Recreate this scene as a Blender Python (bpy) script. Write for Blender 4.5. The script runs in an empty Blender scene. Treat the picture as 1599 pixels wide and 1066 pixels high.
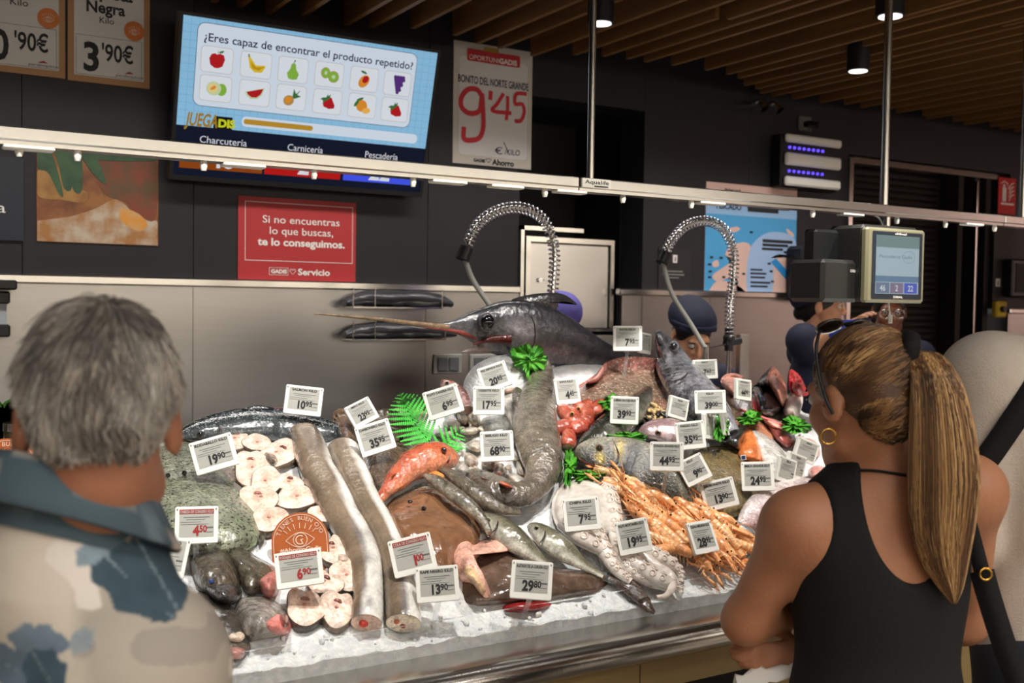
import bpy, math, random
import numpy as np
from mathutils import Vector, Matrix, Euler

random.seed(7)
RNG = np.random.default_rng(7)
SC = bpy.context.scene
COL = SC.collection
pi = math.pi

# ------------------------------------------------------------------ camera
FO = 1629.0                                   # focal length in pixels of the 1599 px frame
CAMP = np.array([0.0, 0.0, 1.65])
_y, _p, _r = math.radians(31.0), math.radians(2.07), math.radians(0.79)
FW = np.array([math.sin(_y)*math.cos(_p), math.cos(_y)*math.cos(_p), -math.sin(_p)])
_r0 = np.array([math.cos(_y), -math.sin(_y), 0.0])
_u0 = np.cross(_r0, FW)
RT = _r0*math.cos(_r) + _u0*math.sin(_r)
UP = np.cross(RT, FW)
cam_d = bpy.data.cameras.new('camera')
cam = bpy.data.objects.new('camera', cam_d)
COL.objects.link(cam)
cam_d.sensor_fit = 'HORIZONTAL'
cam_d.sensor_width = 36.0
cam_d.lens = FO/1599*36.0
cam_d.clip_start = 0.02
cam_d.clip_end = 60
cam_d.dof.use_dof = True
cam_d.dof.focus_distance = 2.55
cam_d.dof.aperture_fstop = 4.5
_m = Matrix(((RT[0], UP[0], -FW[0], CAMP[0]), (RT[1], UP[1], -FW[1], CAMP[1]), (RT[2], UP[2], -FW[2], CAMP[2]), (0, 0, 0, 1)))
cam.matrix_world = _m
SC.camera = cam

# ------------------------------------------------------------------ light and exposure
SC.view_settings.view_transform = 'Standard'
SC.view_settings.look = 'None'
SC.view_settings.gamma = 1.0
SC.view_settings.use_curve_mapping = False
SC.view_settings.exposure = -0.3
world = bpy.data.worlds.new('world')
SC.world = world
world.use_nodes = True
_bg = world.node_tree.nodes['Background']
_bg.inputs[0].default_value = (1.0, 0.95, 0.88, 1)
_bg.inputs[1].default_value = 0.05

def lamp(name, kind, loc, target, energy, color=(1, 1, 1), size=0.3, size_y=None, angle=60, blend=0.6):
    ld = bpy.data.lights.new(name, kind)
    ld.energy = energy
    ld.color = color
    if kind == 'AREA':
        ld.shape = 'RECTANGLE'
        ld.size = size
        ld.size_y = size_y or size
    elif kind == 'SPOT':
        ld.spot_size = math.radians(angle)
        ld.spot_blend = blend
        ld.shadow_soft_size = size
    o = bpy.data.objects.new(name, ld)
    COL.objects.link(o)
    o.location = loc
    o.rotation_euler = (Vector(target) - Vector(loc)).to_track_quat('-Z', 'Y').to_euler()
    return o

WARM = (1.0, 0.94, 0.86)
# track spots over the fish counter, above the frame
for _i, _x in enumerate((0.25, 0.95, 1.65, 2.35, 3.05, 3.75)):
    lamp('counter_spot_and_fill', 'SPOT', (_x + .1, 1.75, 2.74), (_x + 0.05, 2.55, 1.15), 118, (1.0, .965, .91), 0.035, angle=64, blend=.75)
# ceiling luminaires of the shop floor, behind and above the shoppers
for _x, _yy in ((-2.4, -1.2), (0.2, -1.8), (2.8, -1.8), (5.4, -1.2), (8.0, -1.2), (-1.0, -4.2), (2.4, -4.2), (5.8, -4.2)):
    lamp('shop_panel_and_fill', 'AREA', (_x, _yy, 3.1), (_x, _yy + .4, 0), 74, WARM, 1.5, 0.6).data.spread = math.radians(125)
for _x in (-0.4, 1.5, 3.4):
    lamp('shop_panel_and_fill', 'AREA', (_x, 0.0, 3.1), (_x, 0.15, 0), 18, WARM, 1.2, 0.5).data.spread = math.radians(118)  # unseen panels added overhead to brighten the shoppers
# unseen strip added over the aisle to brighten the staff and the steel
lamp('aisle_fill_strip', 'AREA', (2.2, 3.45, 2.72), (2.2, 3.95, 1.0), 44, (1.0, .95, .9), 5.0, 0.12).data.spread = math.radians(110)
# unseen washer added on the far wall to brighten the steel lining's reflection
lamp('added_wall_washer', 'AREA', (2.5, -5.0, 3.1), (2.5, -6.0, 2.3), 520, WARM, 15.0, 0.3)
lamp('meat_hall_washer', 'AREA', (10.7, -1.0, 3.1), (12.0, -1.0, 1.6), 200, (1.0, .8, .78), 6.0, 0.3)
for _x in (1.2, 2.0, 2.8):
    lamp('counter_spot_and_fill', 'SPOT', (_x, 2.12, 2.74), (_x + .05, 2.82, 1.45), 38, (1.0, .965, .91), 0.035, angle=56, blend=.8)  # unseen second row added to brighten the ice dome at the back

# ------------------------------------------------------------------ pixel helpers (the photograph is only used to find where things stand)
def ray(px, py):
    return FW + RT*((px-799.5)/FO) - UP*((py-533.0)/FO)

def P(px, py, X=None, Y=None, Z=None, D=None):
    d = ray(px, py)
    if Y is not None: t = Y/d[1]
    elif X is not None: t = X/d[0]
    elif Z is not None: t = (Z-1.65)/d[2]
    else: t = D
    return CAMP + d*t

def proj(p):
    v = np.asarray(p) - CAMP
    z = v @ FW
    return np.array([799.5 + FO*(v @ RT)/z, 533 - FO*(v @ UP)/z]), z

# ------------------------------------------------------------------ the heap: a sloping bed of ice
Y0, Y1 = 2.0, 2.86
_tx = np.array([-1.0, 0.6, 0.95, 1.35, 1.7, 2.05, 2.4, 2.75, 3.1, 3.6, 5.0])
_tz = np.array([1.20, 1.25, 1.275, 1.285, 1.37, 1.385, 1.385, 1.33, 1.23, 1.16, 1.10])

def bed_z(X, Y):
    top = np.interp(X, _tx, _tz)
    s = np.clip((Y-Y0)/(Y1-Y0), -0.25, 1.0)
    s = np.where(s > 0, s + 0.12*np.sin(np.clip(s, 0, 1)*pi), s)
    z = 0.925 + (top-0.925)*s
    back = np.clip((Y-Y1)/0.22, 0, 1)
    return z - (top-0.95)*back*back*(3-2*back)

def bed_n(X, Y):
    e = 0.03
    n = np.array([-(bed_z(X+e, Y)-bed_z(X-e, Y))/(2*e), -(bed_z(X, Y+e)-bed_z(X, Y-e))/(2*e), 1.0])
    return n/np.linalg.norm(n)

def surf(px, py, h=0.0):
    """The point h above the ice that shows at a pixel."""
    d = ray(px, py)
    ts = np.linspace(1.6/d[1], Y1/d[1], 160)
    q = CAMP[None, :] + ts[:, None]*d[None, :]
    g = q[:, 2] - bed_z(q[:, 0], q[:, 1]) - h
    idx = np.nonzero((g[:-1] > 0) & (g[1:] <= 0))[0]
    if len(idx) == 0:
        return CAMP + d*(Y1-0.02)/d[1] if g[-1] > 0 else CAMP + d*ts[0]
    i = idx[0]
    a = g[i]/(g[i]-g[i+1])
    return CAMP + d*(ts[i]*(1-a)+ts[i+1]*a)

# ------------------------------------------------------------------ materials
MATS = {}
def M(name, col=(0.8, 0.8, 0.8), rough=0.5, metal=0.0, vcol=False, noise=None, bump=None, coat=0.0, emis=0.0, trans=0.0,
      spec=0.5, speck=None, sss=0.0, aniso=None, alpha=1.0, ior=1.45, stretch=None, mottle=None):
    """noise=(scale, colour2, amount); bump=(scale, strength); speck=(scale, colour, threshold)"""
    if name in MATS: return MATS[name]
    m = bpy.data.materials.new(name)
    m.use_nodes = True
    nt = m.node_tree; N = nt.nodes; L = nt.links
    b = N['Principled BSDF']
    b.inputs['Base Color'].default_value = (*col, 1)
    b.inputs['Roughness'].default_value = rough
    b.inputs['Metallic'].default_value = metal
    b.inputs['Specular IOR Level'].default_value = spec
    b.inputs['IOR'].default_value = ior
    if coat:
        b.inputs['Coat Weight'].default_value = coat
        b.inputs['Coat Roughness'].default_value = 0.05
    if trans: b.inputs['Transmission Weight'].default_value = trans
    if sss:
        b.inputs['Subsurface Weight'].default_value = sss
        b.inputs['Subsurface Radius'].default_value = (0.6, 0.3, 0.2)
        b.inputs['Subsurface Scale'].default_value = 0.012
    if alpha < 1: b.inputs['Alpha'].default_value = alpha
    co = None
    def coord():
        nonlocal co
        if co is None:
            tc = N.new('ShaderNodeTexCoord')
            if stretch:
                mp = N.new('ShaderNodeMapping')
                mp.inputs['Scale'].default_value = stretch
                L.new(tc.outputs['Object'], mp.inputs['Vector'])
                co = mp.outputs[0]
            else:
                co = tc.outputs['Object']
        return co
    def tex(scale, detail=5):
        t = N.new('ShaderNodeTexNoise')
        t.inputs['Scale'].default_value = scale
        t.inputs['Detail'].default_value = detail
        L.new(coord(), t.inputs['Vector'])
        return t
    cur = None
    if vcol:
        a = N.new('ShaderNodeVertexColor'); a.layer_name = 'Col'
        cur = a.outputs['Color']
    def mix(fac, c2):
        nonlocal cur
        mx = N.new('ShaderNodeMix'); mx.data_type = 'RGBA'
        L.new(fac, mx.inputs[0])
        if cur is None: mx.inputs[6].default_value = (*col, 1)
        else: L.new(cur, mx.inputs[6])
        mx.inputs[7].default_value = (*c2, 1)
        cur = mx.outputs[2]
    def ramp(src, lo, hi, amt=1.0):
        r = N.new('ShaderNodeMapRange')
        r.inputs['From Min'].default_value = lo
        r.inputs['From Max'].default_value = hi
        r.inputs['To Max'].default_value = amt
        L.new(src, r.inputs['Value'])
        return r.outputs[0]
    if noise:
        mix(ramp(tex(noise[0]).outputs[0], 0.38, 0.62, noise[2]), noise[1])
    if speck:
        mix(ramp(tex(speck[0], 2).outputs[0], speck[2], speck[2]+0.05), speck[1])
    for sc_, am_ in (mottle or ()):
        r = N.new('ShaderNodeMapRange')
        for k_, v_ in (('From Min', .36), ('From Max', .64), ('To Min', 1-am_), ('To Max', 1+am_*.7)): r.inputs[k_].default_value = v_
        L.new(tex(sc_, 6).outputs[0], r.inputs['Value'])
        mx = N.new('ShaderNodeMix'); mx.data_type = 'RGBA'; mx.blend_type = 'MULTIPLY'
        mx.inputs[0].default_value = 1.0
        if cur is None: mx.inputs[6].default_value = (*col, 1)
        else: L.new(cur, mx.inputs[6])
        L.new(r.outputs[0], mx.inputs[7])
        cur = mx.outputs[2]
    if cur is not None:
        L.new(cur, b.inputs['Base Color'])
    if emis:
        b.inputs['Emission Strength'].default_value = emis
        if cur is not None: L.new(cur, b.inputs['Emission Color'])
        else:
            b.inputs['Emission Color'].default_value = (*col, 1); b.inputs['Base Color'].default_value = (*[q*.06 for q in col], 1)
    if bump:
        bn = N.new('ShaderNodeBump')
        bn.inputs['Strength'].default_value = bump[1]
        bn.inputs['Distance'].default_value = 0.01
        L.new(tex(bump[0], 4).outputs[0], bn.inputs['Height'])
        L.new(bn.outputs[0], b.inputs['Normal'])
        if coat: L.new(bn.outputs[0], b.inputs['Coat Normal'])
    MATS[name] = m
    return m

def srgb(r, g, b):
    f = lambda c: (c/255/12.92) if c/255 <= 0.04045 else ((c/255+0.055)/1.055)**2.4
    return (f(r), f(g), f(b))

# ------------------------------------------------------------------ mesh collector
class MB:
    def __init__(s):
        s.v = []; s.f = []; s.mi = []; s.c = []; s.n = 0
    def add(s, V, F, mi=0, c=None):
        V = np.asarray(V, float).reshape(-1, 3)
        k = len(V)
        s.v.append(V)
        o = s.n
        s.f.extend([tuple(int(i)+o for i in f) for f in F])
        s.mi.extend([mi]*len(F))
        if c is None: c = np.ones((k, 3))*0.8
        c = np.asarray(c, float)
        if c.ndim == 1: c = np.tile(c, (k, 1))
        s.c.append(c)
        s.n += k
        return s
    def build(s, name, mats, parent=None, origin=None, smooth=True, sharp=None):
        V = np.concatenate(s.v) if s.v else np.zeros((0, 3))
        if parent is not None: org = np.array(parent['_o'])
        elif origin is not None: org = np.array(origin, float)
        else: org = np.array([(V[:, 0].min()+V[:, 0].max())/2, (V[:, 1].min()+V[:, 1].max())/2, V[:, 2].min()])
        me = bpy.data.meshes.new(name)
        me.from_pydata((V-org).tolist(), [], s.f)
        if not isinstance(mats, (list, tuple)): mats = [mats]
        for m in mats: me.materials.append(m)
        me.polygons.foreach_set('material_index', s.mi)
        me.polygons.foreach_set('use_smooth', [bool(smooth)]*len(s.f))
        ca = me.color_attributes.new('Col', 'FLOAT_COLOR', 'POINT')
        C = np.concatenate(s.c)
        ca.data.foreach_set('color', np.concatenate([C, np.ones((len(C), 1))], 1).ravel())
        me.update()
        if sharp is not None and smooth:
            try: me.set_sharp_from_angle(angle=math.radians(sharp))
            except Exception: pass
        o = bpy.data.objects.new(name, me)
        COL.objects.link(o)
        o['_o'] = org.tolist()
        if parent is not None: o.parent = parent
        else: o.location = org
        return o

def tag(o, label, cat, group=None, kind=None):
    o['label'] = label; o['category'] = cat
    if group: o['group'] = group
    if kind: o['kind'] = kind
    return o

def struct(o):
    o['kind'] = 'structure'
    return o

def thing(name, loc, label, cat, group=None):
    o = bpy.data.objects.new(name, None)
    o.empty_display_size = 0.05
    COL.objects.link(o)
    o.location = loc
    o['_o'] = [float(c) for c in loc]
    return tag(o, label, cat, group)

def dup(root, loc, rot=None, scale=None, label=None):
    r = root.copy(); COL.objects.link(r)
    r.location = loc
    if rot is not None:
        r.rotation_mode = 'QUATERNION'; r.rotation_quaternion = rot
    if scale is not None: r.scale = (scale,)*3 if not hasattr(scale, '__len__') else scale
    if label: r['label'] = label
    r['_o'] = [float(c) for c in loc]
    for ch in list(root.children):
        c = ch.copy(); COL.objects.link(c); c.parent = r
        for g in list(ch.children):
            d = g.copy(); COL.objects.link(d); d.parent = c
    return r

# ------------------------------------------------------------------ shapes
def unit(v):
    v = np.asarray(v, float); n = np.linalg.norm(v)
    return v/n if n > 1e-12 else v

def box(mb, lo, hi, mi=0, c=None, bev=0.0):
    lo = np.minimum(lo, hi).astype(float); hi2 = np.maximum(lo, hi).astype(float)
    if bev <= 0:
        V = [(x, y, z) for z in (lo[2], hi2[2]) for y in (lo[1], hi2[1]) for x in (lo[0], hi2[0])]
        F = [(0, 2, 3, 1), (4, 5, 7, 6), (0, 1, 5, 4), (2, 6, 7, 3), (0, 4, 6, 2), (1, 3, 7, 5)]
        return mb.add(V, F, mi, c)
    V = []; idx = {}
    for sx in (0, 1):
        for sy in (0, 1):
            for sz in (0, 1):
                p = [(lo, hi2)[s][k] for k, s in enumerate((sx, sy, sz))]
                inn = [p[k] + (bev if s == 0 else -bev) for k, s in enumerate((sx, sy, sz))]
                for ax in range(3):
                    q = list(inn); q[ax] = p[ax]
                    idx[(sx, sy, sz, ax)] = len(V); V.append(q)
    F = []
    for ax in range(3):
        o1, o2 = [a for a in range(3) if a != ax]
        for s in (0, 1):
            def k(a, b):
                t = [0, 0, 0]; t[ax] = s; t[o1] = a; t[o2] = b
                return idx[(*t, ax)]
            q = (k(0, 0), k(1, 0), k(1, 1), k(0, 1))
            flip = (s == 0) != (ax == 1)
            F.append(q[::-1] if flip else q)
    for ax in range(3):
        o1, o2 = [a for a in range(3) if a != ax]
        for a in (0, 1):
            for b in (0, 1):
                def k(s, w):
                    t = [0, 0, 0]; t[ax] = s; t[o1] = a; t[o2] = b
                    return idx[(*t, w)]
                F.append((k(0, o1), k(1, o1), k(1, o2), k(0, o2)))
    for sx in (0, 1):
        for sy in (0, 1):
            for sz in (0, 1):
                F.append(tuple(idx[(sx, sy, sz, a)] for a in range(3)))
    return mb.add(V, F, mi, c)

def frames(pts, up=(0, 0, 1)):
    pts = np.asarray(pts, float)
    T = np.gradient(pts, axis=0)
    T /= np.maximum(np.linalg.norm(T, axis=1)[:, None], 1e-9)
    A = []; B = []
    a = np.cross(up, T[0])
    if np.linalg.norm(a) < 1e-3: a = np.cross((0, 1, 0.01), T[0])
    a = unit(a)
    for t in T:
        a = unit(a - t*(a @ t))
        A.append(a); B.append(np.cross(t, a))
    return T, np.array(A), np.array(B)

def loft(mb, rings, mi=0, c=None, caps=True, cap_mi=None, cap_c=None, closed=False):
    """rings: list of (n,3) arrays"""
    R = np.asarray(rings); k, n, _ = R.shape
    F = []
    kk = k if closed else k-1
    for i in range(kk):
        i2 = (i+1) % k
        for j in range(n):
            j2 = (j+1) % n
            F.append((i*n+j, i*n+j2, i2*n+j2, i2*n+j))
    C = None
    if c is not None:
        C = np.asarray(c, float)
        C = C.reshape(-1, 3) if C.ndim == 3 else C
    mb.add(R.reshape(-1, 3), F, mi, C)
    if caps and not closed:
        for e, ring in ((0, R[0]), (1, R[-1])):
            V = np.vstack([ring, ring.mean(0)[None]])
            Fc = [(n, (j+1) % n, j) if e == 0 else (n, j, (j+1) % n) for j in range(n)]
            cc = cap_c
            if cc is None and C is not None and C.ndim == 2 and len(C) == k*n:
                q = C.reshape(k, n, 3)[0 if e == 0 else -1]
                cc = np.vstack([q, q.mean(0)[None]])
            mb.add(V, Fc, mi if cap_mi is None else cap_mi, cc)
    return mb

def tube(mb, pts, r, n=10, mi=0, c=None, caps=True, up=(0, 0, 1), closed=False):
    pts = np.asarray(pts, float)
    r = np.broadcast_to(np.asarray(r, float), (len(pts),))
    T, A, B = frames(pts, up)
    if closed:
        pass
    th = np.linspace(0, 2*pi, n, endpoint=False)
    rings = [pts[i] + r[i]*(np.cos(th)[:, None]*A[i] + np.sin(th)[:, None]*B[i]) for i in range(len(pts))]
    return loft(mb, rings, mi, c, caps, closed=closed)

def sphere(mb, c, r, mi=0, col=None, nu=14, nv=9, R=None):
    r = np.broadcast_to(np.asarray(r, float), (3,))
    V = [(0, 0, 1)]
    for i in range(1, nv):
        a = pi*i/nv
        for j in range(nu):
            b = 2*pi*j/nu
            V.append((math.sin(a)*math.cos(b), math.sin(a)*math.sin(b), math.cos(a)))
    V.append((0, 0, -1))
    V = np.array(V)*r
    if R is not None: V = V @ np.asarray(R).T
    F = [(0, 1+j, 1+(j+1) % nu) for j in range(nu)]
    for i in range(nv-2):
        for j in range(nu):
            a = 1+i*nu+j; b = 1+i*nu+(j+1) % nu
            F.append((a, a+nu, b+nu, b))
    l = len(V)-1
    F += [(l, l-nu+(j+1) % nu, l-nu+j) for j in range(nu)]
    return mb.add(V+np.asarray(c), F, mi, col)

def smooth_path(pts, n):
    """Catmull-Rom through rows of pts (any width), n samples."""
    p = np.asarray(pts, float)
    if len(p) == 2: return p[0] + np.linspace(0, 1, n)[:, None]*(p[1]-p[0])
    p = np.vstack([2*p[0]-p[1], p, 2*p[-1]-p[-2]])
    out = []
    m = len(p)-3
    for t in np.linspace(0, m-1e-9, n):
        i = int(t); u = t-i
        a, b, c, d = p[i:i+4]
        out.append(0.5*((2*b)+(-a+c)*u+(2*a-5*b+4*c-d)*u*u+(-a+3*b-3*c+d)*u**3))
    return np.array(out)

def smooth_loop(poly, n):
    p = np.asarray(poly, float); k = len(p)
    out = []
    for t in np.linspace(0, k, n, endpoint=False):
        i = int(t); u = t-i
        a, b, c, d = p[(i-1) % k], p[i], p[(i+1) % k], p[(i+2) % k]
        out.append(0.5*((2*b)+(-a+c)*u+(2*a-5*b+4*c-d)*u*u+(-a+3*b-3*c+d)*u**3))
    return np.array(out)

# cheap value noise for real bumps
_NG = RNG.random((24, 24, 24))
def vnoise(p):
    p = np.asarray(p, float) % 24
    i = np.floor(p).astype(int); f = p-i; f = f*f*(3-2*f)
    i0 = i % 24; i1 = (i+1) % 24
    g = lambda a, b, c: _NG[a[..., 0], b[..., 1], c[..., 2]]
    x00 = g(i0, i0, i0)*(1-f[..., 0])+g(i1, i0, i0)*f[..., 0]
    x10 = g(i0, i1, i0)*(1-f[..., 0])+g(i1, i1, i0)*f[..., 0]
    x01 = g(i0, i0, i1)*(1-f[..., 0])+g(i1, i0, i1)*f[..., 0]
    x11 = g(i0, i1, i1)*(1-f[..., 0])+g(i1, i1, i1)*f[..., 0]
    return (x00*(1-f[..., 1])+x10*f[..., 1])*(1-f[..., 2])+(x01*(1-f[..., 1])+x11*f[..., 1])*f[..., 2]-0.5

# ------------------------------------------------------------------ flat work on a plane (signs, screens, labels)
_TXT = {}
def text_geo(s, bold=0.0):
    key = (s, round(bold, 3))
    if key in _TXT: return _TXT[key]
    cu = bpy.data.curves.new('t', 'FONT')
    cu.body = s; cu.size = 1.0; cu.resolution_u = 3; cu.offset = bold
    ob = bpy.data.objects.new('t', cu)
    COL.objects.link(ob)
    dg = bpy.context.evaluated_depsgraph_get()
    me = ob.evaluated_get(dg).to_mesh()
    V = np.array([v.co[:] for v in me.vertices]).reshape(-1, 3)
    F = [tuple(p.vertices) for p in me.polygons]
    ob.evaluated_get(dg).to_mesh_clear()
    bpy.data.objects.remove(ob); bpy.data.curves.remove(cu)
    _TXT[key] = (V, F)
    return V, F

class Plane:
    """origin, right, up (metres); layers lift along the normal"""
    def __init__(s, o, r, u):
        s.o = np.asarray(o, float); s.r = unit(r)
        u = np.asarray(u, float); s.u = unit(u - s.r*(u @ s.r)); s.n = np.cross(s.r, s.u)
    def at(s, a, b, l=0.0):
        return s.o + s.r*a + s.u*b + s.n*l
    def uv(s, px, py):
        d = ray(px, py)
        t = ((s.o-CAMP) @ s.n)/(d @ s.n)
        q = CAMP + d*t - s.o
        return np.array([q @ s.r, q @ s.u])
    def poly(s, mb, pts, l, mi=0, c=None):
        pts = np.asarray(pts, float)
        V = [s.at(a, b, l) for a, b in pts]
        return mb.add(V, [tuple(range(len(V)))], mi, c)
    def fan(s, mb, pts, l, mi=0, c=None):
        pts = np.asarray(pts, float); n = len(pts)
        m = pts.mean(0)
        V = [s.at(a, b, l) for a, b in pts]+[s.at(m[0], m[1], l)]
        return mb.add(V, [(i, (i+1) % n, n) for i in range(n)], mi, c)
    def rect(s, mb, a0, b0, a1, b1, l, mi=0, c=None, rad=0.0):
        if rad <= 0: return s.poly(mb, [(a0, b0), (a1, b0), (a1, b1), (a0, b1)], l, mi, c)
        pts = []
        for cx, cy, st in ((a1-rad, b0+rad, -90), (a1-rad, b1-rad, 0), (a0+rad, b1-rad, 90), (a0+rad, b0+rad, 180)):
            for k in range(6):
                t = math.radians(st+k*18); pts.append((cx+rad*math.cos(t), cy+rad*math.sin(t)))
        return s.poly(mb, pts, l, mi, c)
    def ring(s, mb, a0, b0, a1, b1, w, l, mi=0, c=None):
        for q in ((a0, b0, a1, b0+w), (a0, b1-w, a1, b1), (a0, b0+w, a0+w, b1-w), (a1-w, b0+w, a1, b1-w)):
            s.rect(mb, *q, l, mi, c)
    def disc(s, mb, a, b, ra, l, mi=0, c=None, rb=None, n=28, rot=0.0):
        rb = rb or ra
        pts = []
        for k in range(n):
            t = 2*pi*k/n; x = ra*math.cos(t); y = rb*math.sin(t)
            pts.append((a+x*math.cos(rot)-y*math.sin(rot), b+x*math.sin(rot)+y*math.cos(rot)))
        return s.poly(mb, pts, l, mi, c)
    def line(s, mb, pts, w, l, mi=0, c=None, closed=False):
        p = np.asarray([np.asarray(q, float) for q in pts])
        if closed: p = np.vstack([p, p[:1]])
        Plane.cnt = (getattr(Plane, 'cnt', 0)+1) % 12
        l = l+Plane.cnt*4e-5
        d = np.diff(p, axis=0); d /= np.maximum(np.linalg.norm(d, axis=1)[:, None], 1e-9)
        t = np.vstack([d[:1], d[:-1]+d[1:], d[-1:]])
        if closed: t[0] = t[-1] = d[0]+d[-1]
        t /= np.maximum(np.linalg.norm(t, axis=1)[:, None], 1e-9)
        n = np.stack([-t[:, 1], t[:, 0]], 1)
        k = 1/np.maximum(np.abs(np.concatenate([[1], np.sum(t[1:-1]*d[1:], 1), [1]])), .5) if len(p) > 2 else np.ones(len(p))
        n = n*(w/2)*k[:, None]
        A, B = p-n, p+n; m = len(p)
        V = [s.at(x, y, l) for x, y in np.vstack([A, B])]
        mb.add(V, [(i, i+1, m+i+1, m+i) for i in range(m-1)], mi, c)
    def text(s, mb, t, a, b, h, l, mi=0, c=None, w=None, align='l', bold=0.0, rot=0.0, shear=0.0):
        """cap height h; width w fits when given; b is the baseline"""
        V, F = text_geo(t, bold)
        if len(V) == 0: return
        V = V.copy()
        x0, x1 = V[:, 0].min(), V[:, 0].max()
        sy = h/0.729
        sx = sy if w is None else w/max(x1-x0, 1e-6)
        X = (V[:, 0]-x0)*sx; Yv = V[:, 1]*sy
        X = X+shear*Yv
        W = (x1-x0)*sx
        if align == 'c': X = X-W/2
        if align == 'r': X = X-W
        ca, sa = math.cos(rot), math.sin(rot)
        A = a+X*ca-Yv*sa; B = b+X*sa+Yv*ca
        mb.add(s.o+A[:, None]*s.r+B[:, None]*s.u+s.n*l, F, mi, c)

# ------------------------------------------------------------------ soft bodies: signed distance field -> surface nets
def cap(p0, r0, p1, r1, k=None, op='add'):
    return dict(t='cap', p0=np.asarray(p0, float), p1=np.asarray(p1, float), r0=r0, r1=r1, k=k, op=op)
def ell(c, r, R=None, k=None, op='add'):
    return dict(t='ell', c=np.asarray(c, float), r=np.broadcast_to(np.asarray(r, float), (3,)).copy(), R=np.eye(3) if R is None else np.asarray(R, float), k=k, op=op)
def cut(p, n, k=0.004):
    return dict(t='cut', p=np.asarray(p, float), n=unit(n), k=k, op='cut')
def xf(prims, R, T):
    out = []
    R = np.asarray(R); T = np.asarray(T, float)
    for q in prims:
        q = dict(q)
        if q['t'] == 'cap': q['p0'] = R @ q['p0']+T; q['p1'] = R @ q['p1']+T
        elif q['t'] == 'ell': q['c'] = R @ q['c']+T; q['R'] = R @ q['R']
        else: q['p'] = R @ q['p']+T; q['n'] = R @ q['n']
        out.append(q)
    return out
def _bb(q):
    if q['t'] == 'cap':
        r = max(q['r0'], q['r1'])
        return np.minimum(q['p0'], q['p1'])-r, np.maximum(q['p0'], q['p1'])+r
    e = np.sqrt(((q['R']*q['r'])**2).sum(1))
    return q['c']-e, q['c']+e
def sdf_mesh(prims, vox=0.006, k=0.02, inflate=0.0):
    los = []; his = []
    for q in prims:
        if q['op'] == 'add':
            a, b = _bb(q); los.append(a); his.append(b)
    lo = np.min(los, 0)-inflate-4*vox; hi = np.max(his, 0)+inflate+4*vox
    dim = np.ceil((hi-lo)/vox).astype(int)+1
    G = np.full(dim, 1e3, np.float32)
    ax = [lo[i]+vox*np.arange(dim[i]) for i in range(3)]
    for q in prims:
        kk = max(q['k'] if q['k'] is not None else k, 1e-4)
        if q['t'] == 'cut':
            d = (ax[0][:, None, None]-q['p'][0])*q['n'][0]+(ax[1][None, :, None]-q['p'][1])*q['n'][1]+(ax[2][None, None, :]-q['p'][2])*q['n'][2]
            G = np.maximum(G, d.astype(np.float32))
            continue
        a, b = _bb(q)
        m = kk+inflate+3*vox
        i0 = np.clip(np.floor((a-m-lo)/vox).astype(int), 0, dim); i1 = np.clip(np.ceil((b+m-lo)/vox).astype(int)+1, 0, dim)
        if np.any(i1 <= i0): continue
        sl = tuple(slice(i0[j], i1[j]) for j in range(3))
        X = ax[0][sl[0]][:, None, None]; Y = ax[1][sl[1]][None, :, None]; Z = ax[2][sl[2]][None, None, :]
        if q['t'] == 'cap':
            ba = q['p1']-q['p0']; L2 = max(ba @ ba, 1e-12)
            px, py, pz = X-q['p0'][0], Y-q['p0'][1], Z-q['p0'][2]
            t = np.clip((px*ba[0]+py*ba[1]+pz*ba[2])/L2, 0, 1)
            d = np.sqrt((px-t*ba[0])**2+(py-t*ba[1])**2+(pz-t*ba[2])**2)-(q['r0']+(q['r1']-q['r0'])*t)
        else:
            px, py, pz = X-q['c'][0], Y-q['c'][1], Z-q['c'][2]
            R = q['R']; r = q['r']
            u = (px*R[0, 0]+py*R[1, 0]+pz*R[2, 0])/r[0]; v = (px*R[0, 1]+py*R[1, 1]+pz*R[2, 1])/r[1]; w = (px*R[0, 2]+py*R[1, 2]+pz*R[2, 2])/r[2]
            k0 = np.sqrt(u*u+v*v+w*w); k1 = np.sqrt((u/r[0])**2+(v/r[1])**2+(w/r[2])**2)
            d = k0*(k0-1)/np.maximum(k1, 1e-9)
        d = (d-(inflate if q['op'] == 'add' else 0)).astype(np.float32)
        A = G[sl]
        if q['op'] == 'add':
            h = np.clip(0.5+0.5*(A-d)/kk, 0, 1)
            G[sl] = A*(1-h)+d*h-kk*h*(1-h)
        else:
            h = np.clip(0.5-0.5*(A+d)/kk, 0, 1)
            G[sl] = A*(1-h)-d*h+kk*h*(1-h)
    return nets(G, lo, vox)
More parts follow.
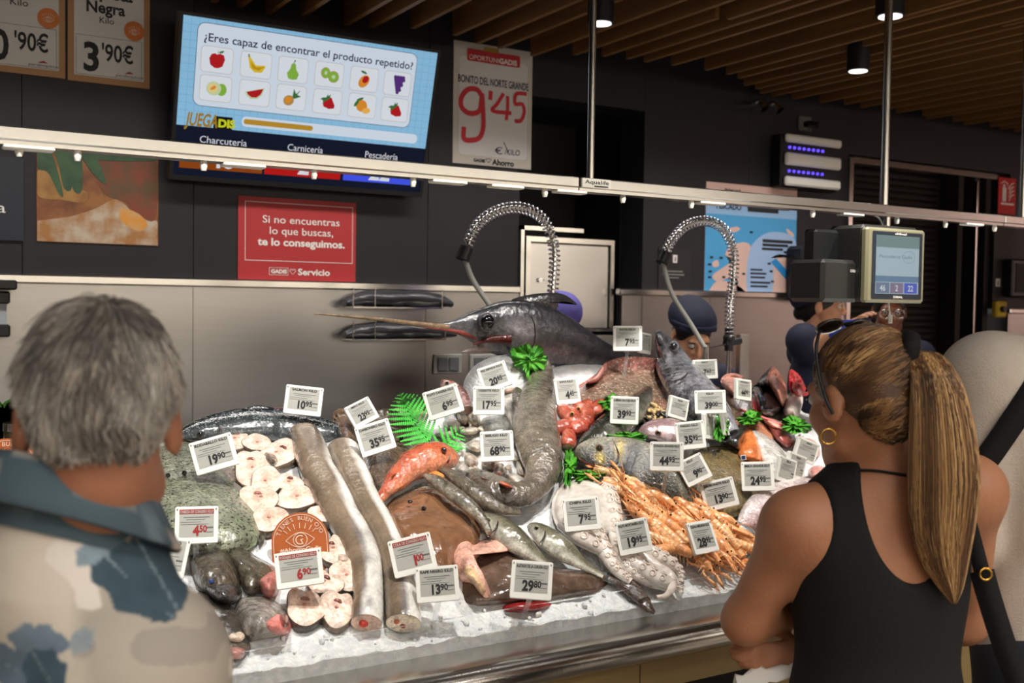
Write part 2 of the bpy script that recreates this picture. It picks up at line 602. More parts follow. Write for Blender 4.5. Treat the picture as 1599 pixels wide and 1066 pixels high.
def nets(G, lo, vox):
    S = G < 0
    s = S[:-1, :-1, :-1].astype(np.int8)
    cnt = np.zeros_like(s)
    for i in (0, 1):
        for j in (0, 1):
            for l in (0, 1):
                cnt += S[i:S.shape[0]-1+i, j:S.shape[1]-1+j, l:S.shape[2]-1+l]
    act = (cnt > 0) & (cnt < 8)
    ids = np.full(act.shape, -1, np.int64)
    cells = np.argwhere(act)
    ids[act] = np.arange(len(cells))
    acc = np.zeros((len(cells), 3)); num = np.zeros(len(cells))
    cor = [(i, j, l) for i in (0, 1) for j in (0, 1) for l in (0, 1)]
    val = {c: G[cells[:, 0]+c[0], cells[:, 1]+c[1], cells[:, 2]+c[2]] for c in cor}
    for c in cor:
        for axx in range(3):
            if c[axx]: continue
            d = list(c); d[axx] = 1; d = tuple(d)
            a, b = val[c], val[d]
            m = (a < 0) != (b < 0)
            t = a[m]/(a[m]-b[m])
            p = np.tile(np.array(c, float), (m.sum(), 1)); p[:, axx] += t
            acc[m] += p; num[m] += 1
    V = lo+vox*(cells+acc/np.maximum(num, 1)[:, None])
    F = []
    for axx in range(3):
        o1, o2 = [(1, 2), (2, 0), (0, 1)][axx]
        sa = [slice(None)]*3; sb = [slice(None)]*3
        sa[axx] = slice(0, -1); sb[axx] = slice(1, None)
        ch = S[tuple(sa)] != S[tuple(sb)]
        e = np.argwhere(ch)
        e = e[(e[:, o1] > 0) & (e[:, o2] > 0)]
        mx = np.array(act.shape)
        e = e[(e[:, o1] < mx[o1]) & (e[:, o2] < mx[o2]) & (e[:, axx] < mx[axx])]
        if len(e) == 0: continue
        def gid(d1, d2):
            q = e.copy(); q[:, o1] -= d1; q[:, o2] -= d2
            return ids[q[:, 0], q[:, 1], q[:, 2]]
        q = np.stack([gid(1, 1), gid(0, 1), gid(0, 0), gid(1, 0)], 1)
        ins = S[tuple(e.T)]
        q[~ins] = q[~ins][:, ::-1]
        q = q[(q >= 0).all(1)]
        F.append(q)
    F = np.concatenate(F)
    # one light relaxation
    nb = np.zeros_like(V); nn = np.zeros(len(V))
    for a, b in ((0, 1), (1, 2), (2, 3), (3, 0)):
        np.add.at(nb, F[:, a], V[F[:, b]]); np.add.at(nb, F[:, b], V[F[:, a]])
        np.add.at(nn, F[:, a], 1); np.add.at(nn, F[:, b], 1)
    V = V*0.5+0.5*nb/np.maximum(nn, 1)[:, None]
    return V, F.tolist()

def Rz(a): return np.array([[math.cos(a), -math.sin(a), 0], [math.sin(a), math.cos(a), 0], [0, 0, 1]])
def Rx(a): return np.array([[1, 0, 0], [0, math.cos(a), -math.sin(a)], [0, math.sin(a), math.cos(a)]])
def Ry(a): return np.array([[math.cos(a), 0, math.sin(a)], [0, 1, 0], [-math.sin(a), 0, math.cos(a)]])

# ------------------------------------------------------------------ shared materials
m_dark = M('dark_panel', srgb(40, 39, 42), 0.42, spec=.3, noise=(3, srgb(36, 35, 38), .6))
m_black = M('matt_black', srgb(14, 14, 15), 0.6)
m_steel = M('brushed_steel', (0.52, 0.50, 0.47), 0.3, metal=1.0, noise=(6, (0.46, 0.45, 0.43), .4), stretch=(1, 1, 14))
m_steel2 = M('polished_steel', (0.66, 0.64, 0.6), 0.16, metal=1.0)
m_chrome = M('chrome', (0.78, 0.78, 0.78), 0.1, metal=1.0)
m_alu = M('satin_aluminium', (0.52, 0.51, 0.48), 0.22, metal=1.0)
m_wood = M('slat_wood', srgb(128, 90, 46), 0.55, noise=(4, srgb(100, 70, 34), .7), stretch=(8, .6, 8))
m_white = M('white_plastic', srgb(232, 230, 222), 0.35)
m_paper = M('poster_paper', srgb(214, 211, 205), 0.6)
m_blackp = M('black_plastic', srgb(22, 23, 24), 0.35)
m_floor = M('floor_tile', srgb(112, 100, 86), 0.3, noise=(3, srgb(96, 86, 74), .6))
m_beige = M('beige_front', srgb(150, 128, 84), 0.4, noise=(5, srgb(136, 114, 72), .5))
m_led = M('led_lens', (1, 0.97, 0.9), 0.3, emis=3.0)
m_ink = M('black_ink', srgb(28, 28, 32), 0.6)

def flat(name, r, g, b, rough=0.55):
    return M(name, srgb(r, g, b), rough)
def glow(name, r, g, b, e=1.0):
    return M(name, srgb(r, g, b), 0.4, emis=e, spec=0.1)

WY = 4.25
def wx(px, py=450, Y=WY): return P(px, py, Y=Y)[0]
def wz(px, py, Y=WY): return P(px, py, Y=Y)[2]
WALL = Plane((0, WY, 0), (1, 0, 0), (0, 0, 1))

# ------------------------------------------------------------------ the room
mb = MB(); box(mb, (-6, -6, -0.05), (12, 6.5, 0)); struct(mb.build('floor', m_floor, smooth=False))
mb = MB(); box(mb, (-6, -6, 3.25), (12, 6.5, 3.35)); struct(mb.build('ceiling', m_black, smooth=False))
XN0, XN1, XD0, XD1 = 2.585, 3.325, wx(1322, 400), wx(1530, 400)
mb = MB()
seams = [-6.0, wx(-300), wx(35), wx(302), wx(667), XN0]
for a, b in zip(seams[:-1], seams[1:]):
    box(mb, (a+.0015, WY, 1.735), (b-.0015, WY+.2, 3.25))
box(mb, (XN0+.0015, WY, 2.64), (XN1, WY+.2, 3.25))
seams = [XN1, wx(1170, 250), XD0]
for a, b in zip(seams[:-1], seams[1:]):
    box(mb, (a+.0015, WY, 1.735), (b-.0015, WY+.2, 3.25))
box(mb, (XD0, WY, 2.55), (XD1+.3, WY+.2, 3.25))
box(mb, (XD1+.3, WY, 1.66), (12, WY+.2, 3.25))
box(mb, (-6, WY+.19, 0), (XN0, WY+.3, 3.25)); box(mb, (XN1, WY+.19, 0), (XD0, WY+.3, 3.25))
struct(mb.build('wall_back', m_dark, smooth=False))
mb = MB()   # recess beside the steel hatch
box(mb, (XN0, WY+.62, 0), (XN1, WY+.7, 2.64)); box(mb, (XN0-.02, WY+.2, 0), (XN0, WY+.7, 2.64)); box(mb, (XN1, WY+.2, 0), (XN1+.02, WY+.7, 2.64))
box(mb, (XN0, WY+.2, 2.64), (XN1, WY+.7, 2.68))
struct(mb.build('wall_recess', m_black, smooth=False))
mb = MB()   # steel lining of the lower wall
seams = [-6.0, wx(-330), wx(300, 550), wx(662, 550), XN0]
for a, b in zip(seams[:-1], seams[1:]):
    box(mb, (a+.0012, WY-.012, 0), (b-.0012, WY+.18, 1.70))
seams = [XN1, wx(1105, 520), XD0]
for a, b in zip(seams[:-1], seams[1:]):
    box(mb, (a+.0012, WY-.012, 0), (b-.0012, WY+.18, 1.70))
seams = [XD1+.3, wx(1575, 500), 12]
for a, b in zip(seams[:-1], seams[1:]):
    box(mb, (a+.0012, WY-.012, 0), (b-.0012, WY+.18, 1.63))
struct(mb.build('wall_steel_lining', m_steel, smooth=False))
mb = MB()
for a, b, z in ((-6, XN0, 1.70), (XN1-.16, XD0, 1.70), (XD1+.3, 12, 1.63)):
    box(mb, (a, WY-.03, z), (b, WY+.01, z+.035), bev=.006)
struct(mb.build('trim_1', m_steel2, smooth=False))
mb = MB()   # door: dark louvred roller door with steel jamb and lintel strip
box(mb, (XD0+.02, WY+.15, 0), (XD1, WY+.2, 2.55))
for k in range(60):
    z = .1+k*.04
    box(mb, (XD0+.03, WY+.125, z), (XD0+.98, WY+.15, z+.03), bev=.004)
d1 = struct(mb.build('door_1', M('door_brown_black', srgb(28, 22, 20), 0.5, spec=.2), smooth=False))
mb = MB(); box(mb, (XD0-.012, WY-.02, 0), (XD0+.02, WY+.2, 2.53))
struct(mb.build('trim_2', m_steel2, smooth=False))
mb = MB(); box(mb, (XD0+.02, WY-.02, 2.50), (wx(1553, 273), WY+.1, 2.535))
struct(mb.build('trim_3', m_steel2, smooth=False))
mb = MB()
for px in (1497, 1522, 1540):
    x = wx(px, 450); box(mb, (x, WY+.02, 0), (x+.05, WY+.16, 2.5))
struct(mb.build('trim_4', M('door_post', srgb(32, 29, 28), .5, spec=.2), smooth=False))
mb = MB(); x = wx(1523, 400); box(mb, (x, WY+.0, 0), (x+.012, WY+.02, 2.48))
struct(mb.build('trim_5', m_steel2, smooth=False))
mb = MB(); box(mb, (11.9, -6, 0), (12, 4.2, 3.25)); struct(mb.build('wall_right', M('warm_wall', srgb(190, 172, 164), .6), smooth=False))
mb = MB(); box(mb, (-6, -6, 1.5), (12, -5.9, 3.25)); struct(mb.build('wall_front', M('shop_wall_pale', srgb(226, 220, 210), .6), smooth=False))
mb = MB(); box(mb, (-6, -6, 0), (12, -5.7, 1.5)); struct(mb.build('wall_front_base', M('shelf_dark', srgb(52, 44, 38), .6), smooth=False))  # unseen dark lower wall, added so the steel's reflection grades darker downwards
mb = MB(); box(mb, (-6, -6, 0), (-5.9, 6.4, 3.25)); struct(mb.build('wall_left', M('shop_wall', srgb(170, 160, 148), .6), smooth=False))

# slats under the ceiling
far = [(458, 26), (507, 32), (589, 47), (700, 43), (715, 66), (763, 74), (832, 88), (936, 85), (979, 91), (1021, 98), (1080, 109), (1136, 117),
       (1168, 136), (1200, 147), (1279, 160), (1314, 163), (1359, 171), (1427, 181), (1456, 186), (1495, 192), (1557, 202), (1585, 207)]
fx = np.array([P(a, b, Z=2.80)[:2] for a, b in far])
fx = fx[np.argsort(fx[:, 0])]
rs = random.Random(3)
proto = None
def slat(x, ya, yb, z=2.80):
    global proto
    if proto is None:
        m_ = MB(); box(m_, (-.011, 0, 0), (.011, 1, .105))
        proto = m_.build('ceiling_slat', m_wood, origin=(0, 0, 0), smooth=False)
        tag(proto, 'brown wooden slat hung on edge under the dark ceiling', 'ceiling slat', 'wooden slats hung under the ceiling')
        o = proto
    else:
        o = proto.copy(); COL.objects.link(o)
    o.location = (x, ya, z); o.scale = (1, yb-ya, 1)
x = 1.1
while x < 10.5:
    ye = float(np.interp(x, fx[:, 0], fx[:, 1])) if x < fx[-1, 0] else 4.12
    ye = min(ye+rs.uniform(-.03, .03), 4.2)
    q = rs.random()
    if q < .45: slat(x, -.3, ye)
    else:
        ym = rs.uniform(1.9, 3.3)
        slat(x, ym, ye); slat(x+.047, -.3, ym-rs.uniform(-.5, .1))
    x += rs.choice((.105, .125, .15, .2))
# black hangers that carry the slats
mb = MB()
for yy in (0.3, 1.4, 2.4, 3.3): box(mb, (-2, yy-.02, 2.905), (11, yy+.02, 3.25))
struct(mb.build('ceiling_carrier', m_black, smooth=False))

# downlights
for px, py, r_, lab in ((938, 38, .05, 'black cylinder downlight behind the thinner left pole of the mist rail'), (1390, 27, .052, 'black cylinder downlight at the top of the photo behind the right pole'),
                       (1340, 112, .05, 'black cylinder downlight between slats, lowest of the three downlights')):
    p = P(px, py, Z=2.70)
    t = thing('ceiling_downlight', p, lab, 'ceiling light', 'black downlights between the slats')
    m_ = MB(); tube(m_, [p+np.array([0, 0, .003]), p+np.array([0, 0, .55])], r_, 24)
    m_.build('housing', m_blackp, t, sharp=40)
    m_ = MB(); tube(m_, [p, p+np.array([0, 0, .004])], r_*.8, 24)
    m_.build('lens', m_led, t)

# ------------------------------------------------------------------ steel hatch in the recess
p0 = P(812, 352, Y=WY)
t = thing('wall_hatch', (2.88, WY+.05, 0.8), 'brushed steel hatch cabinet with keyhole set in the wall recess', 'cabinet')
z1 = wz(812, 352); xa = XN0; xb = wx(965, 400); zb = wz(900, 514)
m_ = MB()
box(m_, (xa, WY-.02, zb-.5), (xa+.018, WY+.1, z1)); box(m_, (xa, WY-.02, z1-.02), (wx(908, 362), WY+.1, z1))
box(m_, (xa+.06, WY+.03, z1-.07), (xb, WY+.16, z1-.045)); box(m_, (xa+.06, WY+.03, zb-.012), (xb, WY+.16, zb))
box(m_, (xa+.06, WY+.03, zb), (xa+.085, WY+.16, z1-.07)); box(m_, (xb-.02, WY+.03, zb), (xb, WY+.16, z1-.07))
m_.build('frame', m_steel2, t, smooth=False)
m_ = MB(); box(m_, (xa+.09, WY+.045, zb+.005), (xb-.025, WY+.075, z1-.075), bev=.004); d_ = m_.build('door_panel', M('hatch_steel', (.72, .71, .69), .22, metal=1.0), t, smooth=False)
m_ = MB(); lx = wx(842, 437, WY+.045); lz = wz(842, 437, WY+.045)
tube(m_, [(lx, WY+.045, lz), (lx, WY+.032, lz)], .011, 16); box(m_, (lx-.003, WY+.026, lz-.002), (lx+.018, WY+.033, lz+.002))
m_.build('lock', m_chrome, t)
m_ = MB(); box(m_, (xa, WY+.02, 0.8), (xb, WY+.1, zb-.03)); box(m_, (xb+.03, WY+.0, 0.8), (XN1, WY+.05, 1.70)); m_.build('lower_panel', m_steel, t, smooth=False)

# ------------------------------------------------------------------ posters and signs on the wall
def sheet(name, label, cat, pa, pb, ofs=0.004, mat=None, thick=.004, group=None, Y=WY):
    """rectangular sheet between two pixel corners (top left, bottom right) on the wall; returns (thing, plane, a0,b0,a1,b1)"""
    a = P(*pa, Y=Y-ofs); b = P(*pb, Y=Y-ofs)
    t = thing(name, ((a[0]+b[0])/2, Y-ofs, b[2]), label, cat, group)
    m_ = MB(); box(m_, (a[0], Y-ofs, b[2]), (b[0], Y-ofs+thick, a[2]))
    m_.build('backing', mat or m_paper, t, smooth=False)
    pl = Plane((0, Y-ofs, 0), (1, 0, 0), (0, 0, 1))
    return t, pl, a[0], b[2], b[0], a[2]

m_red = flat('sign_red', 166, 44, 46); m_offw = flat('sign_white', 225, 218, 212); m_navy = flat('print_navy', 38, 40, 66)
# red service sign
t, pl, a0, b0, a1, b1 = sheet('wall_sign', 'red sign with white lettering standing on the steel ledge', 'sign', (372, 305), (555, 443), .006, m_red)
m_ = MB()
q0 = pl.uv(382, 406); q1 = pl.uv(550, 321)
pl.ring(m_, a0+.028, q0[1], a1-.015, b1-.02, .0022, .0015)
def ptext(pl, m_, s, x0, y0, x1, hpx, l, mi=0, bold=0.0, c=None, shear=0.0):
    a = pl.uv(x0, y0); b = pl.uv(x1, y0); h = abs(pl.uv(x0, y0-hpx)[1]-a[1])
    pl.text(m_, s, a[0], a[1], h, l, mi, c, w=b[0]-a[0], bold=bold, shear=shear)
ptext(pl, m_, 'Si no encuentras', 410, 347, 530, 12, .0015, bold=.006)
ptext(pl, m_, 'lo que buscas,', 421, 365, 520, 12, .0015, bold=.006)
ptext(pl, m_, 'te lo conseguimos.', 402, 382, 538, 12, .0015, bold=.03)
ptext(pl, m_, 'GADIS', 423, 426, 448, 6, .0015, bold=.05)
g0 = pl.uv(420, 429); g1 = pl.uv(450, 418); pl.ring(m_, g0[0], g0[1], g1[0], g1[1], .0015, .0015)
ptext(pl, m_, 'Servicio', 465, 429, 515, 10, .0015, bold=.03)
h0 = pl.uv(457, 424)
pl.line(m_, [h0+np.array(v)*.012 for v in ((0, -1), (-1, .1), (-.9, .8), (-.4, .9), (0, .4), (.4, .9), (.9, .8), (1, .1))], .0018, .0015, closed=True)
m_.build('lettering', m_offw, t, smooth=False)

def eye(pl, m_, a, b, s, l, mi=0):
    """line drawing of an eye with rays and a curl, about s wide"""
    up = [(-.5+k/12, .26*math.sin(pi*k/12)) for k in range(13)]; dn = [(-.5+k/12, -.26*math.sin(pi*k/12)) for k in range(13)]
    f = lambda L: [np.array([a+x*s, b+y*s]) for x, y in L]
    w = s*.025
    pl.line(m_, f(up), w, l, mi); pl.line(m_, f(dn), w, l, mi)
    pl.line(m_, f([(.24*math.cos(k*pi/10), .24*math.sin(k*pi/10)) for k in range(21)]), w, l, mi)
    pl.line(m_, f([((.15)*math.cos(k*pi/10+.9), .15*math.sin(k*pi/10+.9)) for k in range(15)]+[(0.02, 0), (.1, .02)]), w*1.6, l, mi)
    for k in range(7):
        t_ = math.radians(150-k*20); pl.line(m_, f([(.5*math.cos(t_), .10+.30*math.sin(t_)), (.66*math.cos(t_), .14+.46*math.sin(t_))]), w, l, mi)

# bonito poster
t, pl, a0, b0, a1, b1 = sheet('price_poster', 'tall white poster with a big red handwritten price beside the television', 'poster', (709, 62), (829, 265), .005, flat('poster_cream', 196, 190, 180))
lay = MB(); q0 = pl.uv(716, 240); q1 = pl.uv(824, 112); pl.rect(lay, q0[0], q0[1], q1[0], q1[1]+.03, .001, rad=.02); lay.build('price_panel', flat('poster_white', 210, 208, 206), t, smooth=False)
m_ = MB(); q0 = pl.uv(729, 94); q1 = pl.uv(812, 88); pl.rect(m_, q0[0], q0[1], q1[0], q0[1]+.055, .002, rad=.008); m_.build('red_banner', flat('banner_red', 178, 34, 42), t, smooth=False)
m_ = MB(); ptext(pl, m_, 'OPORTUNI', 732, 92, 778, 8, .003); ptext(pl, m_, 'GADIS', 779, 99, 807, 8, .003, bold=.04); m_.build('banner_lettering', m_offw, t, smooth=False)
m_ = MB(); ptext(pl, m_, 'BONITO DEL NORTE GRANDE', 715, 127, 825, 12, .003, bold=.015)
pl.line(m_, [pl.uv(786, 222), pl.uv(795, 242)], .004, .003); ptext(pl, m_, '€', 772, 240, 784, 11, .003); ptext(pl, m_, '/KILO', 787, 241, 811, 9, .003, shear=.1)
m_.build('handwriting', m_navy, t, smooth=False)
m_ = MB()
def stroke(L, wpx): 
    pts = smooth_path([pl.uv(*p) for p in L], 10*len(L)); w = wpx*.0030
    pl.line(m_, pts, w, .003)
stroke([(752, 150), (744, 140), (730, 140), (720, 153), (721, 168), (733, 177), (748, 173), (752, 152)], 8)
stroke([(752, 146), (754, 175), (754, 200), (748, 215), (735, 219), (724, 216), (724, 198)], 8)
stroke([(766, 142), (765, 156)], 7)
stroke([(786, 146), (776, 162), (769, 173), (798, 177)], 6); stroke([(792, 150), (792, 170), (790, 188)], 6)
stroke([(822, 147), (806, 147), (804, 162), (815, 163), (818, 175), (813, 188), (803, 189)], 6)
m_.build('price_figures', flat('price_red', 196, 38, 52), t, smooth=False)
m_ = MB(); ptext(pl, m_, 'GADIS', 739, 252, 757, 5, .003, bold=.04); ptext(pl, m_, 'Ahorro', 768, 257, 802, 9, .003, bold=.03); ptext(pl, m_, '♡', 758, 254, 767, 7, .003); m_.build('footer_lettering', m_ink, t, smooth=False)
m_ = MB(); q0 = pl.uv(755, 80); pl.rect(m_, q0[0], q0[1], q0[0]+.08, q0[1]+.02, .003); m_.build('tape', flat('tape_yellow', 160, 130, 50), t, smooth=False)

# two framed price posters, top left
m_tan = flat('poster_tan', 176, 132, 92); m_orange = flat('badge_orange', 208, 120, 58)
def price_poster(label, corner, x0, x1, ylow, title, tx, badge, price, cents, px_):
    a = P(*corner, Y=WY-.006)
    zl = a[2]; xa, xb = x0, x1
    t = thing('price_poster', ((xa+xb)/2, WY-.006, zl), label, 'poster', 'tan bordered price posters at the top')
    pl = Plane((0, WY-.006, 0), (1, 0, 0), (0, 0, 1))
    m_ = MB(); box(m_, (xa, WY-.006, zl), (xb, WY-.002, zl+.42)); m_.build('border', m_tan, t, smooth=False)
    m_ = MB(); pl.rect(m_, xa+.022, zl+.024, xb-.022, zl+.40, .001); m_.build('sheet', flat('poster_white', 210, 208, 206), t, smooth=False)
    k = MB()
    for s, u0, v0, w, h, b in title: pl.text(k, s, xa+u0, zl+v0, h, .002, w=w, bold=b)
    pl.ring(k, xa+.028, zl+.028, xb-.03, zl+.176, .0012, .002)
    pl.text(k, price, px_[0]+xa, zl+.046, .108, .002, w=px_[1], bold=.03)
    pl.text(k, cents, px_[2]+xa, zl+.088, .066, .002, w=px_[3], bold=.02)
    pl.text(k, 'paralimpicos', xb-.125, zl+.034, .011, .002, w=.1)
    k.build('lettering', m_ink, t, smooth=False)
    m_ = MB(); pl.disc(m_, xb-.058, zl+.214, .038, .002); bd = m_.build('badge', m_orange, t, smooth=False)
    m_ = MB(); eye(pl, m_, xb-.058, zl+.210, .04, .003); m_.build('badge_eye', m_offw, bd, smooth=False)
    m_ = MB(); pl.poly(m_, [(xb-.095, zl+.047), (xb-.06, zl+.048), (xb-.075, zl+.056)], .002); m_.build('red_swash', m_red, t, smooth=False)
price_poster('tan bordered price poster reading 3,90, beside the television', (233, 139), .592, .888, 0, [('Etiqueta', .028, .322, .205, .044, .03), ('Negra', .065, .266, .14, .044, .03), ('Kilo', .112, .228, .052, .024, .005)], 0, 0, '3', "'90€", (.055, .055, .12, .115))
price_poster('tan bordered price poster cut by the top left corner of the photo', (104, 123), .285, .583, 0, [('n Corte', .02, .298, .205, .046, .03), ('Kilo', .112, .246, .06, .026, .005)], 0, 0, '10', "'90€", (.015, .092, .125, .115))

# food picture
t, pl, a0, b0, a1, b1 = sheet('food_picture', 'unframed food photograph with green leaves on the dark wall', 'picture', (57, 226), (247, 384), .005, M('picture_orange', srgb(140, 92, 48), .5, noise=(9, srgb(96, 52, 34), 1)))
clip = None
def patch(pl, t, name, pts, mat, l):
    m_ = MB(); L = smooth_loop([pl.uv(*p) for p in pts], 40)
    if clip is not None: L = np.clip(L, clip[0], clip[1])
    pl.fan(m_, L, l); m_.build(name, mat, t, smooth=False)
clip = (np.array([a0+.002, b0+.002]), np.array([a1-.002, b1-.002]))
patch(pl, t, 'rice_patch', [(50, 395), (50, 350), (80, 342), (110, 338), (150, 325), (178, 311), (196, 320), (215, 340), (255, 350), (260, 395), (150, 395)], M('picture_cream', srgb(176, 160, 140), .5, noise=(14, srgb(150, 104, 58), 1)), .001)
patch(pl, t, 'tomato_patch', [(150, 250), (200, 240), (243, 250), (243, 340), (215, 335), (195, 315), (160, 300)], M('picture_brown', srgb(120, 58, 36), .5, noise=(12, srgb(90, 66, 40), 1)), .0012)
patch(pl, t, 'yellow_patch', [(188, 325), (215, 333), (230, 350), (215, 361), (190, 345)], M('picture_yellow', srgb(196, 134, 54), .5, noise=(16, srgb(180, 150, 110), 1)), .0016)
patch(pl, t, 'pale_patch', [(58, 268), (90, 260), (110, 290), (136, 300), (130, 316), (95, 312), (60, 306)], M('picture_tan', srgb(160, 120, 66), .5, noise=(12, srgb(130, 90, 46), 1)), .0014)
lf = M('picture_leaf', srgb(40, 66, 44), .5, noise=(12, srgb(58, 88, 56), 1))
for i, L in enumerate(([(58, 230), (78, 232), (98, 300), (92, 303), (75, 270), (58, 262)], [(85, 232), (105, 236), (112, 292), (100, 294), (92, 260)], [(108, 234), (126, 236), (128, 295), (116, 299), (108, 270)],
                       [(124, 236), (146, 240), (165, 282), (158, 284), (138, 262)], [(126, 235), (245, 245), (240, 251), (160, 250)])):
    patch(pl, t, 'leaf', L, lf, .002+i*.0003)

clip = None
# dark department sign cut by the left edge
t, pl, a0, b0, a1, b1 = sheet('department_sign', 'navy sign with pale letters cut by the left edge', 'sign', (-210, 228), (37, 376), .012, flat('sign_navy', 30, 36, 44), .012)
m_ = MB(); ptext(pl, m_, 'Pescadería', -150, 324, 9, 18, .001); m_.build('lettering', m_offw, t, smooth=False)

# sea chart poster
t, pl, a0, b0, a1, b1 = sheet('chart_poster', 'pink and blue sea chart poster with PESCADO heading on the back wall', 'poster', (1103, 283), (1241, 459), .005, flat('chart_pink', 214, 178, 168))
def rectpx(pl, m_, x0, y0, x1, y1, l, mi=0):
    a = pl.uv(x0, y1); b = pl.uv(x1, y0); pl.rect(m_, a[0], a[1], b[0], b[1], l, mi)
zt = pl.uv(1103, 315)[1]; clip = (np.array([a0+.001, b0+.001]), np.array([a1-.001, b1-.001]))
m_ = MB(); pl.rect(m_, a0, b0, a1, zt, .001); m_.build('sea', flat('chart_blue', 70, 150, 200), t, smooth=False)
m_ = MB(); pl.rect(m_, a0, zt-.06, a1, zt, .0014); m_.build('pale_sea', flat('chart_pale_blue', 140, 176, 214), t, smooth=False)
land = flat('chart_land', 206, 172, 160)
for L in ([(1160, 378), (1172, 385), (1168, 410), (1166, 458), (1150, 457), (1152, 440), (1138, 434), (1120, 440), (1112, 430), (1128, 418), (1145, 405), (1132, 398), (1140, 385)],
          [(1106, 456), (1118, 440), (1140, 440), (1158, 450), (1160, 459), (1108, 459)], [(1138, 357), (1150, 354), (1155, 358), (1145, 363)], [(1112, 410), (1120, 406), (1122, 415), (1114, 417)],
          [(1228, 357), (1238, 364), (1239, 370), (1230, 364)], [(1205, 400), (1238, 395), (1241, 459), (1205, 459)]):
    patch(pl, t, 'land', L, land, .002)
m_ = MB(); m_c = smooth_loop([pl.uv(*p) for p in [(1168, 458), (1168, 400), (1180, 375), (1205, 362), (1238, 370), (1241, 400), (1210, 400), (1204, 458)]], 50); pl.fan(m_, m_c, .0025); m_.build('zone_inset', flat('chart_zone', 150, 176, 212), t, smooth=False)
m_ = MB(); pl.poly(m_, [pl.uv(*p) for p in [(1203, 409), (1211, 403), (1238, 433), (1231, 441)]], .003); m_.build('blue_bar', flat('chart_bar', 38, 128, 190), t, smooth=False)
m_ = MB(); ptext(pl, m_, 'PESCADO', 1118, 325, 1157, 8, .003, bold=.035); ptext(pl, m_, 'ZONAS', 1130, 301, 1156, 7, .003, bold=.035)
for (x0, y0, x1) in ((1166, 324, 1232), (1167, 330, 1215), (1190, 378, 1237), (1190, 384, 1230), (1189, 390, 1222), (1171, 422, 1190), (1171, 428, 1196), (1171, 434, 1194), (1171, 442, 1202), (1171, 448, 1198)):
    rectpx(pl, m_, x0, y0-2, x1, y0, .0035)
for x, y in ((1172, 363), (1110, 402), (1125, 403), (1107, 413), (1108, 424), (1107, 433), (1160, 428), (1129, 433), (1200, 412), (1203, 424), (1205, 440), (1213, 400), (1225, 394), (1231, 397)):
    rectpx(pl, m_, x-2, y-2, x+3, y+1, .0035)
m_.build('print', m_ink, t, smooth=False)

clip = None
# small dark info signs
for lab, c0, c1, ip, ln in (('dark info sign with small white i on the pier behind the right spray hose', (1029, 386), (1078, 454), (1054, 404), ((1036, 424, 1066), (1034, 429, 1068), (1040, 434, 1060))),
                            ('dark panel with tiny white i sign at the far right of the back wall', (1553, 352), (1580, 470), (1558, 441), ((1556, 448, 1564),))):
    t, pl, a0, b0, a1, b1 = sheet('info_sign', lab, 'sign', c0, c1, .006, flat('info_dark', 34, 31, 32))
    m_ = MB(); rectpx(pl, m_, ip[0]-3.5, ip[1]-6, ip[0]+3.5, ip[1]+6, .001); m_.build('symbol_field', m_offw, t, smooth=False)
    m_ = MB(); ptext(pl, m_, 'i', ip[0]-1, ip[1]+4, ip[0]+1, 8, .002, bold=.03); m_.build('symbol', m_ink, t, smooth=False)
    m_ = MB()
    for x0, y0, x1 in ln: rectpx(pl, m_, x0, y0-1, x1, y0, .001)
    m_.build('print', flat('info_grey', 120, 118, 116), t, smooth=False)

# extinguisher sign
t, pl, a0, b0, a1, b1 = sheet('fire_sign', 'red fire extinguisher sign high on the right end of the wall', 'sign', (1560, 276), (1585, 336), .006, flat('fire_red', 190, 30, 32))
m_ = MB(); rectpx(pl, m_, 1565, 293, 1571.5, 314, .001); q = pl.uv(1568, 290); pl.disc(m_, q[0], q[1], .012, .001); pl.line(m_, [pl.uv(1563, 286), pl.uv(1568, 283), pl.uv(1574, 287)], .006, .001)
pl.line(m_, [pl.uv(1573, 287), pl.uv(1576, 296)], .005, .001)
for k in range(4): pl.line(m_, smooth_path([pl.uv(1575, 314-k*6), pl.uv(1579, 306-k*6), pl.uv(1583, 304-k*6)], 6), .007, .001)
rectpx(pl, m_, 1563, 318, 1583, 319, .001)
m_.build('pictogram', m_offw, t, smooth=False)

# insect killer with its socket, small spots, dispenser, emergency button
a = P(1228, 208, Y=WY-.1); b = P(1312, 297, Y=WY-.1)
t = thing('insect_killer', ((a[0]+b[0])/2, WY, b[2]), 'wall insect killer with white bars and rows of violet lamps', 'insect killer')
w_, h_ = b[0]-a[0], a[2]-b[2]; x0, z0 = a[0], b[2]
m_ = MB(); box(m_, (x0-.015, WY-.08, z0-.01), (x0+w_, WY-.005, z0+h_), bev=.008); m_.build('case', m_blackp, t, smooth=False)
for f0, f1 in ((.0, .18), (.40, .64), (.84, 1.0)):
    m_ = MB(); box(m_, (x0, WY-.11, z0+h_*f0), (x0+w_, WY-.08, z0+h_*f1), bev=.01); m_.build('bar', m_white, t, smooth=False)
for f in (.29, .75):
    for k in range(8):
        m_ = MB(); sphere(m_, (x0+w_*(.1+k*.085), WY-.085, z0+h_*f), .0085, nu=8, nv=6); m_.build('violet_lamp', glow('violet_led', 92, 70, 240, 2.5), t)
a = P(1250, 180, Y=WY-.02); b = P(1271, 206, Y=WY-.02)
t = thing('wall_socket', ((a[0]+b[0])/2, WY, b[2]), 'grey wall socket with plug above the insect killer', 'socket')
m_ = MB(); box(m_, (a[0], WY-.012, b[2]), (b[0]-.01, WY, a[2]), bev=.003); m_.build('plate', flat('socket_grey', 96, 96, 94), t, smooth=False)
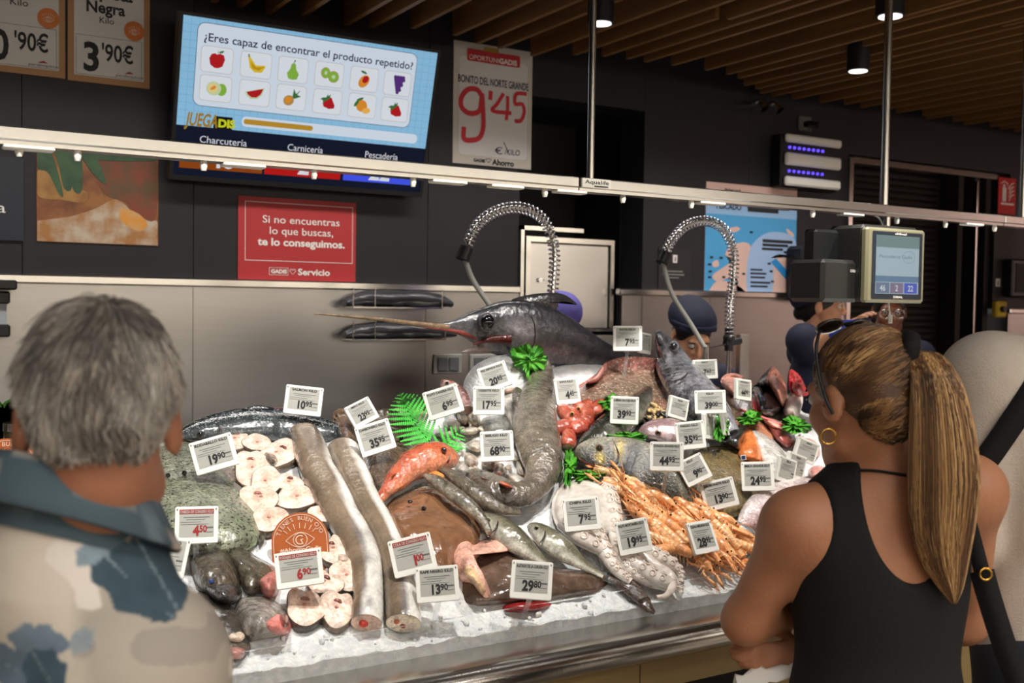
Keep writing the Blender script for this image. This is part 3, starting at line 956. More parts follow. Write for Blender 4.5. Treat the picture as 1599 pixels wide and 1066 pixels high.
m_ = MB(); box(m_, (a[0]+.03, WY-.06, b[2]+.02), (b[0], WY-.012, a[2]-.03), bev=.006); tube(m_, [(a[0]+.05, WY-.04, b[2]+.03), (a[0]+.05, WY-.04, b[2]-.06)], .004, 6); m_.build('plug', m_blackp, t)
for px, py, s in ((1183, 160, 'left'), (1207, 163, 'right')):
    c_ = P(px, py, Y=WY-.08)
    t = thing('wall_spot', (c_[0], WY, c_[2]), 'small chrome wall spot, the %s one of a pair' % ('first' if s == 'left' else 'second'), 'spotlight', 'chrome wall spots under the slats')
    m_ = MB(); tube(m_, [(c_[0], WY, c_[2]), (c_[0], WY-.05, c_[2])], .012, 10); m_.build('arm', m_chrome, t)
    m_ = MB(); sphere(m_, c_, (.028, .03, .02), nu=12, nv=8); tube(m_, [c_+np.array([0, -.01, 0]), c_+np.array([.012, -.04, -.04])], [.02, .026], 12); m_.build('head', m_chrome, t)
a = P(1246, 383, Y=WY-.1); b = P(1300, 470, Y=WY-.1)
m_ = MB(); box(m_, (a[0], WY-.14, b[2]), (b[0]+.03, WY, a[2]), bev=.02)
t = thing('wall_dispenser', ((a[0]+b[0])/2, WY, b[2]), 'black wall dispenser beside the sea chart poster', 'dispenser'); m_.build('case', m_blackp, t, smooth=False)
m_ = MB(); box(m_, (a[0]+.04, WY-.152, b[2]+.02), (b[0]-.01, WY-.14, b[2]+.05), bev=.004); m_.build('outlet', flat('outlet_grey', 50, 50, 52), t, smooth=False)
a = P(1550, 470, Y=WY-.02); b = P(1566, 495, Y=WY-.02)
t = thing('emergency_button', ((a[0]+b[0])/2, WY, b[2]), 'yellow emergency button box by the door', 'button')
m_ = MB(); box(m_, (a[0], WY-.05, b[2]), (b[0], WY-.012, a[2]), bev=.008); m_.build('box', flat('safety_yellow', 190, 160, 30), t, smooth=False)
m_ = MB(); cx = (a[0]+b[0])/2; cz = (a[2]+b[2])/2; tube(m_, [(cx, WY-.05, cz), (cx, WY-.075, cz)], .02, 14); m_.build('push_button', m_blackp, t)
# black screen edge at the far right
a = P(1578, 404, Y=WY-.06); b = P(1680, 466, Y=WY-.06)
t = thing('wall_monitor', ((a[0]+b[0])/2, WY, b[2]), 'black box mounted on the wall cut by the right edge', 'monitor')
m_ = MB(); box(m_, (a[0], WY-.08, b[2]), (b[0], WY-.006, a[2]), bev=.01); m_.build('case', m_blackp, t, smooth=False)
m_ = MB(); box(m_, (a[0]+.03, WY-.083, b[2]+.03), (b[0]-.03, WY-.08, a[2]-.03)); m_.build('screen', m_black, t, smooth=False)

# light switches on the steel
for lab, x0, y0, x1, y1, n in (('double steel switch plate on the lining under the swordfish bill', 676, 553, 720, 583, 2), ('switch plate half hidden behind the ice dome', 733, 553, 777, 583, 2)):
    a = P(x0, y0, Y=WY-.014); b = P(x1, y1, Y=WY-.014)
    t = thing('light_switch', ((a[0]+b[0])/2, WY-.012, b[2]), lab, 'switch', 'switch plates on the steel lining')
    m_ = MB(); box(m_, (a[0], WY-.024, b[2]), (b[0], WY-.012, a[2]), bev=.004); m_.build('plate', flat('switch_plate', 150, 148, 142, .3), t, smooth=False)
    for k in range(n):
        w = (b[0]-a[0]-.03)/n
        m_ = MB(); box(m_, (a[0]+.015+k*w+.003, WY-.03, b[2]+.014), (a[0]+.015+(k+1)*w-.003, WY-.024, a[2]-.014), bev=.003); m_.build('rocker', flat('switch_rocker', 92, 96, 98, .3), t, smooth=False)

# two steel wall racks that hold folded black bags
m_bag = M('black_bag', srgb(40, 41, 44), .28, bump=(18, .5), noise=(9, srgb(66, 67, 70), .8), stretch=(.4, 1, 3))
for lab, x0, y0, x1, y1 in (('folded black plastic bags on the upper steel wall rack', 545, 451, 692, 478), ('folded black plastic bags on the lower steel wall rack', 545, 500, 697, 526)):
    a = P(x0, y0, Y=WY-.08); b = P(x1, y1, Y=WY-.08)
    t = thing('wall_rack', ((a[0]+b[0])/2, WY-.012, b[2]-.01), lab.replace('folded black plastic bags on the ', '').replace('wall rack', 'wall rack under black bags'), 'rack', 'steel wall racks of bags')
    m_ = MB(); box(m_, (a[0], WY-.13, b[2]-.012), (b[0]-.03, WY-.012, b[2]-.006)); m_.build('tray', m_steel2, t, smooth=False)
    for xx in (a[0], a[0]+.1, b[0]-.03):
        m_ = MB(); tube(m_, [(xx, WY-.128, b[2]-.01), (xx, WY-.128, b[2]+.075)], .0025, 6); m_.build('wire', m_steel2, t)
    m_ = MB(); n = 26; rings = []
    for i in range(n):
        u = i/(n-1); xx = a[0]-.02+u*(b[0]-a[0]+.06)
        hh = .036*(1-.6*abs(2*u-1)**4); dd = .05*(1-.3*abs(2*u-1)**4)
        th = np.linspace(0, 2*pi, 16, endpoint=False)
        q = np.stack([np.full(16, xx), WY-.072+dd*np.cos(th), b[2]-.004+hh+hh*np.sin(th)], 1)
        q += .009*vnoise(q*30+5)[:, None]*np.array([0, 1, 1])
        rings.append(q)
    loft(m_, rings); o = m_.build('bag_stack', m_bag); tag(o, lab, 'bag', 'folded black bags on wall racks')

# dispenser at the far left
a = P(-40, 436, Y=WY-.12); b = P(16, 526, Y=WY-.12)
t = thing('film_dispenser', ((a[0]+b[0])/2, WY, b[2]), 'wall holder with black brackets cut by the left edge', 'dispenser')
for q0, q1, nm in (((a[0], WY-.16, a[2]-.035), (b[0]+.02, WY-.012, a[2]), 'cover'), ((a[0], WY-.13, a[2]-.085), (b[0], WY-.012, a[2]-.04), 'bracket'), ((a[0], WY-.13, b[2]), (b[0], WY-.012, b[2]+.045), 'bracket')):
    m_ = MB(); box(m_, q0, q1, bev=.006); m_.build(nm, m_blackp, t, smooth=False)
m_ = MB(); box(m_, (a[0], WY-.11, b[2]+.045), (b[0]-.01, WY-.03, a[2]-.085)); m_.build('roll', M('roll_grey', srgb(150, 156, 160), .3), t, smooth=False)

# ------------------------------------------------------------------ television
O = np.array([.955, 4.15, 2.132]); upv = np.array([0, -.16, .573])
TV = Plane(O, (1, 0, 0), upv)
tw, th_ = 1.055, .595
t = thing('television', O+np.array([tw/2, .1, -.02]), 'wall television showing a fruit matching game, tilted down over the counter', 'television')
def tvbox(m_, a0, b0, a1, b1, l0, l1):
    V = [TV.at(a, b, l) for l in (l0, l1) for b in (b0, b1) for a in (a0, a1)]
    m_.add(V, [(0, 1, 3, 2), (4, 6, 7, 5), (0, 4, 5, 1), (2, 3, 7, 6), (0, 2, 6, 4), (1, 5, 7, 3)])
m_ = MB(); tvbox(m_, -.014, -.02, tw+.014, th_+.012, -.05, -.002)
for q in ((-.014, -.02, tw+.014, 0), (-.014, th_, tw+.014, th_+.012), (-.014, 0, 0, th_), (tw, 0, tw+.014, th_)): tvbox(m_, *q, -.002, .004)
m_.build('bezel', m_blackp, t, smooth=False)
m_ = MB(); box(m_, (.955+tw/2-.12, 4.175, 2.3), (.955+tw/2+.12, WY, 2.48)); m_.build('mount', m_black, t, smooth=False)
m_ = MB(); TV.rect(m_, 0, 0, tw, th_, 0.0); scr = m_.build('screen', glow('tv_navy', 18, 24, 44, .9), t, smooth=False)
E_ = 0.86
def tvl(name, fn, mat):
    m_ = MB(); fn(m_); return m_.build(name, mat, scr, smooth=False)
zs = TV.uv(275, 194)[1]
tvl('blue_field', lambda m: TV.rect(m, 0, zs, tw, th_, .001), glow('tv_blue', 150, 205, 240, E_))
def grid(m):
    for k in range(1, 34): 
        a = tw*k/34; TV.rect(m, a-.0006, zs, a+.0006, th_, .0014)
    for k in range(1, 14):
        b = zs+(th_-zs)*k/14; TV.rect(m, 0, b-.0006, tw, b+.0006, .0014)
tvl('grid_lines', grid, glow('tv_grid', 112, 172, 218, E_))
cA = TV.uv(301, 163); cB = TV.uv(652, 85)
def card(m): TV.rect(m, cA[0]-.002, cA[1]-.002, cB[0]+.002, cB[1]+.002, .0018, rad=.03)
tvl('card_edge', card, glow('tv_line', 40, 60, 90, E_))
tvl('card', lambda m: TV.rect(m, cA[0], cA[1], cB[0], cB[1], .0022, rad=.028), glow('tv_white', 226, 238, 252, E_))
m_ = MB(); q = TV.uv(318, 66); q2 = TV.uv(644, 106); TV.text(m_, '¿Eres capaz de encontrar el producto repetido?', q[0], (q[1]+q2[1])/2, .031, .003, w=q2[0]-q[0], bold=.012)
m_.build('question', glow('tv_ink', 40, 46, 70, E_), scr, smooth=False)
cc = [(262, 312), (465, 340), (658, 365), (846, 388), (1027, 412), (1200, 435), (255, 462), (457, 485), (648, 507), (836, 528), (1016, 550), (1186, 570)]
cc = [TV.uv(260+x*.3001, y*.3001) for x, y in cc]
by = [np.mean([c[1] for c in cc[:6]]), np.mean([c[1] for c in cc[6:]])]
cc = [np.array([c[0], by[0] if i < 6 else by[1]]) for i, c in enumerate(cc)]
hb = .455*(by[0]-by[1])
def boxes(m):
    for c in cc: TV.rect(m, c[0]-.061, c[1]-hb, c[0]+.061, c[1]+hb, .0026, rad=.014)
tvl('icon_frames', boxes, glow('tv_tan', 200, 178, 160, E_))
def boxes2(m):
    for c in cc: TV.rect(m, c[0]-.0595, c[1]-hb+.0016, c[0]+.0595, c[1]+hb-.0016, .003, rad=.013)
tvl('icon_fields', boxes2, glow('tv_field', 238, 244, 252, E_))
G = lambda n, r, g, b: glow('tv_'+n, r, g, b, E_)
cr, cy, cg, cdg, cor, cpu, cbr, clg = G('red', 190, 30, 36), G('yellow', 236, 200, 50), G('green', 140, 190, 70), G('leaf', 60, 120, 60), G('orange', 236, 150, 50), G('purple', 92, 50, 130), G('brown', 190, 150, 80), G('palegreen', 206, 226, 180)
def icon(i, name, parts):
    m_ = MB(); mats = []
    for j, (pts, mat) in enumerate(parts):
        if mat not in mats: mats.append(mat)
        P_ = [cc[i]+np.array(p)*.040 for p in pts]
        TV.fan(m_, P_, .0034+j*.0004, mats.index(mat))
    m_.build(name, mats, scr, smooth=False)
def circ(x, y, r, ry=None, n=20, rot=0):
    ry = ry or r
    return [(x+r*math.cos(2*pi*k/n)*math.cos(rot)-ry*math.sin(2*pi*k/n)*math.sin(rot), y+r*math.cos(2*pi*k/n)*math.sin(rot)+ry*math.sin(2*pi*k/n)*math.cos(rot)) for k in range(n)]
icon(0, 'apple_icon', [([(0, .5), (.25, .62), (.62, .5), (.75, .1), (.55, -.55), (.15, -.75), (-.2, -.75), (-.6, -.5), (-.75, .1), (-.55, .5), (-.25, .6)], cr), (circ(.38, .78, .25, .1, rot=.4), cdg), ([(0, .5), (.05, .9), (.12, .9), (.06, .5)], cbr)])
icon(1, 'banana_icon', [([(-.85, .75), (-.7, .8), (-.5, .1), (.2, -.25), (.85, .05), (.95, -.1), (.6, -.65), (-.1, -.7), (-.6, -.3)], cy), ([(-.6, .3), (-.3, -.2), (.3, -.42), (.85, -.05), (.3, -.5), (-.35, -.35)], G('gold', 206, 160, 30)), ([(-.85, .95), (-.72, .98), (-.68, .7), (-.82, .7)], cdg)])
icon(2, 'pear_icon', [([(0, .7), (.22, .55), (.3, .1), (.6, -.35), (.45, -.85), (0, -.95), (-.45, -.85), (-.6, -.35), (-.3, .1), (-.22, .55)], cg), ([(0, .7), (.05, .95), (.2, 1.0), (.1, .7)], cdg)])
icon(3, 'kiwi_icon', [(circ(-.4, .15, .5, .55), cbr), (circ(-.38, .15, .44, .48), cg), (circ(-.38, .15, .15, .2), clg), (circ(.45, -.15, .58), cbr), (circ(.45, -.15, .52), cg), (circ(.45, -.15, .2), clg)])
icon(4, 'mango_icon', [(circ(0, -.2, .72, .5, rot=.9), cor), (circ(.15, .0, .4, .3, rot=.9), cr), (circ(-.1, .7, .35, .12, rot=-.3), cdg)])
icon(5, 'grape_icon', [(circ((x-(2+y)*.25)*.3, y*.26-.1, .19), cpu) for y in range(-3, 4) for x in range(0, max(1, 3+y//2))])
icon(6, 'melon_icon', [(circ(.55, -.05, .5, .58), cg), (circ(-.2, 0, .72, .66), clg), (circ(-.28, .02, .5, .48), G('melon', 240, 220, 150)), (circ(-.25, .05, .3, .15, rot=.6), cor)])
icon(7, 'watermelon_icon', [([(-.95, .05), (.95, .6), (.75, -.1), (.3, -.55), (-.35, -.6), (-.8, -.3)], clg), ([(-.8, .05), (.85, .52), (.6, -.08), (.2, -.4), (-.3, -.42), (-.65, -.2)], cr)])
icon(8, 'pineapple_icon', [(circ(-.25, -.3, .55, .5, rot=.5), cbr), (circ(-.3, -.25, .35, .3, rot=.5), cor), ([(.1, .1), (.2, .9), (.35, .3), (.9, .85), (.5, .2), (1.0, .2), (.3, -.1)], cdg)])
for i in (9, 11): icon(i, 'strawberry_icon', [([(-.1, .5), (.4, .45), (.8, -.3), (.75, -.6), (.2, -.7), (-.4, -.5), (-.5, .1)], cr), ([(-.2, .4), (0, .8), (.05, .5), (.3, .8), (.2, .35), (-.3, .0), (-.5, -.3), (-.45, .1), (-.8, .2), (-.5, .4)], cdg)])
icon(10, 'orange_icon', [(circ(-.05, .0, .6), cor), (circ(.5, -.45, .45, .3, rot=.2), G('segment', 250, 190, 90)), (circ(-.65, .2, .4, .16, rot=1.0), cdg), (circ(-.3, .65, .4, .13, rot=.4), cdg)])
qa = TV.uv(260+92*.3, 655*.3); qb = TV.uv(260+345*.3, 600*.3)
tvl('logo_block', lambda m: TV.rect(m, qa[0]+.11, qa[1], qb[0], qa[1]+.05, .0022), G('black', 20, 20, 24))
m_ = MB(); TV.text(m_, 'JUEGA', qa[0], qa[1]+.006, .05, .003, w=.125, bold=.03, shear=.12); m_.build('logo_gold', G('logogold', 170, 130, 40), scr, smooth=False)
m_ = MB(); TV.text(m_, 'DIS', qa[0]+.128, qa[1]+.01, .03, .003, w=.066, bold=.05); m_.build('logo_yellow', G('logoyellow', 214, 220, 40), scr, smooth=False)
pa = TV.uv(260+390*.3, 632*.3); pb = TV.uv(260+1303*.3, 722*.3); pm = (pa[1]+pb[1])/2
tvl('bar_track', lambda m: TV.rect(m, pa[0], pm-.02, pb[0], pm+.02, .0022, rad=.018), glow('tv_white', 226, 238, 252, E_))
tvl('bar_fill', lambda m: TV.rect(m, pa[0]+.008, pm-.01, TV.uv(260+760*.3, 668*.3)[0], pm+.01, .003, rad=.009), G('fill', 196, 150, 50))
for nm, x0, x1, c_, wd, num in (('Charcutería', 75, 512, G('rust', 150, 72, 20), 212, '46'), ('Carnicería', 520, 920, G('crimson', 196, 28, 24), 172, '2'), ('Pescadería', 932, 1302, G('royal', 72, 92, 250), 172, '22')):
    ym = {75: 720, 520: 762, 932: 797}[x0]
    a = TV.uv(260+x0*.3, ym*.3)[0]; b = TV.uv(260+x1*.3, ym*.3)[0]
    tvl('queue_field', lambda m: TV.rect(m, a, .028, b, zs-.078, .001), c_)
    m_ = MB(); TV.text(m_, nm, (a+b)/2, zs-.06, .028, .002, w=wd*.3*.0029, align='c'); TV.text(m_, num, (a+b)/2, .04, .07, .003, align='c', bold=.03)
    m_.build('queue_lettering', G('paper', 235, 238, 245), scr, smooth=False)

# ------------------------------------------------------------------ mist rail over the counter
RY = 2.40
xr0, xr1 = -.6, 4.6; xj = P(906, 285, Y=RY)[0]
t = thing('mist_rail', (2.0, RY, 1.96), 'long steel mist rail with nozzles hung over the fish on poles', 'rail')
for a, b in ((xr0, xj-.002), (xj+.002, P(1570, 345, Y=RY)[0]-.002), (P(1570, 345, Y=RY)[0]+.002, xr1)):
    m_ = MB(); box(m_, (a, RY, 1.975), (b, RY+.06, 2.004), bev=.003); box(m_, (a, RY+.006, 1.966), (b, RY+.054, 1.975)); m_.build('rail_section', m_alu, t, smooth=False)
for px in (-60, 30, 121, 318, 490, 645, 851, 973, 1080, 1270, 1402, 1478, 1555):
    x_ = P(px, 290, Y=RY+.02)[0]
    m_ = MB(); tube(m_, [(x_, RY+.02, 1.968), (x_, RY+.02, 1.955), (x_, RY+.02, 1.944)], [.007, .009, .006], 8); m_.build('nozzle', m_white, t)
for px in (45, 380, 700, 790, 890, 1110, 1330, 1520):
    x_ = P(px, 290, Y=RY+.02)[0]
    m_ = MB(); box(m_, (x_-.05, RY+.004, 1.958), (x_+.05, RY+.04, 1.967), bev=.003); m_.build('clip', m_white, t, smooth=False)
for px, py in ((922, 278), (1380, 320), (1596, 340)):
    x_ = P(px, py, Y=RY+.03)[0]
    m_ = MB(); tube(m_, [(x_, RY+.03, 2.0), (x_, RY+.03, 3.26)], .0105 if px < 1000 else .014, 14); m_.build('pole', m_alu, t)
RP = Plane((0, RY, 0), (1, 0, 0), (0, 0, 1))
m_ = MB(); q0 = RP.uv(909, 294); q1 = RP.uv(954, 283); RP.rect(m_, q0[0], 1.977, q1[0], 2.0025, .0015, rad=.003); pp = m_.build('name_plate', flat('plate_silver', 170, 166, 154, .4), t, smooth=False)
m_ = MB(); RP.text(m_, 'Aqualife', q0[0]+.008, 1.988, .011, .0022, w=.082, bold=.01); RP.rect(m_, q0[0]+.04, 1.98, q0[0]+.088, 1.9835, .0022); m_.build('name_lettering', m_ink, pp, smooth=False)

# hanging scale terminal
SY = 2.30
a = P(1352, 472, Y=SY); b = P(1446, 360, Y=SY)
x0, x1, z0, z1 = a[0], b[0], a[2], b[2]
t = thing('scale_terminal', (x1-.1, SY+.1, z1+.02), 'hanging scale terminal with lit touch screen under the right pole', 'scale')
m_ = MB(); box(m_, (x0+.004, SY+.02, z0+.004), (x1-.004, SY+.17, z1+.01), bev=.012); m_.build('housing', M('terminal_black', srgb(40, 40, 38), .35), t, smooth=False)
m_ = MB(); box(m_, (x0, SY, z0), (x1, SY+.03, z1), bev=.008); m_.build('front_frame', M('terminal_beige', srgb(150, 146, 118), .3, metal=.4), t, smooth=False)
SPl = Plane((0, SY, 0), (1, 0, 0), (0, 0, 1)); w_, h_ = x1-x0, z1-z0
m_ = MB(); SPl.rect(m_, x0+.08*w_, z0+.05*h_, x1-.06*w_, z1-.05*h_, .001, rad=.006); m_.build('glass', M('screen_glass', srgb(36, 44, 52), .1), t, smooth=False)
m_ = MB(); SPl.rect(m_, x0+.14*w_, z0+.12*h_, x1-.12*w_, z1-.1*h_, .002); sc_ = m_.build('screen', glow('scale_white', 168, 186, 196, .9), t, smooth=False)
m_ = MB(); SPl.rect(m_, x0+.14*w_, z1-.26*h_, x1-.12*w_, z1-.1*h_, .0025); m_.build('screen_header', glow('scale_green', 128, 150, 148, .8), sc_, smooth=False)
for k, (c_, n_) in enumerate((((120, 134, 158), '46'), ((140, 128, 150), '2'), ((96, 108, 200), '22'))):
    u0 = x0+.15*w_+k*.24*w_
    m_ = MB(); SPl.rect(m_, u0, z0+.13*h_, u0+.225*w_, z0+.27*h_, .0025); m_.build('queue_field', glow('scale_q%d' % k, *c_, .8), sc_, smooth=False)
    m_ = MB(); SPl.text(m_, n_, u0+.11*w_, z0+.16*h_, .02, .003, align='c', bold=.02); m_.build('queue_figure', glow('scale_fig', 214, 220, 226, .8), sc_, smooth=False)
m_ = MB(); SPl.rect(m_, x0+.14*w_, z0+.28*h_, x1-.12*w_, z0+.36*h_, .0025); m_.build('screen_band', glow('scale_band', 112, 140, 166, .8), sc_, smooth=False)
m_ = MB(); SPl.text(m_, 'Pescadería Gadis', x0+.2*w_, z0+.6*h_, .011, .0025, w=.56*w_); SPl.line(m_, [np.array([x0+.70*w_+.03*math.cos(k), z0+.62*h_+.02*math.sin(k)]) for k in np.linspace(0, 2*pi, 20)], .001, .0025); m_.build('screen_lettering', glow('scale_grey', 120, 140, 150, .8), sc_, smooth=False)
m_ = MB(); SPl.text(m_, 'DIBAL', x0+.45*w_, z0+.066*h_, .007, .0025, w=.16*w_, bold=.03); m_.build('maker_lettering', m_offw, t, smooth=False); m_ = MB(); SPl.text(m_, 'dibal', x0+.45*w_, z1-.085*h_, .007, .0025, w=.2*w_, bold=.02); m_.build('maker_lettering', m_offw, t, smooth=False)
a = P(1284, 471, Y=SY+.05); b = P(1338, 406, Y=SY+.05)
m_ = MB(); box(m_, (a[0], SY+.05, a[2]), (b[0]+.02, SY+.2, b[2]), bev=.012); prn = m_.build('ticket_printer', M('terminal_black', srgb(40, 40, 38), .35), t, smooth=False)
PPl = Plane((0, SY+.05, 0), (1, 0, 0), (0, 0, 1)); m_ = MB(); PPl.text(m_, 'DIBAL', b[0]-.03, b[2]-.04, .009, .001, w=.035, bold=.03); m_.build('printer_lettering', m_offw, prn, smooth=False)
m_ = MB(); box(m_, (a[0]+.04, SY+.12, a[2]+.02), (x0+.01, SY+.18, z1-.005), bev=.01); m_.build('back_box', m_blackp, t, smooth=False)
m_ = MB(); xp = P(1385, 340, Y=RY+.03)[0]; tube(m_, [(xp, RY+.03, 2.0), (xp, RY+.03, z1)], .012, 12); tube(m_, smooth_path([(xp-.12, RY+.05, 1.975), (xp-.05, RY+.03, 1.965), (xp-.02, RY+.03, 1.93), (xp-.02, RY+.03, z1)], 14), .004, 6); m_.build('hanger', m_alu, t)
m_ = MB(); c0 = P(1388, 472, Y=SY+.06); c1 = P(1390, 505, Y=SY+.06); tube(m_, [c0, c1], .003, 6); tube(m_, [c1+np.array([0, 0, .03]), c1], .007, 8); m_.build('cable', m_white, t)

# ------------------------------------------------------------------ spring faucets behind the heap
def faucet(label, Yf, coil, hose, collar, base, handle=None):
    b0 = P(*base, Y=Yf)
    t = thing('spring_faucet', (b0[0], Yf, 1.0), label, 'faucet', 'spring rinse faucets behind the fish')
    path = smooth_path([P(*c, Y=Yf) for c in coil], 160)
    m_ = MB(); tube(m_, np.vstack([[[path[0][0], Yf, 1.0]], path]), .0085, 10); m_.build('riser', m_chrome, t)
    L = np.concatenate([[0], np.cumsum(np.linalg.norm(np.diff(path, axis=0), axis=1))])
    n = int(L[-1]/.0165)
    s = np.linspace(0, L[-1], n*14)
    C = np.stack([np.interp(s, L, path[:, i]) for i in range(3)], 1)
    T, A, B = frames(C, (0, 1, 0))
    ph = 2*pi*s/.0165
    H = C + .0185*(np.cos(ph)[:, None]*A+np.sin(ph)[:, None]*B)
    m_ = MB(); tube(m_, H, .0032, 5); m_.build('spring', m_chrome, t)
    k0 = P(*collar, Y=Yf); e = P(*coil[-1], Y=Yf); d = unit(k0-e)
    m_ = MB(); tube(m_, [k0-d*.022, k0+d*.022], .024, 14); m_.build('collar', m_blackp, t, sharp=40)
    hp = smooth_path([k0]+[P(*c, Y=Yf-.03*i) for i, c in enumerate(hose)], 30)
    m_ = MB(); tube(m_, hp, .0095, 10); m_.build('hose', M('hose_grey', srgb(150, 148, 142), .35), t)
    if handle:
        v = P(*handle, Y=Yf)
        m_ = MB(); tube(m_, [v+np.array([0, 0, .06]), v+np.array([0, 0, -.03])], .017, 14); tube(m_, [v+np.array([-.02, 0, 0]), v+np.array([.06, 0, .01])], .014, 10); sphere(m_, v+np.array([0, 0, .02]), .024); m_.build('valve', m_blackp, t)
        m_ = MB(); tube(m_, [v+np.array([0, 0, -.03]), np.array([v[0], v[1], 1.0])], .011, 12); m_.build('stem', m_chrome, t)
        e_ = hp[-1]; m_ = MB(); tube(m_, [e_+np.array([0, 0, .01]), e_+np.array([0, 0, -.07])], [.012, .013], 10); tube(m_, [e_+np.array([0, 0, 0]), v], .003, 6); m_.build('spray_head', m_chrome, t)
    return t
faucet('spring rinse faucet arched over the swordfish, its hose hanging in front of dark wall', 3.12, [(864, 500), (863, 460), (866, 400), (858, 360), (838, 334), (806, 324), (772, 331), (745, 352), (730, 382)], [(728, 410), (740, 440), (766, 478)], (725, 396), (864, 500))
faucet('spring rinse faucet with black valve standing beside the bent-over worker', 3.12, [(1139, 528), (1140, 480), (1146, 420), (1143, 385), (1128, 356), (1100, 345), (1070, 353), (1050, 374), (1040, 392)], [(1037, 418), (1050, 460), (1080, 508), (1102, 545)], (1036, 402), (1138, 540), (1138, 536))
a = P(1155, 600, Y=3.2); b = P(1171, 522, Y=3.2)
m_ = MB(); box(m_, (a[0], 3.2, .05), (b[0], 3.23, b[2]), bev=.003); o = m_.build('steel_post', m_steel, smooth=False); tag(o, 'flat steel post standing right of the valve faucet', 'post')

# ------------------------------------------------------------------ the counter
CX0, CX1 = -1.2, 5.2
t = thing('fish_counter', (2.0, 2.5, 0), 'long steel fish counter with rounded bumper rail and beige front', 'counter')
m_ = MB()
prof = [(1.97, .862), (1.87, .862)]+[(1.862-.030*math.cos(a), .895+.033*math.sin(a)) for a in np.linspace(-pi/2, pi/2, 9)]+[(1.9, .928), (1.94, .924), (1.978, .924)]
prof = np.array([(y, z-.028) for y, z in prof])
rings = [np.stack([np.full(len(prof), x), prof[:, 0], prof[:, 1]], 1) for x in np.linspace(CX0, CX1, 14)]
loft(m_, rings); m_.build('bumper_rail', M('bumper_steel', (0.62, 0.60, 0.56), .2, metal=1.0, bump=(300, .05)), t, sharp=50)
m_ = MB(); box(m_, (CX0, 1.96, .05), (CX1, 3.14, .88)); m_.build('cabinet', m_steel, t, smooth=False)
edges = [CX0]+[P(p, 1020, Y=1.885)[0] for p in (300, 690, 1000)]+[2.6, 3.4, CX1]
for a, b in zip(edges[:-1], edges[1:]):
    m_ = MB(); box(m_, (a+.002, 1.885, .755), (b-.002, 1.96, .834)); m_.build('front_panel', m_beige, t, smooth=False)
    m_ = MB(); box(m_, (a+.002, 1.885, .10), (b-.002, 1.96, .705), bev=.004); m_.build('front_panel', m_beige, t, smooth=False)
m_ = MB(); box(m_, (CX0, 1.93, .705), (CX1, 1.955, .755)); m_.build('shadow_gap', m_black, t, smooth=False)
m_ = MB(); box(m_, (CX0, 1.968, .87), (CX1, 1.973, .972), bev=.0015); m_.build('glass_lip', M('clear_glass', (.96, .97, .97), .02, trans=1.0, ior=1.12), t, smooth=False)
m_ = MB(); box(m_, (CX0, 3.10, .85), (CX1, 3.14, 1.0)); m_.build('rear_lip', m_steel2, t, smooth=False)

# ------------------------------------------------------------------ crushed ice
m_ice = M('crushed_ice', srgb(226, 226, 224), .35, bump=(110, .55), noise=(50, srgb(198, 200, 202), .8), sss=.25)
nx, ny = 330, 72
gx = np.linspace(CX0+.02, CX1-.02, nx); gy = np.concatenate([np.linspace(1.976, 3.09, ny)])
GX, GY = np.meshgrid(gx, gy, indexing='ij')
GZ = bed_z(GX, GY)
q = np.stack([GX, GY, GZ], -1)
GZ = GZ + .012*vnoise(q*22) + .012*vnoise(q*60+7)
GZ = np.where(GY < 1.99, np.minimum(GZ, .915), GZ); GZ[:, 0] = .872; GY = GY.copy(); GY[:, 1] = 1.978
V = np.stack([GX, GY, GZ], -1).reshape(-1, 3)
F = [(i*ny+j, (i+1)*ny+j, (i+1)*ny+j+1, i*ny+j+1) for i in range(nx-1) for j in range(ny-1)]
mb = MB(); mb.add(V, F)
for c_, r_ in ((P(788, 608, Y=2.90), (.145, .10, .112)), (P(905, 606, Y=2.93), (.2, .09, .085)), (P(858, 612, Y=2.92), (.16, .08, .07))):
    k0 = mb.n
    sphere(mb, c_, r_, nu=28, nv=18)
    mb.v[-1] = mb.v[-1]+.008*vnoise(mb.v[-1]*40)[:, None]
# loose lumps at the front edge
for i in range(420):
    x_ = RNG.uniform(-.3, 2.6); y_ = RNG.uniform(1.985, 2.22); r_ = RNG.uniform(.003, .009)
    z_ = float(bed_z(x_, y_))
    k = 6; v = unit(RNG.normal(size=3))
    sphere(mb, (x_, y_, z_+r_*.5), r_*RNG.uniform(.6, 1.2, 3), nu=5, nv=3)
o = mb.build('crushed_ice', m_ice); tag(o, 'sloping bed of crushed white ice under the fish', 'ice', kind='stuff')

# ------------------------------------------------------------------ fish makers
WET = dict(rough=.22, coat=.7)
def vm(name, bump=(60, .25), noise=None, speck=None, rough=.22, coat=.9, sss=0.0, spec=.5, mottle=((38, .3), (190, .22))):
    return M(name, (.8, .8, .8), rough, vcol=True, mottle=mottle, bump=(bump[0]*1.1, min(.8, bump[1]*1.5)), noise=noise, speck=speck, coat=coat, sss=sss, spec=spec)
m_skin = vm('wet_fish_skin', (70, .18))
m_flesh = vm('raw_flesh', (55, .25), rough=.3, coat=.45, sss=.12)
m_eye = M('fish_eye', srgb(12, 14, 18), .08, coat=1.0)
m_fin = vm('fin_skin', (40, .3))

def lerp3(cols, w):
    w = np.clip(w, 0, 1)[..., None]*2
    a, b, c = [np.array(srgb(*x)) for x in cols]
    return np.where(w < 1, a+(b-a)*w, b+(c-b)*(w-1))

def maker(Yp):
    if Yp is None: return lambda px, py, h=0: surf(px, py, h)
    return lambda px, py, h=0: P(px, py, Y=Yp-h)

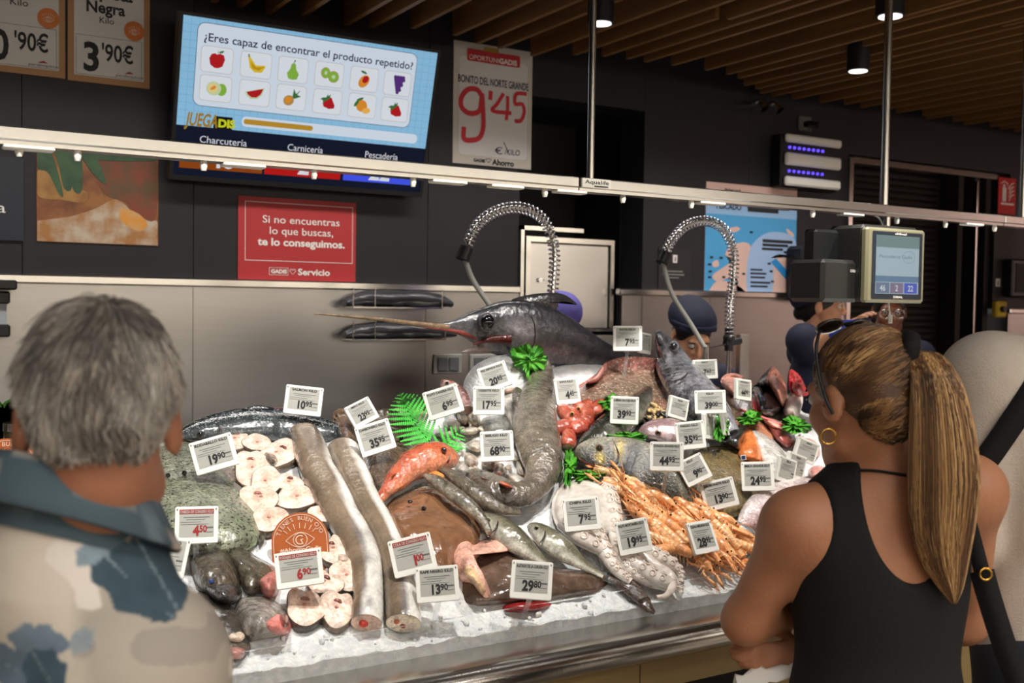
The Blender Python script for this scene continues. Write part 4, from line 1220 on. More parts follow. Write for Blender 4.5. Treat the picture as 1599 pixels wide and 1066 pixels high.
def body_rings(spine, thick, Yp, h, n=20, m=34, lift=1.0):
    pos = maker(Yp)
    S = smooth_path(spine, m)
    S[:, 2] = np.maximum(S[:, 2], 1.0)
    C = []
    for px, py, hw in S:
        c0 = pos(px, py, h)
        z = (c0-CAMP) @ FW
        C.append(pos(px, py, h+lift*thick*hw*z/FO))
    C = np.array(C)
    for _ in range(3): C[1:-1] = .25*C[:-2]+.5*C[1:-1]+.25*C[2:]
    T = np.gradient(C, axis=0); T /= np.linalg.norm(T, axis=1)[:, None]
    th = np.linspace(0, 2*pi, n, endpoint=False)
    R = []; AN = []
    for i, (px, py, hw) in enumerate(S):
        nn = bed_n(C[i][0], C[i][1]) if Yp is None else unit(CAMP-C[i])
        if Yp is None: nn = unit(nn+.35*unit(CAMP-C[i]))
        a = unit(np.cross(nn, T[i])); nn = np.cross(T[i], a)
        p0, z = proj(C[i])
        e = .004
        d2 = S[min(i+1, m-1), :2]-S[max(i-1, 0), :2]; d2 = unit(d2); q2 = np.array([-d2[1], d2[0]])
        sa = abs((proj(C[i]+a*e)[0]-p0) @ q2)/e; sn = abs((proj(C[i]+nn*e)[0]-p0) @ q2)/e
        w = hw/math.sqrt(sa*sa+(thick*sn)**2+1e-9)
        w = min(w, 1.5*hw*z/FO)
        R.append(C[i]+w*(np.cos(th)[:, None]*a+thick*np.sin(th)[:, None]*nn))
        AN.append((a, nn, w))
    return S, C, np.array(R), th, AN

def slabfin(t, name, pts, mat, col, h=.02, Yp=None, thick=.002, ribs=True, hs=None):
    """thin but solid fin from an outline in the picture; hs gives a height per point"""
    pos = maker(Yp)
    L = smooth_loop(pts, 36)
    k = len(pts)
    if hs is not None:
        H = np.interp(np.linspace(0, k, 36, endpoint=False), np.arange(k+1), list(hs)+[hs[0]])
    else: H = np.full(36, h)
    top = np.array([pos(a, b, hh) for (a, b), hh in zip(L, H)])
    c = top.mean(0)
    nn = unit(CAMP-c)
    bot = top-nn*thick
    m_ = MB()
    c1 = np.array(srgb(*col))
    cc = np.array([c1*(0.75+.5*(i % 2 if ribs else .5)) for i in range(36)])
    V = np.vstack([top, [c], bot, [c-nn*thick]])
    CCc = np.vstack([cc, [c1], cc, [c1]])
    F = [(i, (i+1) % 36, 36) for i in range(36)]+[(37+(i+1) % 36, 37+i, 73) for i in range(36)]+[(i, 37+i, 37+(i+1) % 36, (i+1) % 36) for i in range(36)]
    m_.add(V, F, 0, CCc)
    return m_.build(name, mat, t, smooth=True)

def fish(name, label, cat, spine, cols, flip=1, thick=.6, h=.0, Yp=None, tail=None, eye=None, fins=(), gill=None, mouth=None, mat=None, group=None,
         rough_amp=.0, cutend=None, pattern=None, tailcol=None, lift=1.0, ridge=None, n=20):
    S, C, R, th, AN = body_rings(spine, thick, Yp, h, lift=lift, n=n)
    m, n = R.shape[:2]
    base = C[len(C)//2].copy(); base[2] = R[..., 2].min()
    t = thing(name, base, label, cat, group)
    w = .5+.5*np.cos(th)*flip
    CC = np.tile(lerp3(cols, w)[None], (m, 1, 1))
    if pattern is not None: CC = pattern(CC, np.linspace(0, 1, m)[:, None]*np.ones((1, n)), np.tile(np.cos(th)*flip, (m, 1)), R)
    CC = np.clip(.8*CC*(1+.6*vnoise(R*26)[..., None]+.3*vnoise(R*80)[..., None]), 0, 1)
    if rough_amp: R = R+(rough_amp*vnoise(R*24)+rough_amp*.6*vnoise(R*60))[..., None]*unit_rows(R-C[:, None])
    mb = MB(); loft(mb, R, 0, CC.reshape(-1, 3)); mb.build('body', mat or m_skin, t)
    pos = maker(Yp)
    def near(px, py, push=.001):
        i = int(np.argmin(np.hypot(S[:, 0]-px, S[:, 1]-py)))
        d = ray(px, py)
        # point where the pixel's ray meets the body's upper skin, from the section nearest by
        a, nn, w_ = AN[i]
        x = np.clip((P(px, py, D=(C[i]-CAMP) @ FW/(d @ FW))-C[i]) @ a/max(w_, 1e-6), -.93, .93)
        hh = thick*w_*math.sqrt(1-x*x)
        tt = ((C[i]+nn*hh-CAMP) @ nn)/(d @ nn)
        return CAMP+d*tt-unit(d)*push, nn, (C[i]-CAMP) @ FW/FO
    if eye:
        for e in ([eye] if not isinstance(eye, list) else eye):
            p_, nn, s_ = near(e[0], e[1])
            r_ = e[2]*s_
            if len(e) > 3:
                m_ = MB(); sphere(m_, p_, (r_*1.5,)*3, col=srgb(*e[3])); m_.build('eye_ring', m_skin, t)
                p_ = p_+unit(CAMP-p_)*r_*.85
            m_ = MB(); sphere(m_, p_, r_); m_.build('eye', m_eye, t)
    for nm, L in (('gill_slit', gill), ('mouth', mouth)):
        if L:
            pts = smooth_path([near(a, b, .0005)[0] for a, b in L], 16)
            m_ = MB(); tube(m_, pts, np.maximum(.0028*np.sin(np.linspace(.15, pi-.15, 16)), .0008), 6, c=srgb(*((46, 34, 32) if nm == 'gill_slit' else (90, 34, 32))))
            m_.build(nm, m_skin, t)
    for fn in fins:
        o_ = slabfin(t, fn[0], fn[1], m_fin, fn[2], fn[3] if len(fn) > 3 else .03, Yp)
    if tail:
        slabfin(t, 'tail_fin', tail, m_fin, tailcol or cols[1], .02, Yp)
    if cutend:      # (which end, flesh colour, [spots])
        e, fc, spots = cutend
        ring = R[e]; cen = ring.mean(0); out = unit(C[e]-C[e+1 if e == 0 else e-1])
        m_ = MB(); k = len(ring)
        V = [ring*.0+cen+(ring-cen)*s+out*(.0015+.004*(1-s)) for s in (1.01, .86, .5)]
        Cc = [np.tile(np.array(srgb(*fc))*f, (k, 1)) for f in (.85, 1, 1.03)]
        V = np.vstack(V+[cen[None]+out*.006]); Cc = np.clip(np.vstack(Cc+[np.array(srgb(*fc))[None]]), 0, 1)
        F = [(a*k+i, a*k+(i+1) % k, (a+1)*k+(i+1) % k, (a+1)*k+i) for a in range(2) for i in range(k)]+[(2*k+i, 2*k+(i+1) % k, 3*k) for i in range(k)]
        Cc = np.clip(Cc*(1+.3*vnoise(V*70)[:, None]), 0, 1)
        m_.add(V, F, 0, Cc); cf = m_.build('cut_face', m_flesh, t)
        for sx, sy, r_, sc in spots:
            m_ = MB(); p_ = cen+AN[e][0]*AN[e][2]*sx+AN[e][1]*AN[e][2]*thick*sy+out*.005
            sphere(m_, p_, (r_, r_*.7, r_*.8), col=srgb(*sc), nu=10, nv=7); m_.build('bone_spot', m_flesh, cf)
    return t

def unit_rows(v):
    return v/np.maximum(np.linalg.norm(v, axis=-1, keepdims=True), 1e-9)

def dome(name, label, cat, outline, height, col, mat=None, bump=.0, bscale=28, h0=.0, rim=None, parent=None, group=None, colf=None, Yp=None, K=9, n=56, power=.5, peak=None, base_h=0.0, spots=None):
    """flat fish and cuts: an outline laid on the ice and filled with a real dome"""
    pos = maker(Yp)
    L = smooth_loop(outline, n)
    cen = L.mean(0) if peak is None else np.array(peak, float)
    ringsV = []; U = []
    for k in range(K):
        u = 1-(k/K)
        pts = cen+(L-cen)*u
        hh = h0+height*max(0.0, 1-u**2)**power
        ringsV.append(np.array([pos(a, b, hh) for a, b in pts])); U.append(u)
    top = pos(cen[0], cen[1], h0+height)
    bot = np.array([pos(a, b, base_h) for a, b in cen+(L-cen)*.97])
    allv = np.vstack(ringsV+[top[None]])
    if bump:
        nn = unit(CAMP-allv.mean(0))
        uu = np.concatenate([np.full(n, min(1.0, (1-u)*4)) for u in U]+[[1.0]])
        allv = allv+((bump*vnoise(allv*bscale)+bump*.5*vnoise(allv*bscale*2.3+3))*uu)[:, None]*(nn+np.array([0, 0, .5]))
    c1 = np.array(srgb(*col)); c2 = c1 if rim is None else np.array(srgb(*rim))
    uu = np.concatenate([np.full(n, u) for u in U]+[[0.0]])
    Cc = c1+(c2-c1)*(uu**5)[:, None]
    if colf is not None: Cc = colf(Cc, uu, allv)
    if mat is not m_flesh: Cc = Cc*.82
    Cc = np.clip(Cc*(1+.45*vnoise(allv*22)[:, None]+.3*vnoise(allv*75)[:, None]), 0, 1)
    F = []
    for k in range(K-1):
        for i in range(n):
            F.append((k*n+i, k*n+(i+1) % n, (k+1)*n+(i+1) % n, (k+1)*n+i))
    F += [((K-1)*n+i, (K-1)*n+(i+1) % n, K*n) for i in range(n)]
    m_ = MB()
    V = np.vstack([allv, bot]); Cc = np.vstack([Cc, np.tile(c2, (n, 1))])
    b0 = K*n+1
    F += [(b0+(i+1) % n, (i+1) % n, i, b0+i)[::-1] for i in range(n)]
    # keep faces looking outwards
    a_, b_, c_ = V[F[0][0]], V[F[0][1]], V[F[0][2]]
    if np.cross(b_-a_, c_-a_) @ (CAMP-a_) < 0: F = [f[::-1] for f in F]
    m_.add(V, F, 0, Cc)
    if parent is not None: return m_.build(name, mat or m_skin, parent)
    o = m_.build(name, mat or m_skin)
    return tag(o, label, cat, group)

def onpx(px, py, h): return surf(px, py, h)
def dot(t, name, px, py, rpx, h, col, mat=None, flat_=.6):
    p = surf(px, py, h); r_ = rpx*((p-CAMP) @ FW)/FO
    m_ = MB(); sphere(m_, p, (r_, r_, r_*flat_), col=srgb(*col), nu=12, nv=8)
    return m_.build(name, mat or m_skin, t)

# ------------------------------------------------------------------ swordfish
def sword_pat(CC, u, x, R):
    dark = np.array(srgb(40, 40, 44)); sil = np.array(srgb(158, 150, 154)); w = np.clip((u-.34)/.06, 0, 1)*np.clip((.47-u)/.02, 0, 1)*np.clip(1.2-np.abs(x+.2)*1.6, 0, 1)
    return CC*(1-w[..., None])+sil*w[..., None]
SWY = 2.95
sw = fish('swordfish', 'huge dark grey swordfish with long bill on top of the ice', 'fish',
          [(684, 509, 4), (705, 509, 9), (730, 509, 20), (755, 511, 33), (785, 513, 44), (820, 517, 47), (850, 524, 45), (880, 534, 39), (910, 546, 31), (940, 556, 23), (970, 565, 16), (1000, 572, 11)],
          ((150, 146, 148), (78, 77, 82), (34, 35, 40)), flip=1, thick=.5, Yp=SWY, pattern=sword_pat, lift=.3,
          mouth=None, gill=[(829, 492), (835, 508), (834, 535), (822, 552)], mat=vm('swordfish_skin', (40, .3), noise=(60, srgb(34, 34, 38), .35), rough=.32))
m_ = MB(); bl = [P(x, y, Y=SWY-.012) for x, y in ((700, 511), (650, 505.5), (590, 498), (540, 493.5), (490, 489.5))]
tube(m_, smooth_path(bl, 24), np.linspace(.0105, .0022, 24), 8, c=srgb(120, 96, 72)); m_.build('bill', m_skin, sw)
m_ = MB(); bl = [P(x, y+3, Y=SWY-.016) for x, y in ((752, 528), (735, 521), (715, 515), (690, 511), (655, 507))]
tube(m_, smooth_path(bl, 20), np.concatenate([np.linspace(.014, .008, 8), np.linspace(.008, .0015, 12)]), 8, c=srgb(128, 48, 36)); m_.build('mouth_edge', m_flesh, sw)
m_ = MB(); bl = [P(x, y, Y=SWY-.012) for x, y in ((800, 539), (770, 541), (748, 545), (721, 550))]
tube(m_, smooth_path(bl, 20), np.linspace(.030, .003, 20), 10, c=srgb(150, 132, 130)); m_.build('lower_jaw', m_skin, sw)
m_ = MB(); tube(m_, smooth_path([P(x, y, Y=SWY-.045) for x, y in ((795, 529), (765, 530), (738, 538))], 12), np.linspace(.020, .003, 12), 8, c=srgb(96, 22, 18)); m_.build('tongue', m_flesh, sw)
slabfin(sw, 'dorsal_fin', [(798, 470), (812, 463), (840, 458), (868, 457), (886, 462), (902, 476), (886, 471), (872, 474), (866, 492), (850, 486), (820, 478)], m_fin, (44, 42, 44), .02, SWY, .008, ribs=False)
slabfin(sw, 'pectoral_fin', [(792, 540), (810, 548), (840, 560), (850, 566), (820, 562), (796, 552)], m_fin, (46, 44, 48), .085, SWY, .006, ribs=False)
p_ = P(761, 503, Y=SWY-.078); m_ = MB(); sphere(m_, p_+np.array([0, .012, 0]), (.031, .024, .033), col=srgb(64, 62, 66)); m_.build('eye_rim', m_skin, sw)
m_ = MB(); sphere(m_, p_+np.array([0, -.002, 0]), (.0245, .02, .0265), nu=20, nv=12); m_.build('eye', m_eye, sw)

# ------------------------------------------------------------------ left: salmon, turbots
m_salmon = vm('salmon_skin', (60, .12), speck=(170, srgb(120, 128, 126), .57), rough=.2)
fish('salmon', 'dark silver speckled salmon lying along the rear edge on the left', 'fish', [(271, 684, 2), (286, 678, 9), (310, 671, 17), (345, 666, 23), (385, 662, 27), (425, 662, 28), (470, 667, 25), (515, 673, 17), (550, 676, 9)],
     ((90, 96, 98), (24, 29, 32), (8, 9, 11)), flip=1, thick=.6, eye=(313, 678, 4, (60, 66, 66)), mat=m_salmon, gill=[(338, 655), (345, 672), (340, 686)], fins=[('dorsal_fin', [(378, 640), (400, 633), (428, 637), (412, 645)], (34, 38, 40), .06)])
m_turbot = vm('turbot_skin', (60, .3), speck=(140, srgb(60, 64, 52), .56), noise=(26, srgb(150, 152, 132), .6))
ft = dome('turbot', 'mottled green turbot behind the front one, left of the salmon price label', 'fish', [(196, 752), (214, 712), (240, 690), (272, 684), (305, 692), (340, 715), (372, 745), (372, 765), (330, 770), (280, 775), (225, 775)], .045, (122, 128, 106), m_turbot, .006, rim=(96, 98, 84))
t = thing('turbot', surf(320, 800), 'large mottled green turbot in front, below the other turbot', 'fish')
dome('body', '', '', [(218, 775), (250, 742), (290, 731), (330, 741), (362, 757), (390, 782), (406, 808), (409, 836), (388, 858), (340, 868), (295, 866), (258, 845), (232, 812)], .055, (126, 134, 108), m_turbot, .007, parent=t, h0=.012)
slabfin(t, 'fin_fringe', [(335, 738), (366, 752), (396, 780), (413, 810), (415, 838), (404, 848), (404, 812), (386, 786), (360, 764)], m_fin, (104, 106, 92), .024)
for e in ((288, 738, 4), (262, 742, 4)): dot(t, 'eye', *e, .05, (40, 40, 36), m_eye, 1)

# ------------------------------------------------------------------ steaks
m_sk = vm('steak_flesh', (60, .3), noise=(24, srgb(238, 196, 176), .5), rough=.3, coat=.4, sss=.2)
m_sks = vm('steak_skin', (50, .25))
rs = random.Random(5)
def steak(px, py, rx, ry, rot, label, skin=(92, 78, 68), th=.032, notch=True, hole=(0, 0), tilt=.18, h=.035):
    c = surf(px, py, h)
    s_ = ((c-CAMP) @ FW)/FO
    nn = unit(bed_n(c[0], c[1])*(1-tilt)+unit(CAMP-c)*tilt)
    a = unit(RT-nn*(RT @ nn)); b = np.cross(nn, a)
    rot = math.radians(rot); a, b = a*math.cos(rot)+b*math.sin(rot), -a*math.sin(rot)+b*math.cos(rot)
    fy = abs((proj(c+b*.01)[0]-proj(c)[0])[1])/.01*s_
    rx, ry = rx*s_*1.1, ry*s_*1.1/max(fy, .5)
    t = thing('fish_steak', c-nn*th, label, 'fish steak', 'round white fish steaks on the left')
    n = 36; ph = np.linspace(0, 2*pi, n, endpoint=False)
    rr = 1+.09*np.sin(2*ph+rs.random()*6)+.07*np.sin(3*ph+rs.random()*6)+.03*np.sin(5*ph+rs.random()*6)
    if notch: rr = rr-.22*np.exp(-((np.mod(ph-pi/2+pi, 2*pi)-pi)/.28)**2)
    o = np.stack([rx*rr*np.cos(ph), ry*rr*np.sin(ph)], 1)
    W = lambda k, z: c+np.outer(o[:, 0]*k, a)+np.outer(o[:, 1]*k, b)+nn*z
    m_ = MB()
    fc = np.array(srgb(232, 208, 190))
    V = np.vstack([W(.965, 0), W(.8, .003), W(.45, .0035), (c+nn*.002)[None]])
    Cc = np.vstack([np.tile(fc*.95, (n, 1)), np.tile(fc, (n, 1)), np.tile(fc*np.array([1, .93, .9]), (n, 1)), [fc*np.array([.95, .75, .7])]])
    F = [(k*n+i, k*n+(i+1) % n, (k+1)*n+(i+1) % n, (k+1)*n+i) for k in range(2) for i in range(n)]+[(2*n+i, 2*n+(i+1) % n, 3*n) for i in range(n)]
    m_.add(V, F, 0, np.clip(Cc, 0, 1)); m_.build('flesh', m_sk, t)
    m_ = MB(); sc = np.array(srgb(*skin))
    loft(m_, [W(.93, -th), W(1.0, -th*.9), W(1.02, -th*.5), W(1.0, -.001), W(.965, .0)], 0, np.concatenate([np.tile(sc*f, (n, 1)) for f in (.7, .9, 1.0, 1.1, 1.5)]), caps=True); m_.build('skin_rim', m_sks, t)
    hx, hy = hole
    m_ = MB(); sphere(m_, c+a*rx*hx+b*ry*hy+nn*.001, (.005, .004, .004), col=srgb(196, 130, 112), nu=10, nv=7); m_.build('backbone', m_flesh, t)
    if notch:
        q_ = c+b*ry*(.30+.1*rs.random())+nn*.0015; a_ = a*math.cos(rot)+b*math.sin(rot)
        m_ = MB(); tube(m_, smooth_path([q_-a*rx*.26-b*ry*.08, q_-a*rx*.08, q_+a*rx*.08-b*ry*.03, q_+a*rx*.24-b*ry*.12], 10), np.array([.001, .003, .0048, .0055, .005, .0055, .0058, .0045, .003, .001]), 8, c=srgb(*rs.choice(((150, 86, 72), (170, 104, 88), (120, 64, 54))))); m_.build('belly_cavity', m_flesh, t)
    return t
ST = [(368, 684, 21, 15, 10, 'fish steak at the back left, beside the salmon'), (436, 706, 27, 20, -20, 'wide heart shaped fish steak beside the first long fish trunk'), (402, 690, 19, 13, 30, 'small fish steak with dark rim leaning on the salmon'),
      (393, 728, 27, 25, 15, 'round fish steak with reddish core below the slanted 19,90 label'), (416, 750, 24, 20, -5, 'fish steak lying half under the reddish core one'), (404, 778, 25, 22, 20, 'round fish steak beside the edge of the front turbot'),
      (463, 775, 28, 18, 5, 'flat fish steak with brown rim above the orange promotion sign'), (421, 809, 24, 18, -10, 'fish steak with red core partly behind the orange sign'), (452, 752, 20, 12, 0, 'pale fish steak next to bare ice, beside the first trunk'),
      (520, 858, 18, 24, 20, 'greyish fish steak standing right of the orange sign'), (539, 896, 24, 22, 10, 'fish steak against the first trunk, lower right of the orange sign'), (508, 908, 25, 17, -8, 'small fish steak right of the red 6,90 label'),
      (477, 946, 30, 26, 12, 'big fish steak in the front row, left one of two'), (525, 948, 27, 25, -6, 'big fish steak in the front row, against the first trunk'), (505, 800, 20, 14, 0, 'pale fish steak above the orange sign next to the first trunk')]
for px, py, rx, ry, ro, lab in ST:
    steak(px, py, rx, ry, ro, lab, skin=rs.choice(((92, 78, 66), (74, 66, 58), (110, 94, 80))), hole=(rs.uniform(-.15, .15), rs.uniform(-.1, .1)), notch=rs.random() < .7)
dome('tail_piece', 'greyish skin cut under the slanted 19,90 label', 'fish cut', [(340, 730), (362, 725), (374, 742), (368, 756), (350, 752)], .03, (150, 134, 120), m_skin, .003)
dome('fish_offcut', 'small brown skinned offcut standing between steaks behind the orange sign', 'fish cut', [(412, 700), (432, 708), (436, 722), (424, 730), (408, 716)], .05, (112, 98, 84), m_skin, .003)
dome('pale_cube', 'small pale offcut with dark mark right of the orange sign', 'fish cut', [(524, 864), (538, 862), (550, 870), (548, 880), (528, 880)], .05, (206, 186, 170), m_flesh, .001)

# ------------------------------------------------------------------ dark heads at the front left
m_dh = vm('dark_head_skin', (50, .6), noise=(30, srgb(60, 54, 48), .6), rough=.18, coat=.8)
t = thing('conger_piece', surf(332, 885), 'round brown wet fish head with blue eye below the red 4,50 label', 'fish head')
dome('body', '', '', [(296, 880), (303, 858), (325, 848), (350, 853), (365, 870), (376, 900), (372, 930), (350, 945), (325, 930), (305, 910)], .07, (96, 86, 72), m_dh, .012, parent=t)
dome('jaw', '', '', [(318, 915), (345, 905), (370, 910), (378, 930), (360, 945), (335, 940)], .085, (66, 64, 66), m_dh, .008, parent=t)
dot(t, 'eye', 330, 908, 5, .075, (40, 54, 90), M('blue_eye', srgb(44, 60, 110), .1), .9)
t = thing('conger_piece', surf(400, 880), 'olive skinned fish head cut with pink gills left of the orange sign', 'fish head')
dome('body', '', '', [(352, 862), (372, 850), (400, 868), (428, 884), (432, 905), (408, 925), (385, 928), (370, 900)], .06, (98, 92, 74), m_dh, .010, parent=t)
dome('cut_face', '', '', [(398, 905), (412, 890), (430, 890), (438, 905), (432, 930), (415, 932)], .065, (196, 124, 116), m_flesh, .008, parent=t)
t = thing('conger_piece', surf(410, 960), 'pale grey cut fish head with pink inside in the front left row', 'fish head')
dome('body', '', '', [(366, 950), (380, 932), (412, 930), (440, 945), (455, 968), (450, 988), (420, 996), (390, 1000), (370, 980)], .065, (170, 162, 152), m_dh, .008, parent=t)
dome('cut_face', '', '', [(402, 965), (420, 952), (440, 955), (454, 970), (452, 988), (430, 992), (408, 985)], .07, (202, 120, 112), m_flesh, .012, parent=t)
dome('gill', '', '', [(434, 960), (448, 958), (452, 975), (442, 982)], .076, (112, 62, 54), m_flesh, .003, parent=t)
t = thing('conger_piece', surf(345, 960), 'dark wet fish head nearest to the flowered shirt', 'fish head')
dome('body', '', '', [(305, 925), (330, 930), (360, 945), (385, 965), (392, 1000), (378, 1010), (340, 1015), (310, 990)], .055, (82, 76, 70), m_dh, .012, parent=t)
t = thing('conger_piece', surf(362, 995), 'cut fish head with cream face at the very front left behind the glass', 'fish head')
dome('body', '', '', [(338, 990), (345, 975), (370, 972), (388, 985), (392, 1010), (375, 1032), (350, 1030), (336, 1010)], .035, (110, 98, 88), m_dh, .006, parent=t)
dome('cut_face', '', '', [(343, 992), (352, 977), (372, 975), (387, 990), (380, 1004), (352, 1006)], .05, (226, 204, 182), m_flesh, .004, parent=t)
dome('gill', '', '', [(350, 1010), (368, 1006), (385, 1012), (378, 1028), (356, 1028)], .04, (186, 132, 122), m_flesh, .008, parent=t)

# ------------------------------------------------------------------ two long trunks
def trunk_pat(edge0, edge1, sgn):
    def f(CC, u, x, R):
        tan = np.array(srgb(138, 120, 100)); pale = np.array(srgb(244, 240, 232)); line = np.array(srgb(104, 96, 112))
        e = edge0+(edge1-edge0)*u+.16*vnoise(R*14)
        d = sgn*x-e
        k = np.clip(d*4+.5, 0, 1)
        out = tan*(1-k[..., None])+pale*k[..., None]
        g = np.exp(-((d+.05)/.07)**2)*np.clip((u-.3)*4, 0, 1)*.6+np.exp(-((d-.42)/.05)**2)*np.clip((u-.5)*4, 0, 1)*.5
        return out*(1-g[..., None])+line*g[..., None]
    return f
fish('conger', 'long headless tan and white fish trunk, the one nearer the steaks', 'fish', [(475, 676, 24), (486, 705, 27), (497, 737, 28), (519, 775, 29), (540, 815, 27), (561, 850, 27), (571, 885, 26), (575, 925, 24), (574, 955, 26), (573, 972, 25)],
     ((150, 134, 114),)*3, flip=1, thick=.75, h=.005, pattern=trunk_pat(.85, -.55, 1), rough_amp=.004, mat=vm('conger_skin', (40, .2), mottle=((16, .14), (130, .10)), rough=.26), cutend=(-1, (226, 190, 170), [(-.2, .1, .011, (196, 60, 44)), (-.05, .0, .006, (70, 30, 30))]))
fish('conger', 'long headless fish trunk with big oval cut face, right one of the pair', 'fish', [(536, 700, 24), (547, 730, 25), (559, 755, 24), (573, 785, 23), (595, 820, 22), (611, 860, 22), (621, 895, 23), (627, 930, 27), (630, 962, 29), (630, 972, 28)],
     ((150, 134, 114),)*3, flip=1, thick=.75, h=.005, pattern=trunk_pat(.30, .0, 1), rough_amp=.004, mat=vm('conger_skin'), cutend=(-1, (232, 214, 190), [(-.4, .25, .007, (206, 110, 70)), (.0, -.1, .007, (150, 40, 30)), (-.08, -.15, .004, (60, 20, 20))]))

# brown fish behind the 23,95 label
dome('conger_piece', 'smooth brown fish head left of the 23,95 label at the back edge', 'fish head', [(520, 648), (528, 638), (542, 640), (556, 655), (562, 682), (552, 704), (536, 694), (524, 672)], .06, (122, 100, 82), m_skin, .004)
t = thing('monkfish', surf(610, 700), 'brown slimy monkfish behind the orange scorpionfish', 'fish')
dome('body', '', '', [(572, 665), (590, 640), (615, 640), (638, 655), (652, 680), (650, 708), (628, 738), (612, 765), (592, 778), (575, 750), (568, 710)], .055, (104, 82, 62), m_dh, .01, parent=t)
dome('pale_belly', '', '', [(612, 640), (640, 636), (668, 645), (660, 660), (635, 658)], .06, (206, 180, 166), m_flesh, .004, parent=t)
dot(t, 'eye', 627, 684, 4, .058, (40, 60, 50), m_eye, .8)

# orange scorpionfish
def orpat(CC, u, x, R):
    return CC*(1+.25*np.clip(u-.6, 0, 1)[..., None])
sc_ = fish('scorpionfish', 'bright orange scorpionfish lying over the brown ray', 'fish', [(592, 783, 6), (604, 766, 12), (622, 746, 19), (643, 729, 24), (662, 718, 27), (680, 713, 26), (694, 713, 22), (702, 714, 14), (705, 715, 5)],
     ((236, 158, 120), (206, 92, 44), (170, 72, 34)), flip=1, thick=.75, h=.035, eye=(693, 702, 3.5, (150, 64, 38)), mouth=[(704, 708), (700, 720), (692, 727)], mat=vm('scorpion_skin', (60, .6), noise=(40, srgb(160, 60, 30), .35)), rough_amp=.008,
     fins=[('pectoral_fin', [(668, 733), (684, 736), (694, 744), (676, 748)], (230, 150, 80), .07), ('dorsal_fin', [(610, 745), (630, 722), (655, 700), (672, 692), (655, 708), (632, 730)], (186, 84, 40), .085)], lift=1.1)
# brown ray
m_ray = vm('ray_skin', (22, .3), noise=(16, srgb(96, 64, 44), .5), rough=.16, coat=1.0, mottle=((14, .22), (70, .10)))
t = thing('ray', surf(680, 820), 'big brown slimy ray in the middle of the front slope', 'fish')
dome('body', '', '', [(600, 800), (610, 780), (635, 765), (662, 752), (690, 764), (722, 785), (748, 805), (762, 828), (752, 852), (722, 868), (704, 900), (660, 900), (625, 860), (606, 825)], .075, (150, 108, 78), m_ray, .016, parent=t, bscale=18)
for e in ((640, 783, 4), (662, 793, 4)): dot(t, 'eye', *e, .07, (60, 48, 34), m_eye, .7)

# ------------------------------------------------------------------ middle
m_ling = vm('ling_skin', (60, .4), noise=(26, srgb(96, 88, 76), .6), rough=.2)
fish('ling', 'big grey ling curled like a hook in the middle of the heap', 'fish', [(853, 562, 5), (850, 580, 15), (842, 605, 25), (835, 640, 32), (837, 675, 36), (845, 710, 34), (848, 740, 26), (832, 764, 21), (805, 775, 22), (778, 768, 25), (756, 752, 21), (740, 736, 8)],
     ((134, 122, 106), (122, 112, 98), (96, 86, 76)), flip=1, thick=.62, h=.04, mat=m_ling, rough_amp=.004, fins=[('pectoral_fin', [(800, 612), (808, 604), (822, 618), (816, 640), (802, 630)], (96, 88, 78), .09), ('dorsal_fin', [(862, 640), (872, 680), (878, 720), (866, 700), (858, 660)], (84, 76, 68), .1)],
     eye=(752, 738, 4), mouth=[(736, 732), (752, 746), (770, 752)])
dome('gill_flap', 'orange red gill of the curled ling, seen beside its mouth', 'fish cut', [(772, 752), (782, 748), (800, 757), (806, 764), (790, 764)], .128, (214, 96, 58), m_flesh, .002, base_h=.09)
# slender fishes
slim = ((206, 198, 180), (110, 102, 84), (58, 56, 46))
fish('slender_fish', 'slim grey fish lying down the slope from the scorpionfish head', 'fish', [(664, 742, 4), (680, 750, 10), (702, 766, 12), (724, 783, 12), (744, 800, 10), (758, 818, 7), (764, 832, 5)], slim, flip=1, thick=.8, h=.075, mat=m_ling)
fish('slender_fish', 'slim dark fish squeezed between the curled ling and the other slim fish', 'fish', [(688, 732, 5), (706, 742, 10), (730, 760, 13), (756, 780, 13), (785, 796, 9), (812, 800, 5)], ((150, 140, 122), (92, 84, 70), (54, 50, 44)), flip=1, thick=.8, h=.055, mat=m_ling)
blu = ((232, 228, 212), (128, 122, 100), (52, 52, 42))
fish('bluefish', 'silver green fish beside the brown ray, upper one of two', 'fish', [(744, 806, 6), (758, 810, 13), (778, 823, 20), (800, 840, 21), (822, 857, 16), (842, 872, 9), (858, 884, 5)], blu, flip=1, thick=.6, h=.04, eye=(762, 812, 3.5, (150, 150, 120)), gill=[(778, 808), (776, 822), (768, 832)])
fish('bluefish', 'silver green fish with forked tail pointing at the octopus arm', 'fish', [(828, 820, 6), (838, 826, 13), (858, 842, 19), (882, 860, 18), (905, 877, 11), (926, 890, 6), (942, 899, 4)], blu, flip=1, thick=.6, h=.035, eye=(838, 824, 3, (150, 150, 120)), gill=[(852, 824), (850, 838), (842, 848)],
     tail=[(936, 893), (958, 896), (948, 901), (962, 912), (938, 904)], tailcol=(120, 132, 130))
